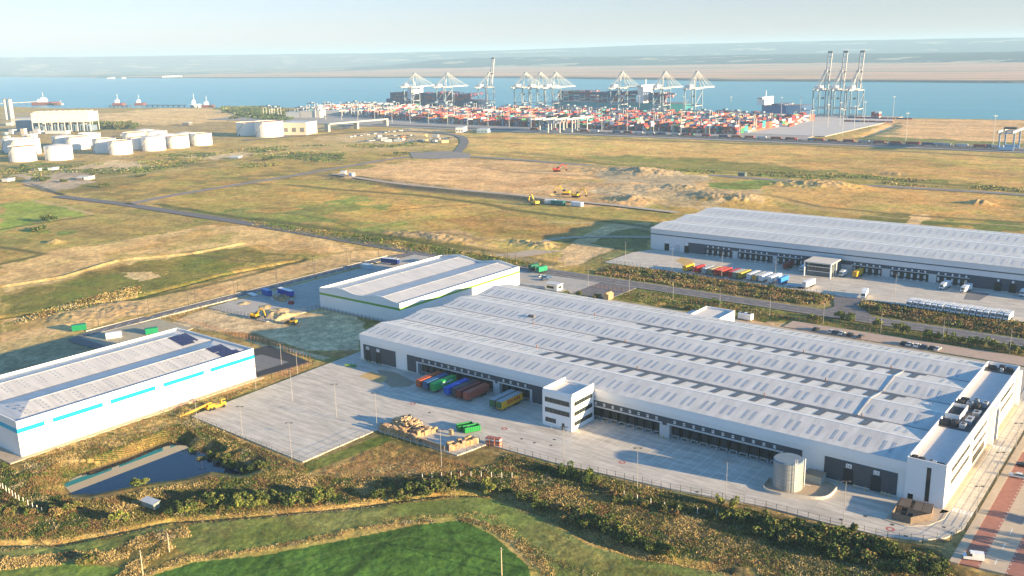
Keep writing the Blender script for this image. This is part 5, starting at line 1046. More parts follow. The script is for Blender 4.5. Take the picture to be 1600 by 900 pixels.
# small cars round the gatehouse
for i, (px, py, cn) in enumerate(((846,433,"silver"),(851,438,"navy"),(857,434,"blue"))):
    p = G(px, py); small_car(cn, p.x, p.y, 1.2, f"{cn} car parked between the green striped shed and the gatehouse, {ORD[i]} from the left", "cars by the gatehouse", .05)
# gatehouse
T = thing("gatehouse", "small white flat roofed gatehouse by the estate road junction", "gatehouse", tuple(G(866,452))); m = MB(); m.box(-4.2, -2.5, 0, 3.6, 2.6, 3.1); m.build("wall", WHITE, T, world=False); m = MB(); m.box(-4.5, -2.8, 3.11, 3.9, 2.9, 3.35); m.build("roof", LGREY, T, world=False); m = MB(); m.box(3.55, -1.5, 1.0, 3.66, 1.6, 2.2); m.box(-3, -2.56, 1, 1.5, -2.45, 2.2); m.build("window", GLASS, T, world=False)
for i, (px, py, c, lab) in enumerate(((828,424,(0.01,0.12,0.07),"dark green container behind the corner of the green striped shed"),(840,428,(0.01,0.25,0.13),"brighter green container beside the dark one past the striped shed"))):
    p = G(px, py); t = box_trailer("container_trailer", lab, "trailer", c, L=6.5); put(t, p.x, p.y, math.radians(80))
# left: bins and cabins on the turning head
def cabin(label, px, py, c, L, Wd, H, rz, name="site_cabin", cat="cabin", corr=True):
    p = G(px, py); T = thing(name, label, cat, (p.x, p.y, .05), rz); m = MB(); m.box(-L/2, -Wd/2, .15, L/2, Wd/2, H); m.box(-L/2-.05, -Wd/2-.05, H, L/2+.05, Wd/2+.05, H+.12)
    n = int(L/.5)
    for k in range(n): x = -L/2+.2+k*.5; m.box(x, -Wd/2-.035, .3, x+.2, -Wd/2-.001, H-.2); m.box(x, Wd/2+.001, .3, x+.2, Wd/2+.035, H-.2)
    m.build("wall", paint(*c), T, world=False); m = MB(); m.box(L/2+.001, -Wd/2+.15, .25, L/2+.03, -.03, H-.15); m.box(L/2+.001, .03, .25, L/2+.03, Wd/2-.15, H-.15); m.build("door", paint(*tuple(q*.8 for q in c)), T, world=False); m = MB(); m.box(-L/2+.1, -Wd/2+.1, 0, L/2-.1, Wd/2-.1, .15); m.build("skid", CHAS, T, world=False); return T
cabin("green tarpaulin covered container at the verge of the south access road", 124, 516, (0.0,0.17,0.075), 6.2, 2.6, 2.7, math.radians(66)); cabin("long white container between the two green ones by the turning head", 178, 528, (0.74,0.74,0.72), 6.6, 2.4, 2.5, math.radians(66)); cabin("green container nearest the cyan barred shed on the turning head", 237, 521, (0.0,0.19,0.085), 5.4, 2.4, 2.5, math.radians(66))
cabin("bright blue container box beside the road left of the striped shed", 417, 461, (0.01,0.10,0.38), 7, 2.5, 2.9, math.radians(-12)); cabin("white flat pallet box on the verge by the blue container", 395, 461.5, (0.7,0.72,0.72), 6, 2.4, .7, math.radians(-10), "flat_box", "box")
t = box_trailer("curtain_trailer", "royal blue curtain trailer with white roof left of the striped shed", "trailer", (0.008,0.035,0.32), roofc=(0.75,0.77,0.78), kind="curtain"); p = G(437, 460); put(t, p.x, p.y, math.radians(-6))
t = box_trailer("curtain_trailer", "navy curtain trailer behind the top corner of the striped shed", "trailer", (0.01,0.03,0.16), roofc=(0.70,0.73,0.76), kind="curtain"); p = G(597, 412); put(t, p.x, p.y, math.radians(10))
for i in range(5):
    t = box_trailer("curtain_trailer", f"pale grey box trailer behind the striped shed, {ORD[i]} from the left", "trailer", (0.55,0.58,0.60), L=9, kind="curtain", group="pale trailers behind the striped shed"); put(t, -352+i*3.2-18, 396+i*.6, math.radians(70))
p = G(575, 420); cabin("pale blue site hut by the road beyond the striped shed", 574, 420, (0.35,0.48,0.55), 7, 3, 2.6, 0.0); cabin("little red compactor in the shade left of the striped shed", 455, 475, (0.30,0.02,0.03), 2.6, 1.6, 1.3, 0.2, "compactor", "compactor")
m = MB()
for k in range(60): p = G(425+random.random()*34, 462+random.random()*10); m.rbox(p.x, p.y, 0, random.uniform(.6, 1.6), random.uniform(.5, 1.2), random.uniform(.4, 1.6), random.uniform(0, 3), random.choice((0, 1, 2)))
props(m.build("stored_materials", [WOODS[0], WOODS[2], LGREY]), "jumble of stored pallets and crates in the shade of the striped shed", "heap", kind="stuff")
# distribution yard trailers
TG = "parked trailers lined up along the far yard's planting strip"
lst = [(1069,426,"golden yellow",(0.80,0.42,0.02),(0.75,0.38,0.02),9),(1086,428,"bright red",(0.62,0.03,0.02),(0.60,0.03,0.02),9),(1099,431,"pale grey",(0.42,0.47,0.48),None,9.5),(1109,432,"beige topped",(0.22,0.22,0.16),(0.55,0.42,0.22),10.5),(1118,433,"scarlet",(0.50,0.03,0.03),(0.70,0.10,0.04),10.5),(1126,435,"orange red",(0.45,0.03,0.03),(0.72,0.10,0.04),10.5),(1140,437,"crimson",(0.36,0.01,0.03),(0.55,0.05,0.04),10.5),(1147,438,"sage green",(0.20,0.26,0.22),(0.42,0.46,0.40),10.5),(1155,440,"olive and yellow",(0.33,0.27,0.03),(0.68,0.48,0.10),11),(1169,443,"plain white",(0.72,0.72,0.72),None,11.5),(1178,444,"ochre fronted",(0.45,0.45,0.45),(0.3,0.33,0.35),11.5),(1188,447,"tall white",(0.78,0.78,0.78),None,11.5),(1202,449,"longest white",(0.80,0.80,0.79),None,11.9),(1217,453,"sky blue",(0.03,0.20,0.50),(0.10,0.32,0.58),9)]
for i, (px, py, cn, c, rc, L) in enumerate(lst):
    t = box_trailer("parked_trailer", f"{cn} trailer in the row along the far yard's planting, {ORD[i]} from the left", "trailer", c, L=L, roofc=rc, kind="curtain", group=TG, rearc=(0.55,0.28,0.02) if cn.startswith("ochre") else None); y = 457.2; put(t, SX(px, y, 1.2), y, math.radians(86))
t = box_trailer("parked_trailer", "white trailer standing alone right of the parked trailer row", "trailer", (0.74,0.73,0.72), L=11, kind="curtain"); put(t, SX(1256, 456, 1.2), 456, math.radians(86))
t = box_trailer("flatbed_trailer", "low pale blue flatbed between the blue trailer and the lone white one", "trailer", (0.25,0.38,0.48), L=11, kind="curtain", H=.25); put(t, SX(1228, 456.5, 1.2), 456.5, math.radians(4))
def lorry(label, c, cabc=None, L=6.4, group=None, name="box_lorry"):
    T = thing(name, label, "lorry", group=group); m = MB(); m.box(0, -1.15, .95, L, 1.15, 3.4); m.build("cargo_box", paint(*c), T, world=False)
    m = MB(); m.hexa([(-2.0,-1.1,.6),(-.15,-1.1,.6),(-.15,1.1,.6),(-2.0,1.1,.6)], [(-1.6,-1.05,2.9),(-.15,-1.05,3.1),(-.15,1.05,3.1),(-1.6,1.05,2.9)]); cb = m.build("cab", paint(*(cabc or c)), T, world=False)
    m = MB(); m.hexa([(-1.90,-.95,1.5),(-1.70,-.95,1.5),(-1.70,.95,1.5),(-1.90,.95,1.5)], [(-1.70,-.9,2.6),(-1.5,-.9,2.6),(-1.5,.9,2.6),(-1.70,.9,2.6)]); m.build("windscreen", GLASS, cb, world=False)
    m = MB(); m.box(-2.0, -.5, .62, L, .5, .93); m.build("chassis", CHAS, T, world=False); wheels(T, (-1.2, L-1.8), (-.98, .98)); return T
LG = "white box lorries parked nose out along the far yard's planting"
first = None; xa, xb = SX(1421, 450, 0), SX(1573, 450, 0)
for i in range(16):
    lab = f"white box lorry in the long row by the far planting strip, {ORD[i]} from the left"; x = xa+(xb-xa)*i/15; y = 450.4+random.uniform(-.5, .5)
    if first is None: first = lorry(lab, (0.66,0.67,0.67), cabc=(0.78,0.78,0.78), L=5.6, group=LG); put(first, x, y, math.radians(84))
    else: copy_tree(first, (x, y, .06), math.radians(84+random.uniform(-2, 2)), lab, LG)
for px, py, lab, c, an, L in ((1349,466,"white lorry with tall body leaving through the far yard's gateway",(0.80,0.80,0.78),100,8),(1254,424,"blue and white lorry cab beside the canopy office",(0.55,0.65,0.72),80,3),(1316,432,"white lorry cab just right of the canopy office",(0.75,0.77,0.78),80,3),(1473,452,"white box lorry on the far docks, left one of two",(0.76,0.77,0.77),80,7),(1506,457,"white box lorry on the far docks, right one of two",(0.76,0.77,0.77),80,7),(1598,463,"white lorry at the far shed at the picture's right edge",(0.7,0.72,0.75),80,6)):
    T = lorry(lab, c, L=L); p = G(px, py); put(T, p.x, p.y, math.radians(an))
t = box_trailer("parked_trailer", "golden container trailer on the far docks right of the canopy office", "trailer", (0.62,0.36,0.03), L=11); put(t, SX(1335, 492, 1), 492, N90); t = box_trailer("parked_trailer", "dark red trailer in the shade of the far docks", "trailer", (0.16,0.015,0.02), L=11); put(t, SX(1226, 491, 1), 491, N90)
m = MB()
for pts in (((1120,418),(1128,412),(1185,428),(1172,433)),): pass
p = [G(*q) for q in ((1055,408),(1065,402),(1085,408),(1072,415))]; slab("yellow_hatched_bay", p, -1, .066, mat("ochre_bay", (0.50,0.34,0.14), 0.85, var=0.2))
p = [G(*q) for q in ((1512,455),(1548,459),(1530,470),(1505,468))]; slab("grey_hatched_bay", p, -1, .066, mat("grey_bay", (0,0,0)))
p = [G(*q) for q in ((561,588),(580,580),(607,590),(596,599))]; slab("sandy_bay", p, -1, .07, mat("ochre_bay", (0,0,0)))
p = [G(*q) for q in ((590,578),(618,582),(650,598),(640,604),(612,606),(596,594))]; slab("damp_bay", p, -1, .068, mat("brown_bay", (0.30,0.25,0.18), 0.85, var=0.15))
T = thing("sweeper_attachment", "small green and yellow yard machine at the left corner of the docks", "machine", tuple(G(548,573)), .3); m = MB(); m.box(-2.4, -.5, .3, -.2, .5, .9); m.build("body", paint(0.35,0.50,0.05), T, world=False); m = MB(); m.hcyl((0, 0, .6), (2.4, 0, .6), .45); m.build("brush", paint(0.05,0.25,0.05), T, world=False)
# ---- lamp posts
PGREY = mat("pole_grey", (0.34, 0.33, 0.32), 0.5, metal=0.2); PDARK = mat("pole_dark", (0.06, 0.06, 0.065), 0.6)
def lamp_mesh(h, m_, r=.1):
    a = MB(); a.cyl(0, 0, 0, h, r*1.3, r*.7, n=8); b = MB(); b.box(-.75, -.06, h, .75, .06, h+.1)
    for x in (-.85, .85): b.box(x-.35, -.22, h-.06, x+.35, .22, h+.1)
    return a.mesh("pole", m_), b.mesh("lamp_head", PDARK)
LM = {}
def lamp(x, y, h, lab, grp, dark=False, rz=0.6, r=.1):
    k = (round(h), dark, r)
    if k not in LM: LM[k] = lamp_mesh(k[0], PDARK if dark else PGREY, r)
    o = thing("lamp_post", lab, "lamp post", (x, y, .05), rz, grp)
    for me, nm in zip(LM[k], ("pole", "lamp_head")): c = bpy.data.objects.new(nm, me); COL.objects.link(c); c.parent = o
YL = [(616,718,"beside the broken pallet heap"),(526,652,"in the middle of the empty yard"),(589,668,"nearest the left end of the pallet heap"),(380,690,"on the pond side of the empty yard"),(456,718,"at the sharp near corner of the yard"),(308,658,"behind the yellow mobile crane"),(457,627,"on the far part of the empty yard"),(400,609,"on the verge between cyan barred shed and yard"),(465,585,"at the fence corner by the black car park"),(440,570,"in the black car park"),(995.7,762,"by the fence left of the tank, opposite the docks"),(1134,786,"by the fence nearest the round tank"),(881,726,"by the fence opposite the office block"),(1317.5,819,"by the fence opposite the two level doors"),(690,730,"at the corner of the pallet pen")]
for px, py, d in YL:
    p = G(px, py)
    if (px, py) == (616, 718): p = G(589, 668); continue
    lamp(p.x, p.y, 12 if px > 470 or py > 610 else 9, "tall grey lamp post "+d, "lamp posts round the big yard", r=.075)
for i in range(9): lamp(-262+i*25, 400.5, 10, f"grey lamp post on the verge behind the long roof, {ORD[i]} from the left", "lamp posts on the verge behind the warehouse", r=.075)
for i in range(13): lamp(-385+i*33, 412.2, 10, f"dark lamp post on the near side of the estate road, {ORD[i]} from the left", "dark lamp posts along the estate road", True)
for i in range(12): lamp(-368+i*33, 425.2, 10, f"dark lamp post on the far side of the estate road, {ORD[i]} from the left", "dark lamp posts along the estate road", True)
for i in range(8): lamp(-411.5, 212+i*26, 10, f"dark lamp post left of the south access road, {ORD[i]} from the near end", "dark lamp posts along the south access road", True)
for i in range(7): lamp(-400.6, 226+i*27, 10, f"dark lamp post right of the south access road, {ORD[i]} from the near end", "dark lamp posts along the south access road", True)
for i in range(8): lamp(-600+i*27, 433+(-600+i*27+600)*-.025, 10, f"dark lamp post on the road toward the tank farm, {ORD[i]} from the left", "dark lamp posts on the western road", True)
for i in range(9): lamp(-272+i*30, 455.0, 14, f"tall grey lamp post on the far yard's near edge, {ORD[i]} from the left", "lamp posts in the far yard", r=.08)
for i in range(5): lamp(-45.5+3.4, 250+i*26, 8, f"short lamp post on the car park fence, {ORD[i]} from the near end", "lamp posts by the car park", r=.08)
# poles in the meadow
for i, (px, py, h, lab) in enumerate(((223.5,898,6.5,"weathered wooden pole nearest the bottom left in the reeds"),(264.7,861,5,"weathered wooden pole further back in the reeds at bottom left"),(784,897,7,"pale wooden pole standing in the green meadow at the bottom"))):
    p = G(px, py); m = MB(); m.cyl(0, 0, -.9, h, .14, .1, n=8); m.box(-.5, -.05, h-.5, .5, .05, h-.38); o = m.build("utility_pole", mat("pole_wood", (0.52,0.42,0.30), 0.9), None); o.location = p; props(o, lab, "pole", "wooden poles in the meadow")
# ---- fences
FDARK = mat("fence_dark", (0.06, 0.07, 0.06), 0.7); FRED = mat("fence_rust", (0.34, 0.15, 0.09), 0.8); FWOOD = mat("fence_post_wood", (0.48, 0.38, 0.24), 0.9); FWH = mat("post_white", (0.72, 0.70, 0.62), 0.7)
def fence(label, pts, h=2.2, sp=2.7, m_=FDARK, rails=2, pr=.05, thick=.035, name="mesh_fence"):
    T = thing(name, label, "fence", (pts[0][0], pts[0][1], 0)); P_ = MB(); R_ = MB(); pts = [Vector((p[0], p[1], 0)) for p in pts]
    for a, b in zip(pts[:-1], pts[1:]):
        L = (b-a).length; n = max(1, int(L/sp))
        for k in range(n+1):
            q = a.lerp(b, k/n); Q_ = P_ if rails else MB(); Q_.box(q.x-pr, q.y-pr, -.3, q.x+pr, q.y+pr, h)
            if not rails and (k < n or b is pts[-1]): Q_.build("post", m_, T)
        for r in range(rails): z = h*(.25+.68*r/max(1, rails-1)); R_.beam((a.x, a.y, z), (b.x, b.y, z), thick)
    if rails: P_.build("posts", m_, T, kind="stuff")
    if rails: R_.build("rails", m_, T)
    return T
fence("dark mesh fence along the near edge of the yard, right of the pallets", [(-177,198.6),(-175.4,210.6),(-150,211.6),(-114,216.2),(-88,221.4),(-71,222.3),(-57,223.6),(-49.4,226.7),(-44.2,232),(-42.3,240)], 2.2, rails=3)
fence("dark mesh fence round the sharp near corner of the empty yard", [(-288.5,168.2),(-277.5,169.3),(-210.9,166.6),(-211.2,197.6),(-177,198.0)], 2.2, rails=3)
fence("dark railing between the wing road and the car park", [(-42.3,240.5),(-42.3,400)], 1.5, 2.0, rails=4, thick=.05)
fence("rust brown fence on the far side of the rear service road", [(-262,402.2),(-150,399.5),(-20,400.2)], 1.9, 2.6, FRED, 4)
fence("dark fence between sandy plot and green striped shed", [(-398,262),(-352,262),(-350,291),(-283,291),(-276,258)], 2.2, 2.6, rails=4)
fence("brown fence between cyan barred shed and sandy plot", [(-396,240),(-322,240),(-287,235),(-284,232),(-284.5,212),(-286,171)], 2.0, 2.4, FRED, 4)
fence("dark green fence at the left end of the far yard", [(-288,490),(-289,456),(-262,455)], 2.4, 2.5, mat("fence_green", (0.02,0.10,0.07), 0.7), 5)
fence("dark fence along the planting strip of the far yard", [(-262,455),(-150,451.8)], 2.2, 3, rails=2)
fence("low post and rail fence on the verge of the south access road", [(-398.5,236),(-398.5,262)], 1.6, 2.4, FWOOD, 2)
fence("pale post and wire fence in the scrub at lower left", [G(*q) for q in ((0,760),(30,782),(66,802))], 1.7, 2.2, FWH, 0, .07)
fence("white topped stakes in a line through the scrub below the yard", [G(*q) for q in ((975,775),(1060,798),(1120,805))], 1.5, 3.4, FWH, 0, .07)
fence("pale stakes among the bushes under the pallet meadow", [G(*q) for q in ((660,748),(720,744),(800,746))], 1.6, 2.6, FWH, 0, .06)
m = MB(); p = G(236, 791); T = thing("field_shelter", "small grey corrugated field shelter in the bushes at lower left", "shelter", (p.x, p.y, 0), .1); m = MB(); m.box(-2.6, -1, 0, 2.6, -.9, 1.5); m.box(-2.6, -.9, 0, -2.5, 1, 1.7); m.box(2.5, -.9, 0, 2.6, 1, 1.7); m.build("wall", mat("old_tin", (0.30,0.30,0.24), 0.7, var=0.2), T, world=False); m = MB(); m.hexa([(-2.9,-1.3,1.55),(2.9,-1.3,1.55),(2.9,1.2,1.9),(-2.9,1.2,1.9)], [(-2.9,-1.3,1.62),(2.9,-1.3,1.62),(2.9,1.2,1.97),(-2.9,1.2,1.97)]); m.build("roof", mat("tin_roof", (0.55,0.55,0.52), 0.5, metal=0.3, var=0.15), T, world=False)
# site huts etc far
for i, (px, py, c, L) in enumerate(((537,272,(0.75,0.75,0.72),6),(550,275,(0.7,0.7,0.68),7),(860,318,(0.7,0.72,0.72),9),(872,320,(0.02,0.16,0.13),12),(902,322,(0.75,0.78,0.8),10),(1160,275,(0.12,0.16,0.16),8),(725,204,(0.75,0.73,0.7),10),(1262,478,(0.8,0.7,0.4),2))[:7]):
    cabin(["pale hut at the left end of the site track","larger pale hut beside the first on the site track","pale cabin beside the dark green one by the diggers","dark green cabin in the middle of the digger camp","white cabin right of the dark green one by the diggers","dark kiosk beside the perimeter road at right","small white office by the port link road bend"][i], px, py, c, L, 3.5, 3.2 if i < 6 else 7, random.uniform(-.3, .3))
# ------------------------------------------------------------------ tank farm
TW = mat("tank_white", (0.78, 0.76, 0.71), 0.45, var=0.06, vscale=0.05); TR = mat("tank_rust_top", (0.42, 0.24, 0.17), 0.8, var=0.3, vscale=0.1); TP = mat("tank_pale_top", (0.62, 0.58, 0.55), 0.7, var=0.1, vscale=0.1)
TK = [(19.5,55,253.5,20,1),(75,111,251.5,19,0),(20,60,243,20,2),(8,35,240,18,0),(86,115,233,16,0),(107,138,235,17,1),(128,156,231,18,2),(149,180,240,19,1),(173,205,243,19,1),(196,226,226,15,1),(203,230,235,17,1),(225,257,237,19,0),(214,240,221,14,0),(230,260,224,15,0),(245,272,231,17,0),(264,294,233,17,1),(277,305,229,17,0),(301,330,229,17,1),(373,410,213,18,1),(402,441,215.5,22,1)]
TG_ = "white oil storage tanks"
for i, (a, b, yb, hp_, k) in enumerate(TK):
    pa, pb = G(a, yb-3), G(b, yb-3); c = (pa+pb)/2; r = (pb-pa).length/2; dist = math.hypot(c.x, c.y); h = hp_*dist/FPX*1.02
    lab = "white storage tank with %s, %s from the farm's left" % (("a pale domed roof", "a rust brown floating roof", "a pale open top")[k], ORD[i]) if i < 18 else ("white tank standing just left of the largest one", "largest white tank, next to the beige block right of the farm")[i-18]
    T = thing("storage_tank", lab, "tank", (c.x, c.y, -.5), 0, TG_); m = MB(); m.cyl(0, 0, 0, h, r, n=28, cap=(k == 0)); m.build("shell", TW, T, world=False)
    m = MB()
    if k == 0: m.cyl(0, 0, h, h+r*.12, r, r*.15, n=28)
    else: m.cyl(0, 0, h-1.2, h-.6, r*.985, n=28); m.cyl(0, 0, h-.2, h+.3, r*1.01, n=28, cap=False)
    m.build("roof", TR if k == 1 else TP, T, world=False); m = MB(); m.cyl(-.0, -r+.1, 0, 3, 1.0, n=8); m.build("manhole", GUT, T, world=False)
    m = MB(); aa = 4.2
    for s in range(10): a1 = aa+s*.1; a2 = a1+.1; m.beam(((r+.5)*math.cos(a1), (r+.5)*math.sin(a1), h*s/10), ((r+.5)*math.cos(a2), (r+.5)*math.sin(a2), h*(s+1)/10), .8, .5)
    m.build("stair", SILV, T, world=False)
BEI = mat("beige_block", (0.62, 0.54, 0.42), 0.7, var=0.06, vscale=0.05)
def block(name, label, px0, px1, pyb, hpx, depth, m_, cat="building", wins=0, z0=0, grp=None):
    a, b = G(px0, pyb), G(px1, pyb); d = (b-a); L = d.length; an = math.atan2(d.y, d.x); dist = math.hypot(*((a+b)/2)[:2]); h = hpx*dist/FPX
    T = thing(name, label, cat, (a.x, a.y, z0), an, grp); m = MB(); m.box(0, 0, 0, L, depth, h); m.build("wall", m_, T, world=False); m = MB(); m.box(-.3, -.3, h, L+.3, depth+.3, h+.6); m.build("roof", LGREY, T, world=False)
    for k in range(wins): x = L*(k+.5)/wins; m = MB(); m.box(x-L/wins*.25, -.15, h*.25, x+L/wins*.25, -.02, h*.6); m.build("door" if k % 2 else "window", GUT, T, world=False)
    return T, L, h
block("beige_block", "plain beige block at the right end of the tank farm", 441, 479, 211, 18, 40, BEI, wins=3)
# power hall on stilts and chimneys
a, b = G(52, 207), G(142, 205); d = b-a; L = d.length; T = thing("power_hall", "long cream hall raised on columns at the left with dark plant beneath", "building", (a.x, a.y, 0), math.atan2(d.y, d.x)); dist = a.length; kx = dist/FPX
m = MB(); m.box(0, 0, 13*kx, L, 40, 26*kx); hb_ = m.build("wall", mat("cream_hall", (0.70,0.66,0.54), 0.6, var=0.05), T, world=False)
for k in range(9): m = MB(); m.box(L*k/9+2, 4, 26*kx, L*k/9+5, 36, 27.6*kx); m.build("roof_monitor", BEI, hb_, world=False)
for k in range(10):
    m = MB(); x = L*k/9; m.beam((x, 1, 0), (x, 1, 13*kx), 1.3); m.beam((x, 38, 0), (x, 38, 13*kx), 1.3); m.build("column", LGREY, T, world=False)
m = MB()
for k in range(16): m.box(L*k/16+1, 8, 0, L*k/16+L/16-2, 34, random.uniform(5, 12)*kx)
m.build("plant", mat("blue_grey_plant", (0.16,0.22,0.30), 0.7, var=0.2, vscale=0.1), T, world=False)
for i, px in enumerate((12, 19.5)):
    p = G(px, 187); m = MB(); hh_ = 27*p.length/FPX; T = thing("chimney_stack", ["left one of two thick grey chimneys at the far left", "right one of two thick grey chimneys at the far left"][i], "chimney", tuple(p), 0, "twin chimneys"); m.cyl(0, 0, 0, hh_, 4.6, 4.0, n=16); m.build("shaft", mat("stack_grey", (0.55,0.53,0.50), 0.7, var=0.08, vscale=0.05), T, world=False); m = MB(); m.cyl(0, 0, hh_, hh_+1.5, 4.3, n=16); m.build("cap_ring", GUT, T, world=False)
block("process_building", "cream process building beside the chimneys", 18, 52, 196, 9, 30, MATS["cream_hall"]); block("process_building", "blue grey building in the shade of the raised hall", 26, 56, 205, 14, 20, MATS["blue_grey_plant"]); 
random.seed(3)
for i in range(16):
    px, py = random.uniform(0, 60), random.uniform(195, 222); block("process_unit", f"small pale process unit among the plant at far left, {ORD[i]} of the cluster", px, px+random.uniform(3, 10), py, random.uniform(2, 8), random.uniform(5, 14), random.choice((LGREY, BEI, MATS["blue_grey_plant"], TW)), "plant", grp="small process units left of the tank farm")
for i, (px0, px1, py, h) in enumerate(((47,62,209,3),(71,103,209,3.5),(188,200,213,3),(43,55,268,2.5),(75,82,266,2.5),(120,128,281,3),(131,138,281,3.5),(3,12,284,3),(359,372,248,2.5),(285,295,196,4))):
    block("low_shed", f"low pale shed near the tank farm, {ORD[i]} of these", px0, px1, py, h, 12, (TW, TW, LGREY, TW, TW, GUT, TW, LGREY, MATS["blue_grey_plant"], GUT)[i], "shed", grp="low sheds around the tank farm")
# ------------------------------------------------------------------ container terminal
CC = {"rust red": (0.30,0.06,0.04), "orange": (0.42,0.13,0.05), "dark blue": (0.03,0.06,0.16), "white": (0.55,0.54,0.52), "maroon": (0.22,0.03,0.04), "salmon": (0.40,0.16,0.12), "grey": (0.33,0.34,0.35), "teal": (0.04,0.26,0.28), "yellow": (0.45,0.33,0.12), "green": (0.05,0.20,0.10), "crimson": (0.34,0.03,0.05)}
CN = list(CC); CWT = [0.18,0.08,0.20,0.08,0.17,0.05,0.10,0.03,0.03,0.03,0.05]
CM = [mat("box_"+c.replace(" ", "_"), CC[c], 0.6, var=0.15, vscale=0.3) for c in CN]
cb = {}
for i, c in enumerate(CN):
    m = MB(); m.box(-1.2, 0, 0, 1.2, 12.1, 2.55)
    for k in range(10): m.box(-1.24, .4+k*1.2, .15, -1.2, .9+k*1.2, 2.4); m.box(1.2, .4+k*1.2, .15, 1.24, .9+k*1.2, 2.4)
    m.box(-1.05, -.05, .15, -.03, -.001, 2.4); m.box(.03, -.05, .15, 1.05, -.001, 2.4); cb[c] = m.mesh("shipping_container", CM[i])
random.seed(5); rr = np.random.default_rng(5)
blocks = []; x = -578.0
while x > -1700: blocks.append(x); x -= 29.5
indiv = 0; stuffV = []; stuffM = []
def sbox(x, y, z, L, ci, along_x=False):
    stuffV.append((x-1.2, y, z, x+1.2, y+L, z+2.55) if not along_x else (x, y-1.2, z, x+L, y+1.2, z+2.55)); stuffM.append(ci)
for bi, bx in enumerate(blocks):
    ys = 1272 if bx > -1100 else 1272+(-1100-bx)*.25; nrow = 24 if bx > -1250 else 17; base = rr.uniform(2.2, 4.3)
    for r in range(nrow):
        for c in range(9):
            hgt = int(np.clip(round(base+rr.normal(0, .65)+1.5*(vnoise(np.array([bx/60.0]), np.array([r/2.5]), 4)[0]-.5)*2), 0, 5)); xx = bx-c*2.65; yy = ys+r*12.9
            pick = rr.choice(11, p=np.array(CWT)/sum(CWT))
            for t_ in range(hgt):
                ci = int(rr.choice(11, p=np.array(CWT)/sum(CWT))) if rr.random() < .4 else int(pick)
                if bx < -1400 and rr.random() < .55: ci = int(rr.choice([3, 6, 3]))
                if r == 0 and indiv < 296:
                    o = bpy.data.objects.new("shipping_container", cb[CN[ci]]); COL.objects.link(o); o.location = (xx, yy, .31+t_*2.6)
                    props(o, f"{CN[ci]} container, {('bottom','second','third','fourth','top')[min(t_,4)]} tier, {ORD[c]} row, {ORD[bi]} near stack from the terminal's right end", "container", "shipping containers at the near ends of the stacks"); indiv += 1
                elif t_ >= hgt-2 or r == 0 or c == 0: sbox(xx, yy, .31+t_*2.6, 12.1, ci)
def flush(name, label, cat):
    mb = MB()
    for (a, b, c, d, e, f), mi in zip(stuffV, stuffM): mb.box(a, b, c, d, e, f, mi)
    stuffV.clear(); stuffM.clear(); return props(mb.build(name, CM), label, cat, kind="stuff")
flush("container_stacks", "mixed colour container stacks filling the terminal behind the near rows", "containers")
# loads on the two ships
def ship(name, label, xa, xb, Y, hullc, tiers, sup_x, palette, bay=True):
    T = thing(name, label, "ship", ((xa+xb)/2, Y, -2.4)); L = (xb-xa); m = MB(); wd = 46; hh_ = 17
    pts = [(-L/2, -wd*.32), (-L/2+10, -wd/2), (L/2-40, -wd/2), (L/2-14, -wd*.3), (L/2, 0), (L/2-14, wd*.3), (L/2-40, wd/2), (-L/2+10, wd/2), (-L/2, wd*.32)]
    m.prism(pts, 0, hh_); m.build("hull", paint(*hullc), T, world=False)
    m = MB(); m.prism([(p[0]*.998, p[1]*.995) for p in pts], hh_, hh_+.5); m.build("deck", paint(0.2,0.1,0.08), T, world=False)
    for sx_ in sup_x:
        m = MB(); m.box(sx_-7, -wd/2+2, hh_+.5, sx_+7, wd/2-2, hh_+tiers*2.7+9); m.box(sx_-5, -wd/2-4, hh_+tiers*2.7+9, sx_+5, wd/2+4, hh_+tiers*2.7+12.5); q = m.build("superstructure", CW, T, world=False); m = MB(); m.box(sx_-5.2, -wd/2-4.1, hh_+tiers*2.7+10, sx_+5.2, -wd/2-4.01, hh_+tiers*2.7+11.5); m.build("bridge_window", GLASS, q, world=False)
    m = MB(); m.beam((sup_x[0], 0, hh_+tiers*2.7+12.5), (sup_x[0], 0, hh_+tiers*2.7+24), 1.2); m.build("mast", CW, T, world=False)
    x = xa+22
    while x < xb-50:
        if all(abs(x+6-(xa+xb)/2-s) > 16 for s in sup_x):
            tt = max(1, tiers-abs(int(rr.normal(0, 1.6))))
            for c in range(17):
                t2 = max(1, tt-(1 if rr.random() < .25 else 0))
                for t_ in range(max(0, t2-(8 if c == 0 else 2)), t2): sbox(x, Y-wd/2+2.5+c*2.6, hh_-1.9+t_*2.65, 12.1, int(rr.choice(palette)), True)
        x += 14.2
    flush("ship_containers", "tall container load on the deck of "+("the teal hulled ship" if hullc[1] > .15 else "the navy hulled ship"), "containers")
ship("container_ship", "long teal hulled container ship loaded high at the middle berths", SX(868, 1745, 5), SX(1083, 1745, 5), 1745, (0.05,0.30,0.32), 9, (60,), [2,2,2,4,0,10,6,2,7,3])
ship("container_ship", "navy hulled container ship at the left berths with a white bridge", SX(610, 1745, 5), SX(765, 1745, 5), 1745, (0.03,0.05,0.12), 7, (-75,), [2,2,4,2,10,2,0,2])
ship("feeder_ship", "low blue feeder ship moored left of the three raised cranes", SX(1195, 1745, 5), SX(1268, 1745, 5), 1745, (0.04,0.12,0.30), 1, (-45,), [2,6,2])
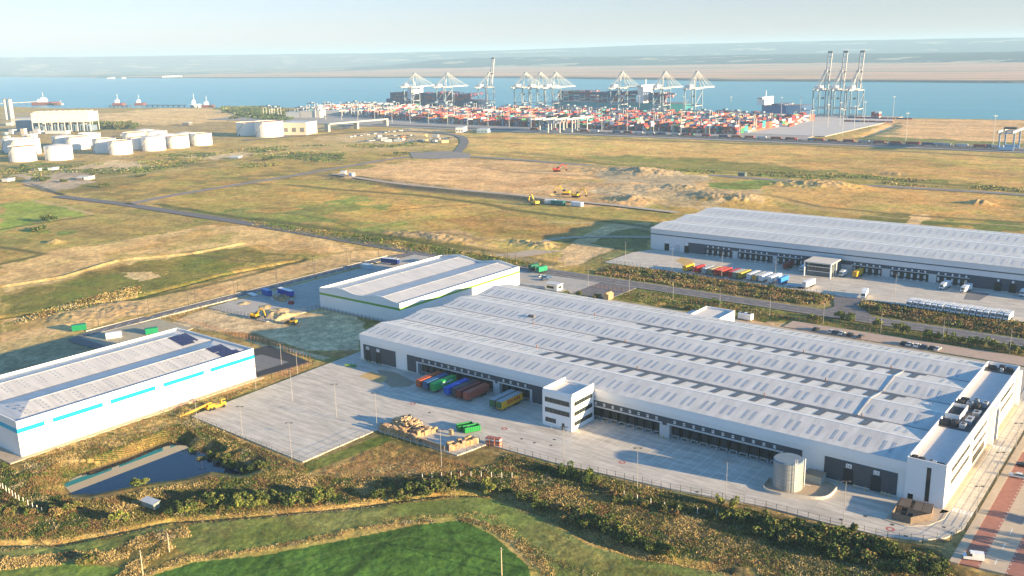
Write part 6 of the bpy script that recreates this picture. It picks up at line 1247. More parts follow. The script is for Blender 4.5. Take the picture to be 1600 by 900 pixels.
# ship to shore cranes
SC_W = mat("crane_white", (0.44, 0.44, 0.43), 0.5, var=0.05); SC_B = mat("crane_blue_grey", (0.20, 0.27, 0.33), 0.5)
def sts(up):
    T = thing("quay_crane", "x", "crane"); hw, gd, bz, ap = 11, 30, 46, 78
    for x in (-hw, hw):
        for y in (0, gd): m = MB(); m.beam((x, y, 0), (x, y, bz), 1.7, 2.0); m.build("leg", SC_B, T, world=False)
        m = MB(); m.beam((x, 0, 14), (x, gd, 14), 1.3); m.beam((x, 0, 14), (x, gd, bz-6), .9); m.beam((x, 0, bz), (x, gd, bz), 1.4); m.build("side_bracing", SC_W, T, world=False)
    for y in (0, gd):
        for z, w_ in ((2.5, 2.2), (15, 1.6), (bz, 1.8)): m = MB(); m.beam((-hw, y, z), (hw, y, z), w_); m.build("cross_beam", SC_W, T, world=False)
    m = MB()
    for x in (-3.4, 3.4): m.beam((x, -24, bz+1), (x, gd+2, bz+1), 1.5, 2.4)
    for y in (-24, -12, 0, 10, 20, 30): m.beam((-3.4, y, bz+1), (3.4, y, bz+1), 1.0)
    m.build("back_girder", SC_W, T, world=False); m = MB(); m.box(-5, -12, bz+2.4, 5, 4, bz+8); m.build("machinery_house", mat("crane_house", (0.74,0.72,0.68), 0.5), T, world=False)
    m = MB()
    for x in (-3.2, 3.2): m.beam((x*2.6, gd, bz), (x*.6, gd-3, ap), 1.3); m.beam((x*2.2, 4, bz), (x*.6, gd-4, ap), 1.1); m.beam((x, -20, bz+1), (x*.6, gd-4, ap), .7); m.beam((x, -6, bz+2), (x*.6, gd-4, ap), .5)
    m.box(-2.6, gd-5, ap-1, 2.6, gd-1.5, ap+1.4); m.build("apex_frame", SC_W, T, world=False)
    m = MB(); B0 = Vector((0, gd+2, bz+1)); dr = Vector((0, 1, 0)) if not up else Vector((0, math.cos(math.radians(80)), math.sin(math.radians(80))))
    Lb = 66
    for x in (-3.2, 3.2): m.beam(B0+Vector((x, 0, 0)), B0+dr*Lb+Vector((x, 0, 0)), 1.4, 2.2)
    for k in range(8): q = B0+dr*(Lb*k/7); m.beam(q+Vector((-3.2, 0, 0)), q+Vector((3.2, 0, 0)), .9)
    m.build("boom", SC_W, T, world=False); m = MB()
    if not up:
        for x in (-3.2, 3.2):
            for f in (.35, .6, .93): m.beam((x*.6, gd-2, ap), B0+dr*Lb*f+Vector((x, 0, 1)), .55)
    else:
        for x in (-3.2, 3.2): m.beam((x*.6, gd-2, ap), B0+dr*Lb*.5+Vector((x, 0, 1)), .5)
        m.box(-4.2, (B0+dr*Lb*.96).y-1, (B0+dr*Lb*.95).z, 4.2, (B0+dr*Lb).y+1, (B0+dr*Lb).z); m.box(-4.2, (B0+dr*Lb*.44).y-1, (B0+dr*Lb*.44).z, 4.2, (B0+dr*Lb*.47).y+1, (B0+dr*Lb*.47).z)
    m.build("stays", GUT if up else SC_W, T, world=False); m = MB(); m.box(-1.6, gd*.5, bz-16, 1.6, gd*.5+6, bz-13); m.beam((0, gd*.5+3, bz-13), (0, gd*.5+3, bz), .3); m.build("spreader", CHAS, T, world=False); return T
down, upc = sts(False), sts(True); YQ = 1668
dl = [(647.5,"leftmost crane, lowered boom, at the navy ship"),(698.5,"second crane from the left with lowered boom"),(764,None),(821,"left one of the three close cranes near the teal ship's stern"),(844,"middle one of the three close cranes near the teal ship's stern"),(868,"right one of the three close cranes near the teal ship's stern"),(972,"lowered boom crane over the teal ship's middle"),(1039,"lowered boom crane over the teal ship's bow half"),(1089,"last lowered boom crane, just right of the teal ship")]
fi = True
for px, lab in dl:
    if lab is None: continue
    x = SX(px, YQ+27, 79); lab = "white quay crane, "+lab; loc = (x, YQ, .3)
    if fi: down.location = loc; down["label"] = lab; down["group"] = "quay cranes with lowered booms"; fi = False
    else: copy_tree(down, loc, 0, lab, "quay cranes with lowered booms")
upc.location = (SX(764, YQ+27, 79), YQ, .3); upc["label"] = "single raised boom quay crane between the left ship and the three close cranes"
for i, px in enumerate((1283, 1307, 1333)):
    copy_tree(upc, (SX(px, YQ, 30), YQ-10, .3), 0, ["left one", "middle one", "right one"][i]+" of the three raised boom quay cranes at the terminal's right end", "three raised boom quay cranes")
# stacking cranes over the blocks
def asc():
    T = thing("stacking_crane", "x", "crane")
    for x in (-14, 14): 
        for y in (-4, 4): m = MB(); m.beam((x, y, 0), (x, y, 17), 1.0); m.build("leg", SC_W, T, world=False)
    m = MB(); m.beam((-14.6, -3, 17.6), (14.6, -3, 17.6), 1.4, 1.8); m.beam((-14.6, 3, 17.6), (14.6, 3, 17.6), 1.4, 1.8); m.build("bridge", SC_W, T, world=False); m = MB(); m.box(-3, -3.5, 18.7, 3, 3.5, 21); m.build("trolley", SC_B, T, world=False); return T
A = asc(); k = 0
for i, bx in enumerate(blocks):
    for yy, w_ in ((1290+rr.uniform(0, 60), "near"), (1500+rr.uniform(-60, 70), "far")):
        if w_ == "near" and i % 2 == 1: continue
        lab = f"white stacking crane over the {w_} part of the {ORD[i]} container block from the right"
        if k == 0: A.location = (bx-10.6, yy, .3); A["label"] = lab; A["group"] = "stacking cranes over the container blocks"
        else: copy_tree(A, (bx-10.6, yy, .3), 0, lab, "stacking cranes over the container blocks")
        k += 1
# rail gantries
def gantry(label, px, py, wx, dy, h, main, grp=None, cabc=None):
    p = G(px, py); T = thing("rail_gantry", label, "crane", (p.x, p.y, .3), 0, grp)
    for x in (-wx/2, wx/2):
        for y in (0, dy): m = MB(); m.beam((x, y, 0), (x, y, h), 1.6); m.build("leg", main, T, world=False)
    m = MB()
    for x in (-wx/2, wx/2): m.beam((x, -14, h+1), (x, dy+16, h+1), 1.8, 2.6)
    m.build("girder", SC_W, T, world=False); m = MB(); m.beam((-wx/2, 0, h-1), (wx/2, 0, h-1), 1.5); m.beam((-wx/2, dy, h-1), (wx/2, dy, h-1), 1.5); m.beam((-wx/2, 0, 2.5), (wx/2, 0, 2.5), 2.4, 3); m.beam((-wx/2, dy, 2.5), (wx/2, dy, 2.5), 2.4, 3); m.build("cross_beams", cabc or main, T, world=False); m = MB(); m.box(-wx/2+1, dy*.4, h+2.3, wx/2-1, dy*.4+9, h+4.4); m.build("trolley", CHAS, T, world=False); return T
gantry("big blue legged rail gantry crane at the right edge over the tracks", 1571, 236, 15, 34, 21, mat("gantry_blue", (0.20,0.33,0.48), 0.5), cabc=mat("gantry_blue_light", (0.25,0.45,0.65), 0.5))
for i, px in enumerate((850, 868, 887)): gantry(f"white rail gantry crane over the train, {('left','middle','right')[i]} one of three", px, 207.5, 16, 42, 20, SC_W, "three white rail gantries")
# rail wagons
random.seed(9); wag = MB(); wag.box(0, -1.3, .9, 18, 1.3, 1.3); 
for q in (1.5, 4, 14, 16.5): wag.hcyl((q, -1, .5), (q, 1, .5), .45)
wme = wag.mesh("flat_frame", CHAS); wcont = {}
x = -905; i = 0
while x < -215:
    cn = random.choice(["rust red", "grey", "white", "maroon", "teal", "salmon", "dark blue", "rust red"]); yy = 1213.5 
    T = thing("rail_wagon", f"flat rail wagon with {cn} container, {ORD[i]} from the left in the long train", "rail wagon", (x, yy, .9), 0, "wagons of the long container train"); o = bpy.data.objects.new("flat_frame", wme); COL.objects.link(o); o.parent = T
    if random.random() < .88:
        if cn not in wcont: m = MB(); m.box(2, -1.2, 1.32, 15, 1.2, 3.9); wcont[cn] = m.mesh("load_container", CM[CN.index(cn)])
        o = bpy.data.objects.new("load_container", wcont[cn]); COL.objects.link(o); o.parent = T
    x += 19.2; i += 1
    if i >= 36: break
for i in range(22):
    cn = random.choice(CN); x = -690+i*26+random.uniform(-6, 6); o = bpy.data.objects.new("shipping_container", cb[cn]); COL.objects.link(o); o.location = (x, 1226+random.uniform(0, 12), .32); o.rotation_euler = (0, 0, -N90+.02); props(o, f"{cn} container set down beside the train, {ORD[i]} from the left", "container", "containers set down beside the train")
for i in range(14):
    cn = random.choice(["rust red", "maroon", "dark blue", "salmon"]); x = -560+i*13.2 if i < 8 else -540+(i-8)*13.2; o = bpy.data.objects.new("shipping_container", cb[cn]); COL.objects.link(o); o.location = (x+20, 1640 if i < 8 else 1560, .75+(2.6 if i % 3 == 0 else 0)*(i < 8)); 
    if i % 3 == 0 and i < 8: o.location.z = .75
    o.rotation_euler = (0, 0, -N90); props(o, f"{cn} container on the empty apron, {ORD[i]} in its scattered lines", "container", "containers on the empty apron")
for i in range(20):
    cn = random.choice(["rust red", "maroon", "salmon", "white"]); o = bpy.data.objects.new("shipping_container", cb[cn]); COL.objects.link(o); o.location = (-500+(i % 5)*2.7-4, 1650+(i//5)*0, .72+(i//5)*2.6); props(o, f"{cn} container in the small stack under the raised cranes, number {ORD[i]}", "container", "small stack under the raised cranes")
for i in range(9):
    cn = random.choice(["rust red", "salmon", "grey"]); p = G(1232+i*4, 199-i*1.6); o = bpy.data.objects.new("shipping_container", cb[cn]); COL.objects.link(o); o.location = (p.x, p.y, .8); props(o, f"{cn} container on the apron's left edge, {ORD[i]} from the near end", "container", "containers along the apron edge")
# light masts
LMm = MB(); LMm.cyl(0, 0, 0, 34, .42, .25, n=8); lme1 = LMm.mesh("mast", SC_W); LMm = MB(); LMm.box(-2, -.5, 34, 2, .5, 35); lme2 = LMm.mesh("lamp_head", LGREY)
def mast(x, y, lab, z=.4):
    T = thing("light_mast", lab, "light mast", (x, y, z), .6, "tall white light masts of the terminal")
    for a_, nm in ((lme1, "mast"), (lme2, "lamp_head")): o = bpy.data.objects.new(nm, a_); COL.objects.link(o); o.parent = T
for i in range(20): mast(-1440+i*46, 1256, f"tall white light mast before the container stacks, {ORD[i]} from the left")
for i in range(9): mast(-1420+i*96, 1620, f"tall white light mast on the quay side, {ORD[i]} from the left")
for i, (px, py) in enumerate(((1269,213),(1293,200),(1312,196),(1316,212),(1334,204),(1350,195),(1250,184),(1395,184),(1415,220),(1551,227))): p = G(px, py); mast(p.x, p.y, f"tall white light mast on or right of the empty apron, {ORD[i]} of ten", .7)
# warehouses of the port, left
WSH = mat("port_shed_white", (0.50,0.48,0.45), 0.6, var=0.05, vscale=0.02)
for i, (a_, b_, py, h) in enumerate(((447,470,184,10),(468,500,184,12),(500,530,180,8),(530,560,178,9),(470,520,172,6),(520,570,170,6),(560,600,178,6))):
    block("port_shed", f"pale port shed at the terminal's left end, {ORD[i]} from the left", a_, b_, py, h*.8, 26, WSH if i else LGREY, "shed", grp="pale sheds at the left of the terminal")
block("port_office", "white port office by the bend of the link road", 712, 724, 207.5, 7.5, 20, CW, wins=3); block("port_office", "blue grey port office right of the white one", 745, 762, 208, 5.5, 20, mat("office_blue", (0.25,0.38,0.48), 0.6), wins=3)
# road bridge
T = thing("road_bridge", "pale concrete road bridge over the sunken port road", "bridge", tuple(G(512,205))); a, b = G(512,205), G(603,196.5); m = MB(); d = b-a; m.beam((0, 0, 12), (d.x, d.y, 12), 14, 2); m.build("deck", KERB, T, world=False)
for f in (0, .48, 1): m = MB(); m.beam((d.x*f, d.y*f, -1), (d.x*f, d.y*f, 11), 9, 4); m.build("pier", KERB, T, world=False)
# jetties and small craft, left
JM = mat("jetty_dark", (0.10,0.09,0.09), 0.8); HULLR = mat("hull_rust", (0.16,0.05,0.045), 0.6)
def jetty(label, a_, b_, wd, h=2.5):
    p, q = G(*a_, -2.5), G(*b_, -2.5); T = thing("jetty", label, "jetty", (p.x, p.y, 0)); m = MB(); d = q-p; m.beam((0, 0, h), (d.x, d.y, h), wd, 1.2); m.build("deck", KERB if h > 3 else JM, T, world=False); n = int(d.length/22)+1
    for k in range(n+1): m = MB(); m.cyl(d.x*k/n, d.y*k/n, -6, h-.5, 1.3, n=6); m.build("pile", JM, T, world=False)
jetty("long pale jetty reaching out at the far left", (0,165), (70,161.5), 8, 4); jetty("dark jetty head under the moored tanker at far left", (62,163.5), (95,164.5), 16, 2)
jetty("dark berth line right of the two tugs", (230,167), (288,167.5), 14, 2.5); jetty("short dark jetty with posts in the middle left water", (172,167.5), (205,168), 10, 2); jetty("small dark jetty right of the berth line", (300,168), (335,168), 10, 2)
def boat(label, px, py, L, hullm, h, an=0.0, cat="boat", name="tug_boat"):
    p = G(px, py, -2.5); T = thing(name, label, cat, (p.x, p.y, -2.6), HEAD+an); m = MB(); pts = [(-L/2, -L*.13), (L*.25, -L*.14), (L/2, 0), (L*.25, L*.14), (-L/2, L*.13)]; m.prism(pts, 0, h*.35); m.build("hull", hullm, T, world=False)
    m = MB(); m.box(-L*.3, -L*.08, h*.35, 0, L*.08, h*.7); m.build("deckhouse", CW, T, world=False); m = MB(); m.box(-L*.2, -L*.06, h*.7, -L*.05, L*.06, h*.85); m.beam((-L*.12, 0, h*.85), (-L*.12, 0, h*1.5), .8); m.build("wheelhouse", CW, T, world=False); return T
boat("rust hulled tanker moored at the far left jetty head", 74, 164, 85, HULLR, 26, cat="ship", name="small_tanker"); boat("red and white tug, left one of the pair by the dark jetty", 187, 165, 38, HULLR, 22); boat("red and white tug, right one of the pair in open water", 220, 164.5, 34, HULLR, 20); boat("white workboat at the far end of the small right jetty", 306, 167.5, 30, CW, 24); boat("white and red workboat nearest the terminal among the small craft", 326, 168, 36, HULLR, 20); boat("tiny white launch off the end of the left jetty", 96, 163.5, 14, CW, 9)
# far shore white buildings
random.seed(2)
for i in range(12):
    px = random.choice((random.uniform(190, 215), random.uniform(250, 300))); dist = 7600; sc = dist/FPX; th_ = math.atan((px-800)/FPX); a_ = math.radians(90)+HEAD-th_; x, y = dist*math.cos(a_), dist*math.sin(a_); T = thing("far_building", "tiny white building on the far shore at left", "building", (x, y, 2), HEAD, "tiny white buildings on the far shore"); m = MB(); m.box(0, 0, 0, random.uniform(2, 6)*sc, 30, random.uniform(1, 2.4)*sc); m.build("wall", CW, T, world=False)
# car rows beside the port link road
random.seed(12); n = 0
for a_, b_, cnt in (((548,214),(640,203),34),((560,222),(640,216),22),((640,222),(705,216),26),((600,213),(650,212),10),((585,218),(700,222),16)):
    for k in range(cnt):
        f = (k+random.random()*.6)/cnt; p = G(a_[0]+(b_[0]-a_[0])*f, a_[1]+(b_[1]-a_[1])*f+random.uniform(-.6, .6)); big = random.random() < .18
        cn = random.choice(["silver", "white", "black", "blue", "dark grey", "navy", "white"]); c = small_car(cn, p.x, p.y, random.uniform(1.2, 1.6), f"{cn} car in the crowded construction car park by the port link road", "cars in the far construction car park", .05); c.scale = (1.25, 1.25, 1.3)
for i in range(10):
    p = G(random.uniform(590, 700), random.uniform(213, 224)); T = cabin(f"site cabin among the far parked cars, {ORD[i]} of ten scattered ones", 600, 215, random.choice(((0.6,0.22,0.08),(0.7,0.7,0.66),(0.7,0.5,0.2),(0.3,0.35,0.4))), 10, 3.5, 3.4, random.uniform(0, 3)); T.location = (p.x, p.y, 0); T["group"] = "site cabins by the far parked cars"
# ------------------------------------------------------------------ vegetation
def leafmat(name, c, v=0.35):
    return mat(name, c, 0.8, var=v, vscale=1.5, spec=0.15)
PAL = [leafmat("dry_straw", (0.46,0.34,0.15)), leafmat("olive_leaf", (0.155,0.145,0.045)), leafmat("russet_leaf", (0.23,0.14,0.065)), leafmat("mid_green", (0.095,0.14,0.03)), leafmat("dark_green", (0.045,0.07,0.02)), leafmat("pale_stalk", (0.38,0.31,0.19)), leafmat("yellow_green", (0.20,0.22,0.045))]
def quads_mesh(name, C, U, V, mi, mats):
    n = len(C); co = np.empty((n, 4, 3), np.float32); co[:, 0] = C-U-V; co[:, 1] = C+U-V; co[:, 2] = C+U*.6+V; co[:, 3] = C-U*.6+V
    me = bpy.data.meshes.new(name); me.vertices.add(n*4); me.vertices.foreach_set("co", co.ravel()); me.loops.add(n*4); me.loops.foreach_set("vertex_index", np.arange(n*4, dtype=np.int32))
    me.polygons.add(n); me.polygons.foreach_set("loop_start", (np.arange(n)*4).astype(np.int32))
    try: me.polygons.foreach_set("loop_total", np.full(n, 4, np.int32))
    except Exception: pass
    for m in mats: me.materials.append(m)
    me.polygons.foreach_set("material_index", mi.astype(np.int32)); me.update(calc_edges=True); return me
def scatter(poly, dens, seed):
    g = np.random.default_rng(seed); xs = [p[0] for p in poly]; ys = [p[1] for p in poly]; n = int((max(xs)-min(xs))*(max(ys)-min(ys))*dens)
    X = g.uniform(min(xs), max(xs), n); Y = g.uniform(min(ys), max(ys), n); k = inside(X, Y, poly); return X[k], Y[k], g
ACC = []
def tufts(polypx, dens, hgt, wid, weights, seed, patch=9.0, per=5, gap=0.0, world=False):
    if wid < .95: wid *= .5; hgt *= .5; dens *= 1.45; patch *= 1.4; per = 6
    spread = wid*1.1
    poly = polypx if world else [G(*q) for q in polypx]; X, Y, g = scatter(poly, dens, seed)
    if gap: k = fbm(X/patch, Y/patch, seed+5, 3) > gap; X, Y = X[k], Y[k]
    n = len(X)
    if n == 0: return
    pn = fbm(X/patch, Y/patch, seed, 4, .6); pr = np.clip((pn-.3)/.4, 0, .999); cum = np.cumsum(np.array(weights)/sum(weights))
    key = np.clip(pr*.85+g.random(n)*.15, 0, .999); mi = np.searchsorted(cum, key)
    X = np.repeat(X, per)+g.normal(0, spread, n*per); Y = np.repeat(Y, per)+g.normal(0, spread, n*per); mi = np.repeat(mi, per); hs = np.repeat(g.uniform(.45, 1.15, n), per)*g.uniform(.6, 1.1, n*per)*hgt
    fl = g.random(n*per) < .06; mi = np.where(fl, g.integers(0, len(weights), n*per), mi)
    a = g.uniform(0, math.pi, n*per); w_ = wid*g.uniform(.35, .8, n*per)*.5
    U = np.stack([np.cos(a)*w_, np.sin(a)*w_, np.zeros_like(a)], 1); tl = g.normal(0, .35, (n*per, 2)); V = np.stack([tl[:, 0]*hs*.5, tl[:, 1]*hs*.5, hs*.5], 1)
    C = np.stack([X, Y, hs*.5-.08+ZAT(X, Y)], 1); ACC.append((C, U, V, mi))
def flush_tufts(name, label, cat="scrub"):
    if not ACC: return
    C, U, V, mi = [np.concatenate([a[i] for a in ACC]) for i in range(4)]; ACC.clear()
    o = bpy.data.objects.new(name, quads_mesh(name, C, U, V, mi, PAL)); COL.objects.link(o); return props(o, label, cat, kind="stuff")
# weights order: straw, olive, russet, mid green, dark green, pale stalk, yellow green
LOW = [(0,843),(90,842),(170,826),(265,808),(400,800),(560,784),(700,766),(765,766)]
SCRUB_A = [(0,722),(32,738),(95,722)]+[(90,760),(112,780),(150,780),(228,765),(294,755),(332,745),(378,748),(420,735),(478,740),(560,748),(700,738),(765,728),(765,764),(700,764),(560,782),(400,798),(265,806),(170,824),(90,840),(0,841)]
tufts(SCRUB_A, 3.6, 1.05, .8, (3,3,2.2,1.5,1.6,1.2,.6), 11, 7)
tufts([(32,722),(300,655),(300,652),(480,732),(470,742),(392,732),(360,706),(305,690),(262,676),(196,700),(104,732),(60,745)], 3.0, .9, .7, (3,2.6,2.0,1.2,1.0,2.0,.4), 12, 6)
tufts([(500,738),(600,692),(700,718),(765,735),(765,728),(700,738),(560,748)], 2.6, .5, .6, (2.2,1.6,3.4,.3,.2,1.5,.1), 13, 5)
RS = [(765,728),(790,708),(1130,788),(1300,830),(1460,868),(1490,900),(1500,1000),(1250,1000),(1180,886),(1030,864),(930,840),(860,805),(800,782),(765,764)]
tufts(RS, 2.9, .85, .75, (3.4,2.6,2.2,1.6,1.6,.8,.4), 14, 8)
tufts([(790,712),(1130,790),(1300,832),(1460,870),(1480,895),(1300,862),(1130,815),(930,770),(790,728)], 2.6, 1.1, .8, (.8,2.4,2.2,2.2,3.2,.5,.8), 15, 6)
tufts([(1150,800),(1300,838),(1470,880),(1480,905),(1330,880),(1200,850),(1130,820)], 2.6, 1.5, .9, (.2,1.6,.6,2.2,4.5,.2,.8), 16, 5)
tufts([(800,742),(900,765),(1000,828),(1120,868),(1150,893),(1000,868),(900,822),(820,778)], 3.0, .9, .7, (6,.8,.8,.3,.1,1.6,.3), 17, 8, gap=.45)
tufts([(1060,800),(1140,838),(1190,880),(1100,868),(1040,838)], 3.0, .9, .7, (6,.8,.8,.3,.1,1.6,.3), 18, 8, gap=.42)
tufts([(1200,820),(1330,872),(1350,900),(1180,900),(1150,850)], 2.4, .7, .7, (5,1.2,1.2,.5,.2,1.6,.4), 19, 8, gap=.42)
flush_tufts("scrub", "rough olive, russet and straw scrub between the yard fence and the meadow")
# reeds: straw bands along the ditches
def band(pl, wd, dens, h, wts, seed, wdt=.6):
    pts = smooth_pts([G(*q) for q in pl], 2); L = []; R = []
    for k in range(len(pts)):
        a = pts[max(k-1, 0)]; b = pts[min(k+1, len(pts)-1)]; d = (b-a).normalized(); nn = Vector((-d.y, d.x)); L.append(pts[k]+nn*wd/2); R.append(pts[k]-nn*wd/2)
    for k in range(0, len(pts)-1):
        j = random.uniform(-.5, .5); e = (L[k]-R[k]).normalized()*j
        tufts([L[k]+e, L[k+1]+e, R[k+1]-e*.4, R[k]-e*.4], dens*random.uniform(.55, 1.1), h*.72, wdt, wts, seed, 7, world=True, gap=.30)
ST = (6,.7,1.0,.2,.15,2.4,.4)
band([(-40,860),(60,850),(140,838),(265,812),(400,803),(560,788),(700,770),(765,770),(800,784),(860,808),(930,842),(1000,866),(1150,892)], 3.4, 4.5, .75, (4,.6,2.2,.3,.3,1.2,.1), 31)
band([(200,905),(235,893),(290,871),(400,859),(520,836),(640,813),(730,807),(790,832),(845,878),(870,910)], 2.7, 6, 1.0, ST, 61)
band([(0,880),(60,874),(120,870),(190,868),(215,850),(240,838),(262,830)], 6.0, 6, 1.4, ST, 91); band([(195,905),(215,880),(250,858),(285,842),(275,826)], 5.0, 6, 1.5, ST, 121)
band([(600,812),(700,803),(760,800),(800,828),(840,862),(900,890),(960,905)], 1.6, 4, .7, (4,.8,1.5,.3,.4,1,.2), 151)
flush_tufts("reed_bands", "straw coloured reeds lining the curving ditches of the meadow", "reeds")
ring_ = [(76,760),(104,728),(148,712),(196,697),(234,682),(262,674),(296,676),(336,690),(358,706),(366,722),(396,728)]
band(ring_, 5.0, 5, 1.1, (1.2,2.2,.5,3,1.2,.3,2.0), 181, .7); band([(88,772),(120,786),(165,782),(232,770),(297,760),(332,750),(382,753)], 3.0, 5, .8, (2,2.2,2.4,1.5,1,.6,.6), 211)
flush_tufts("pond_reeds", "green and olive reeds round the dark pond", "reeds")
# verge grass and planting strips
tufts([(x, y) for x, y in ((-276,429),(-276,452),(-258,454),(-152,450.5),(-149,444),(-151,436),(-158,430))], 3.0, 1.1, .96, (1.0,2.6,3.6,.8,2.0,.5,.2), 241, 9, world=True)
tufts([(x, y) for x, y in ((-132,450),(-134,440),(-124,430),(-30,428),(40,428),(40,449))], 3.0, 1.1, .96, (1.0,2.6,3.6,.8,2.0,.5,.2), 242, 9, world=True)
tufts([(x, y) for x, y in ((-238,400),(-238,392),(-215,388),(-160,390),(-150,402),(-170,411),(-225,412))], 1.8, .9, .9, (1.5,2.4,1.2,2.6,1.6,.4,1.0), 243, 8, world=True)
tufts([(x, y) for x, y in ((-150,401),(30,401),(30,411),(-150,411))], 1.2, .5, .8, (.4,2,.4,4,2,.2,1.0), 244, 8, world=True, gap=.35)
flush_tufts("planting_strip", "dense russet and olive planting along the estate road and far yard")
tufts([(383,344),(560,366),(800,406),(850,414),(850,420),(640,392),(400,352)], 1.0, .8, 1.0, (.8,3,1,2.6,2.2,.2,.2), 245, 12)
tufts([(0,470),(200,425),(330,400),(455,400),(380,430),(200,462),(0,494)], .7, .35, .9, (.8,3,.6,2.4,1.4,.2,.2), 246, 15)
tufts([(40,492),(130,468),(215,445),(218,458),(120,485),(20,505)], .8, .7, 1.2, (3,1.5,1.4,.6,.4,2,.2), 247, 6)
tufts([(345,168),(430,166),(450,188),(400,186)], .03, 5, 7, (0,2,.2,2,6,0,0), 248, 60); tufts([(20,718),(400,600),(420,596),(300,648),(110,718)], 1.6, .8, .7, (3,2,2,.8,.6,1.6,.3), 249, 5)
tufts([(0,256),(120,252),(300,236),(420,228),(640,222),(700,236),(400,262),(150,272),(0,276)], .05, 1.3, 2.6, (.2,3,.6,1.6,4,.1,0), 250, 40, gap=.55)
tufts([(850,256),(1000,262),(1330,272),(1600,294),(1600,300),(1250,280),(1000,266)], .05, 1.1, 2.4, (.3,3,.4,2,3.5,.1,0), 251, 40, gap=.52)
flush_tufts("field_margins", "bushy margins and rough growth across the flat fields", "undergrowth")
# individual shrubs and trees
def crown(seed, rx, ry, rz, n, leaf, wts, z0=.2, lumps=6):
    g = np.random.default_rng(seed); cs = g.normal(0, .45, (lumps, 3)); cs[:, 2] = g.uniform(-.5, .5, lumps); rs = g.uniform(.35, .62, lumps); w_ = rs**2/np.sum(rs**2)
    k = g.choice(lumps, n, p=w_); d = g.normal(0, 1, (n, 3)); d /= np.linalg.norm(d, axis=1)[:, None]; rad = g.uniform(.55, 1.0, n)**.6
    P_ = (cs[k]+d*(rs[k]*rad)[:, None]); P_[:, 2] = np.maximum(P_[:, 2], -.9); C = P_*np.array([rx, ry, rz])+np.array([0, 0, z0+rz*.9])
    u = g.normal(0, 1, (n, 3)); u /= np.linalg.norm(u, axis=1)[:, None]; v = np.cross(u, g.normal(0, 1, (n, 3))); v /= np.linalg.norm(v, axis=1)[:, None]; s = g.uniform(.5, 1.0, n)[:, None]*leaf
    cum = np.cumsum(np.array(wts)/sum(wts)); mi = np.searchsorted(cum, np.clip(g.random(lumps)[k]*.5+g.random(n)*.5, 0, .999)); return quads_mesh("crown", C, u*s, v*s, mi, PAL)
BARK = mat("bark", (0.16, 0.12, 0.085), 0.9, var=0.2, vscale=2)
def trunk_mesh(h, r):
    m = MB(); m.cyl(0, 0, -.4, h, r, r*.5, n=7)
    for k in range(5): a = k*1.3; m.beam((0, 0, h*.55), (math.cos(a)*h*.4, math.sin(a)*h*.4, h*1.2), r*.5)
    return m.mesh("trunk", BARK)
KINDSV = {"dark": (.1,2,.4,2.4,4.5,.1,.3), "green": (.2,2,.3,4,1.6,.2,1.4), "yellow": (.4,1.2,.3,2,.5,.2,4.5), "olive": (.8,4,1,2,1.2,.4,.6), "russet": (.8,2,4,1,.8,.5,.3)}
CR = {}
for ki, (kn, wt) in enumerate(KINDSV.items()):
    for v_ in range(3): CR[kn, v_] = crown(100+ki*7+v_, 1.5, 1.5, 1.05, 520, .17, wt)
TRUNK = trunk_mesh(1.3, .09)
ADJ = {"dark": "dark green", "green": "mid green", "yellow": "yellow green", "olive": "olive", "russet": "russet"}
def shrub(px, py, s, kn, lab, grp=None, world=None, tall=1.0, name="shrub", cat="shrub"):
    p = Vector(world) if world else G(px, py); T = thing(name, lab, cat, (p.x, p.y, float(ZAT(p.x, p.y))-.05), random.uniform(0, 6), grp); T.scale = (s, s, s*tall)
    c = bpy.data.objects.new("crown", CR[kn, random.randint(0, 2)]); COL.objects.link(c); c.parent = T
    t = bpy.data.objects.new("trunk", TRUNK); COL.objects.link(t); t.parent = T; return T
random.seed(21)
def row(pts, kinds, s, lab, grp, step=11, jit=3.0, tall=1.0):
    """a line of bushes: lab has one %s for the ordinal and one for colour"""
    n = 0; out = []
    for (a, b) in zip(pts[:-1], pts[1:]):
        L = math.hypot(b[0]-a[0], b[1]-a[1]); m_ = max(1, int(L/step))
        for k in range(m_):
            f = (k+random.random()*.7)/m_; out.append((a[0]+(b[0]-a[0])*f, a[1]+(b[1]-a[1])*f+random.uniform(-jit, jit)))
    for i, (x, y) in enumerate(out): kn = random.choice(kinds); shrub(x, y, s*random.uniform(.7, 1.25), kn, lab % (ADJ[kn], ORD[i]), grp, tall=tall*random.uniform(.85, 1.2))
row([(272,800),(330,792),(420,788),(520,776)], ["dark","dark","green","olive","yellow"], 1.35, "%s bush in the hedge under the pond, %s from its left", "hedge bushes under the pond", 8, 6)
row([(300,790),(400,780),(460,778)], ["green","olive","russet","yellow"], 1.2, "%s bush in the hedge's back file under the pond, %s from left", "hedge bushes under the pond", 10, 4)
row([(585,776),(640,772),(705,762)], ["dark","green","dark","olive"], 1.35, "%s bush in the clump below the pallet meadow, %s from its left", "clump below the pallet meadow", 8, 5)
shrub(758, 768, 1.5, "yellow", "bright yellow green round tree alone right of the clump below the pallet meadow", tall=1.35, name="tree", cat="tree"); shrub(184, 814, 1.5, "yellow", "bright yellow green bush at the ditch under the pond's left end", tall=1.2); shrub(136, 878, 1.7, "olive", "round olive bush with a dark shadow in the reeds at lower left", tall=.7)
shrub(868, 796, 1.2, "russet", "rusty yellow bush at the left end of the dark hedge by the meadow", tall=.9); shrub(213, 757, 1.3, "yellow", "yellow green bush on the pond's near bank, left one"); shrub(226, 755, 1.1, "green", "green bush on the pond's near bank, right of the yellow one")
row([(885,808),(930,820),(960,838),(1045,866)], ["dark","dark","dark","olive"], 1.4, "%s bush of the hedge along the meadow's top edge, %s from left", "hedge curving along the meadow", 8, 5)
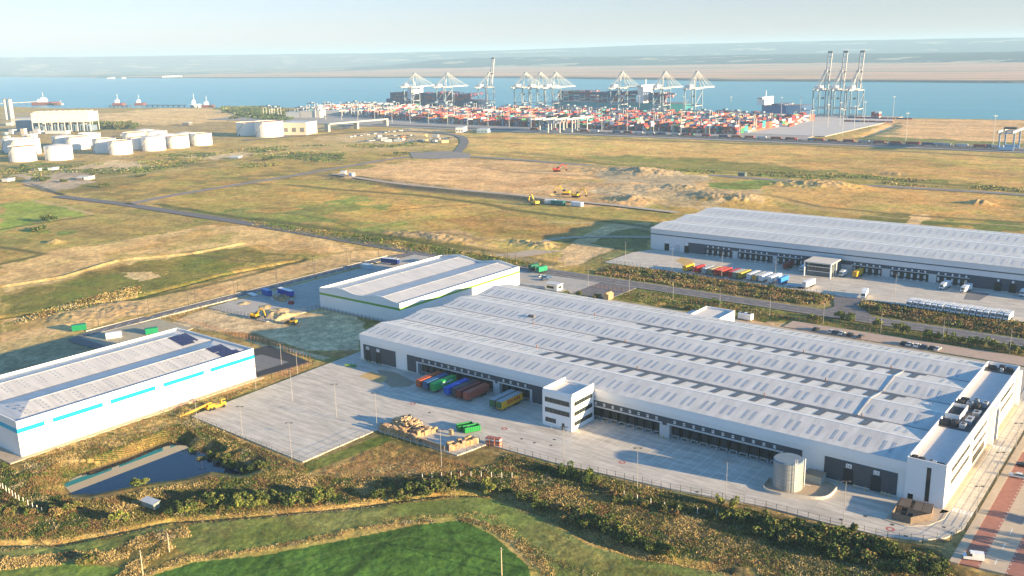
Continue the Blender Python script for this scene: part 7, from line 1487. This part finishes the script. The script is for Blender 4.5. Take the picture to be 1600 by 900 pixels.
row([(785,765),(860,800)], ["dark","olive"], 1.2, "%s bush in the short file behind the rusty bush, %s from left", "short file above the meadow", 10, 4)
row([(870,738),(935,752)], ["green","yellow","green"], 1.0, "%s shrub by the fence under the office block, %s from left", "shrubs under the yard fence", 9, 5, 1.3)
row([(1140,806),(1230,828),(1330,855),(1400,872),(1480,892)], ["dark","dark","dark","green"], 1.45, "%s bush in the dense belt below the fence, %s from left", "dense belt below the fence", 9.5, 6)
row([(1180,830),(1300,866),(1420,895)], ["dark","dark","olive"], 1.3, "%s bush in the lower file of the dense belt, %s from its left", "dense belt below the fence", 12, 6)
row([(950,775),(1130,812)], ["olive","russet","green","dark"], .9, "%s bush just under the fence left of the dense belt, %s from left", "bushes under the fence", 14, 8)
for px, py, kn, lab in ((1127,790,"yellow","thin pale sapling by the fence, left of the pair near the tank"),(1144,793,"yellow","thin pale sapling by the fence, right of the pair near the tank"),(1334,834,"green","green sapling breaking the fence line opposite the level doors"),(970,770,"olive","sapling standing proud of the scrub below the docks"),(1385,870,"green","tallest green bush at the fence near the bin store")): shrub(px, py, .95, kn, lab, tall=1.7, name="sapling", cat="sapling")
row([(280,692),(330,702),(352,714),(384,726),(420,728)], ["dark","green","olive"], 1.0, "%s waterside bush on the pond's right bank, %s from far end", "bushes on the pond's right bank", 8, 4)
row([(0,800),(60,806),(130,798)], ["olive","green","dark","russet"], 1.1, "%s bush in the rough at the lower left, %s from the edge", "bushes at the lower left", 12, 8)
for i, (px, py) in enumerate(((1310,497),(1322,499),(1330,502),(1372,510),(1402,516),(1412,521),(1449,528),(1460,530),(1472,533),(1481,532),(1500,538),(1518,540),(1528,541),(1548,543),(1562,547),(1583,549),(1598,553))):
    kn = random.choice(["green","yellow","dark","green"]); shrub(px, py, 1.25, kn, f"{ADJ[kn]} young tree on the verge behind the long roof, {ORD[i]} from left", "young trees on the verge", tall=1.6, name="tree", cat="tree")
for i, (px, py, kn) in enumerate(((883,462,"green"),(893,466,"yellow"),(905,463,"green"),(912,468,"dark"),(935,466,"olive"),(1078,483,"dark"),(1086,486,"green"),(1120,476,"green"),(1268,500,"yellow"),(1277,503,"olive"),(1205,452,"green"))):
    shrub(px, py, 1.5, kn, f"{ADJ[kn]} bush beside the road behind the long roof, {ORD[i]} from left", "bushes beside the estate road", tall=1.0)
for i in range(34):
    x = -272+i*3.6+random.uniform(-1.5, 1.5); kn = random.choice(["russet","olive","dark","olive"]); shrub(0, 0, random.uniform(.9, 1.3), kn, f"{ADJ[kn]} shrub in the strip left of the far gateway, {ORD[i]} from left", "shrubs in the far yard's planting strip", world=(x, random.uniform(434, 448), 0))
for i in range(36):
    x = -128+i*3.6+random.uniform(-1.5, 1.5); kn = random.choice(["russet","olive","dark","olive"]); shrub(0, 0, random.uniform(.9, 1.3), kn, f"{ADJ[kn]} shrub in the strip right of the far gateway, {ORD[i]} from left", "shrubs in the far yard's planting strip", world=(x, random.uniform(432, 446), 0))
for i in range(14):
    px = 145+i*5.0; shrub(px, 202-random.uniform(0, 4), random.uniform(5.5, 8), random.choice(["dark","dark","olive"]), f"dark tree in the clump right of the raised hall, {ORD[i]} from the left", "dark trees right of the raised hall", tall=.9, name="tree", cat="tree")
for i in range(10):
    px = 352+i*9; shrub(px, 186-random.uniform(0, 12), random.uniform(5, 8), "dark", f"dark bush in the marsh left of the port sheds, {ORD[i]} from the left", "dark bushes left of the port sheds", tall=.6)
for i, (px, py) in enumerate(((50,268),(58,283),(70,282),(36,262),(100,284),(160,292),(220,276),(528,246),(420,250),(62,360),(80,346))):
    shrub(px, py, random.uniform(2.5, 4), "dark", f"scattered dark bush on the western fields, {ORD[i]} of eleven", "scattered bushes on the western fields", tall=.7)

# short grass on the near meadow
tufts([(262,830),(300,818),(420,806),(560,795),(700,777),(765,775),(860,812),(920,848),(1000,868),(1130,892),(1200,930),(860,930),(800,838),(740,810),(640,814),(520,838),(400,860),(290,866)], 1.2, .3, .5, (1.2,3,.5,3,1.4,.5,1.0), 301, 9, gap=.42)
flush_tufts("meadow_tussocks", "low tussocks in the mown strip between the reed ditches", "grass")

for i, (x, y, s_) in enumerate(((-9, 236, 2.4), (-5, 246, 2.2), (-8, 258, 2.0))):
    shrub(0, 0, s_, "green", f"green tree on the far side of the car park, {ORD[i]} from the van", "trees beyond the car park", world=(x, y, 0), tall=1.6, name="tree", cat="tree")
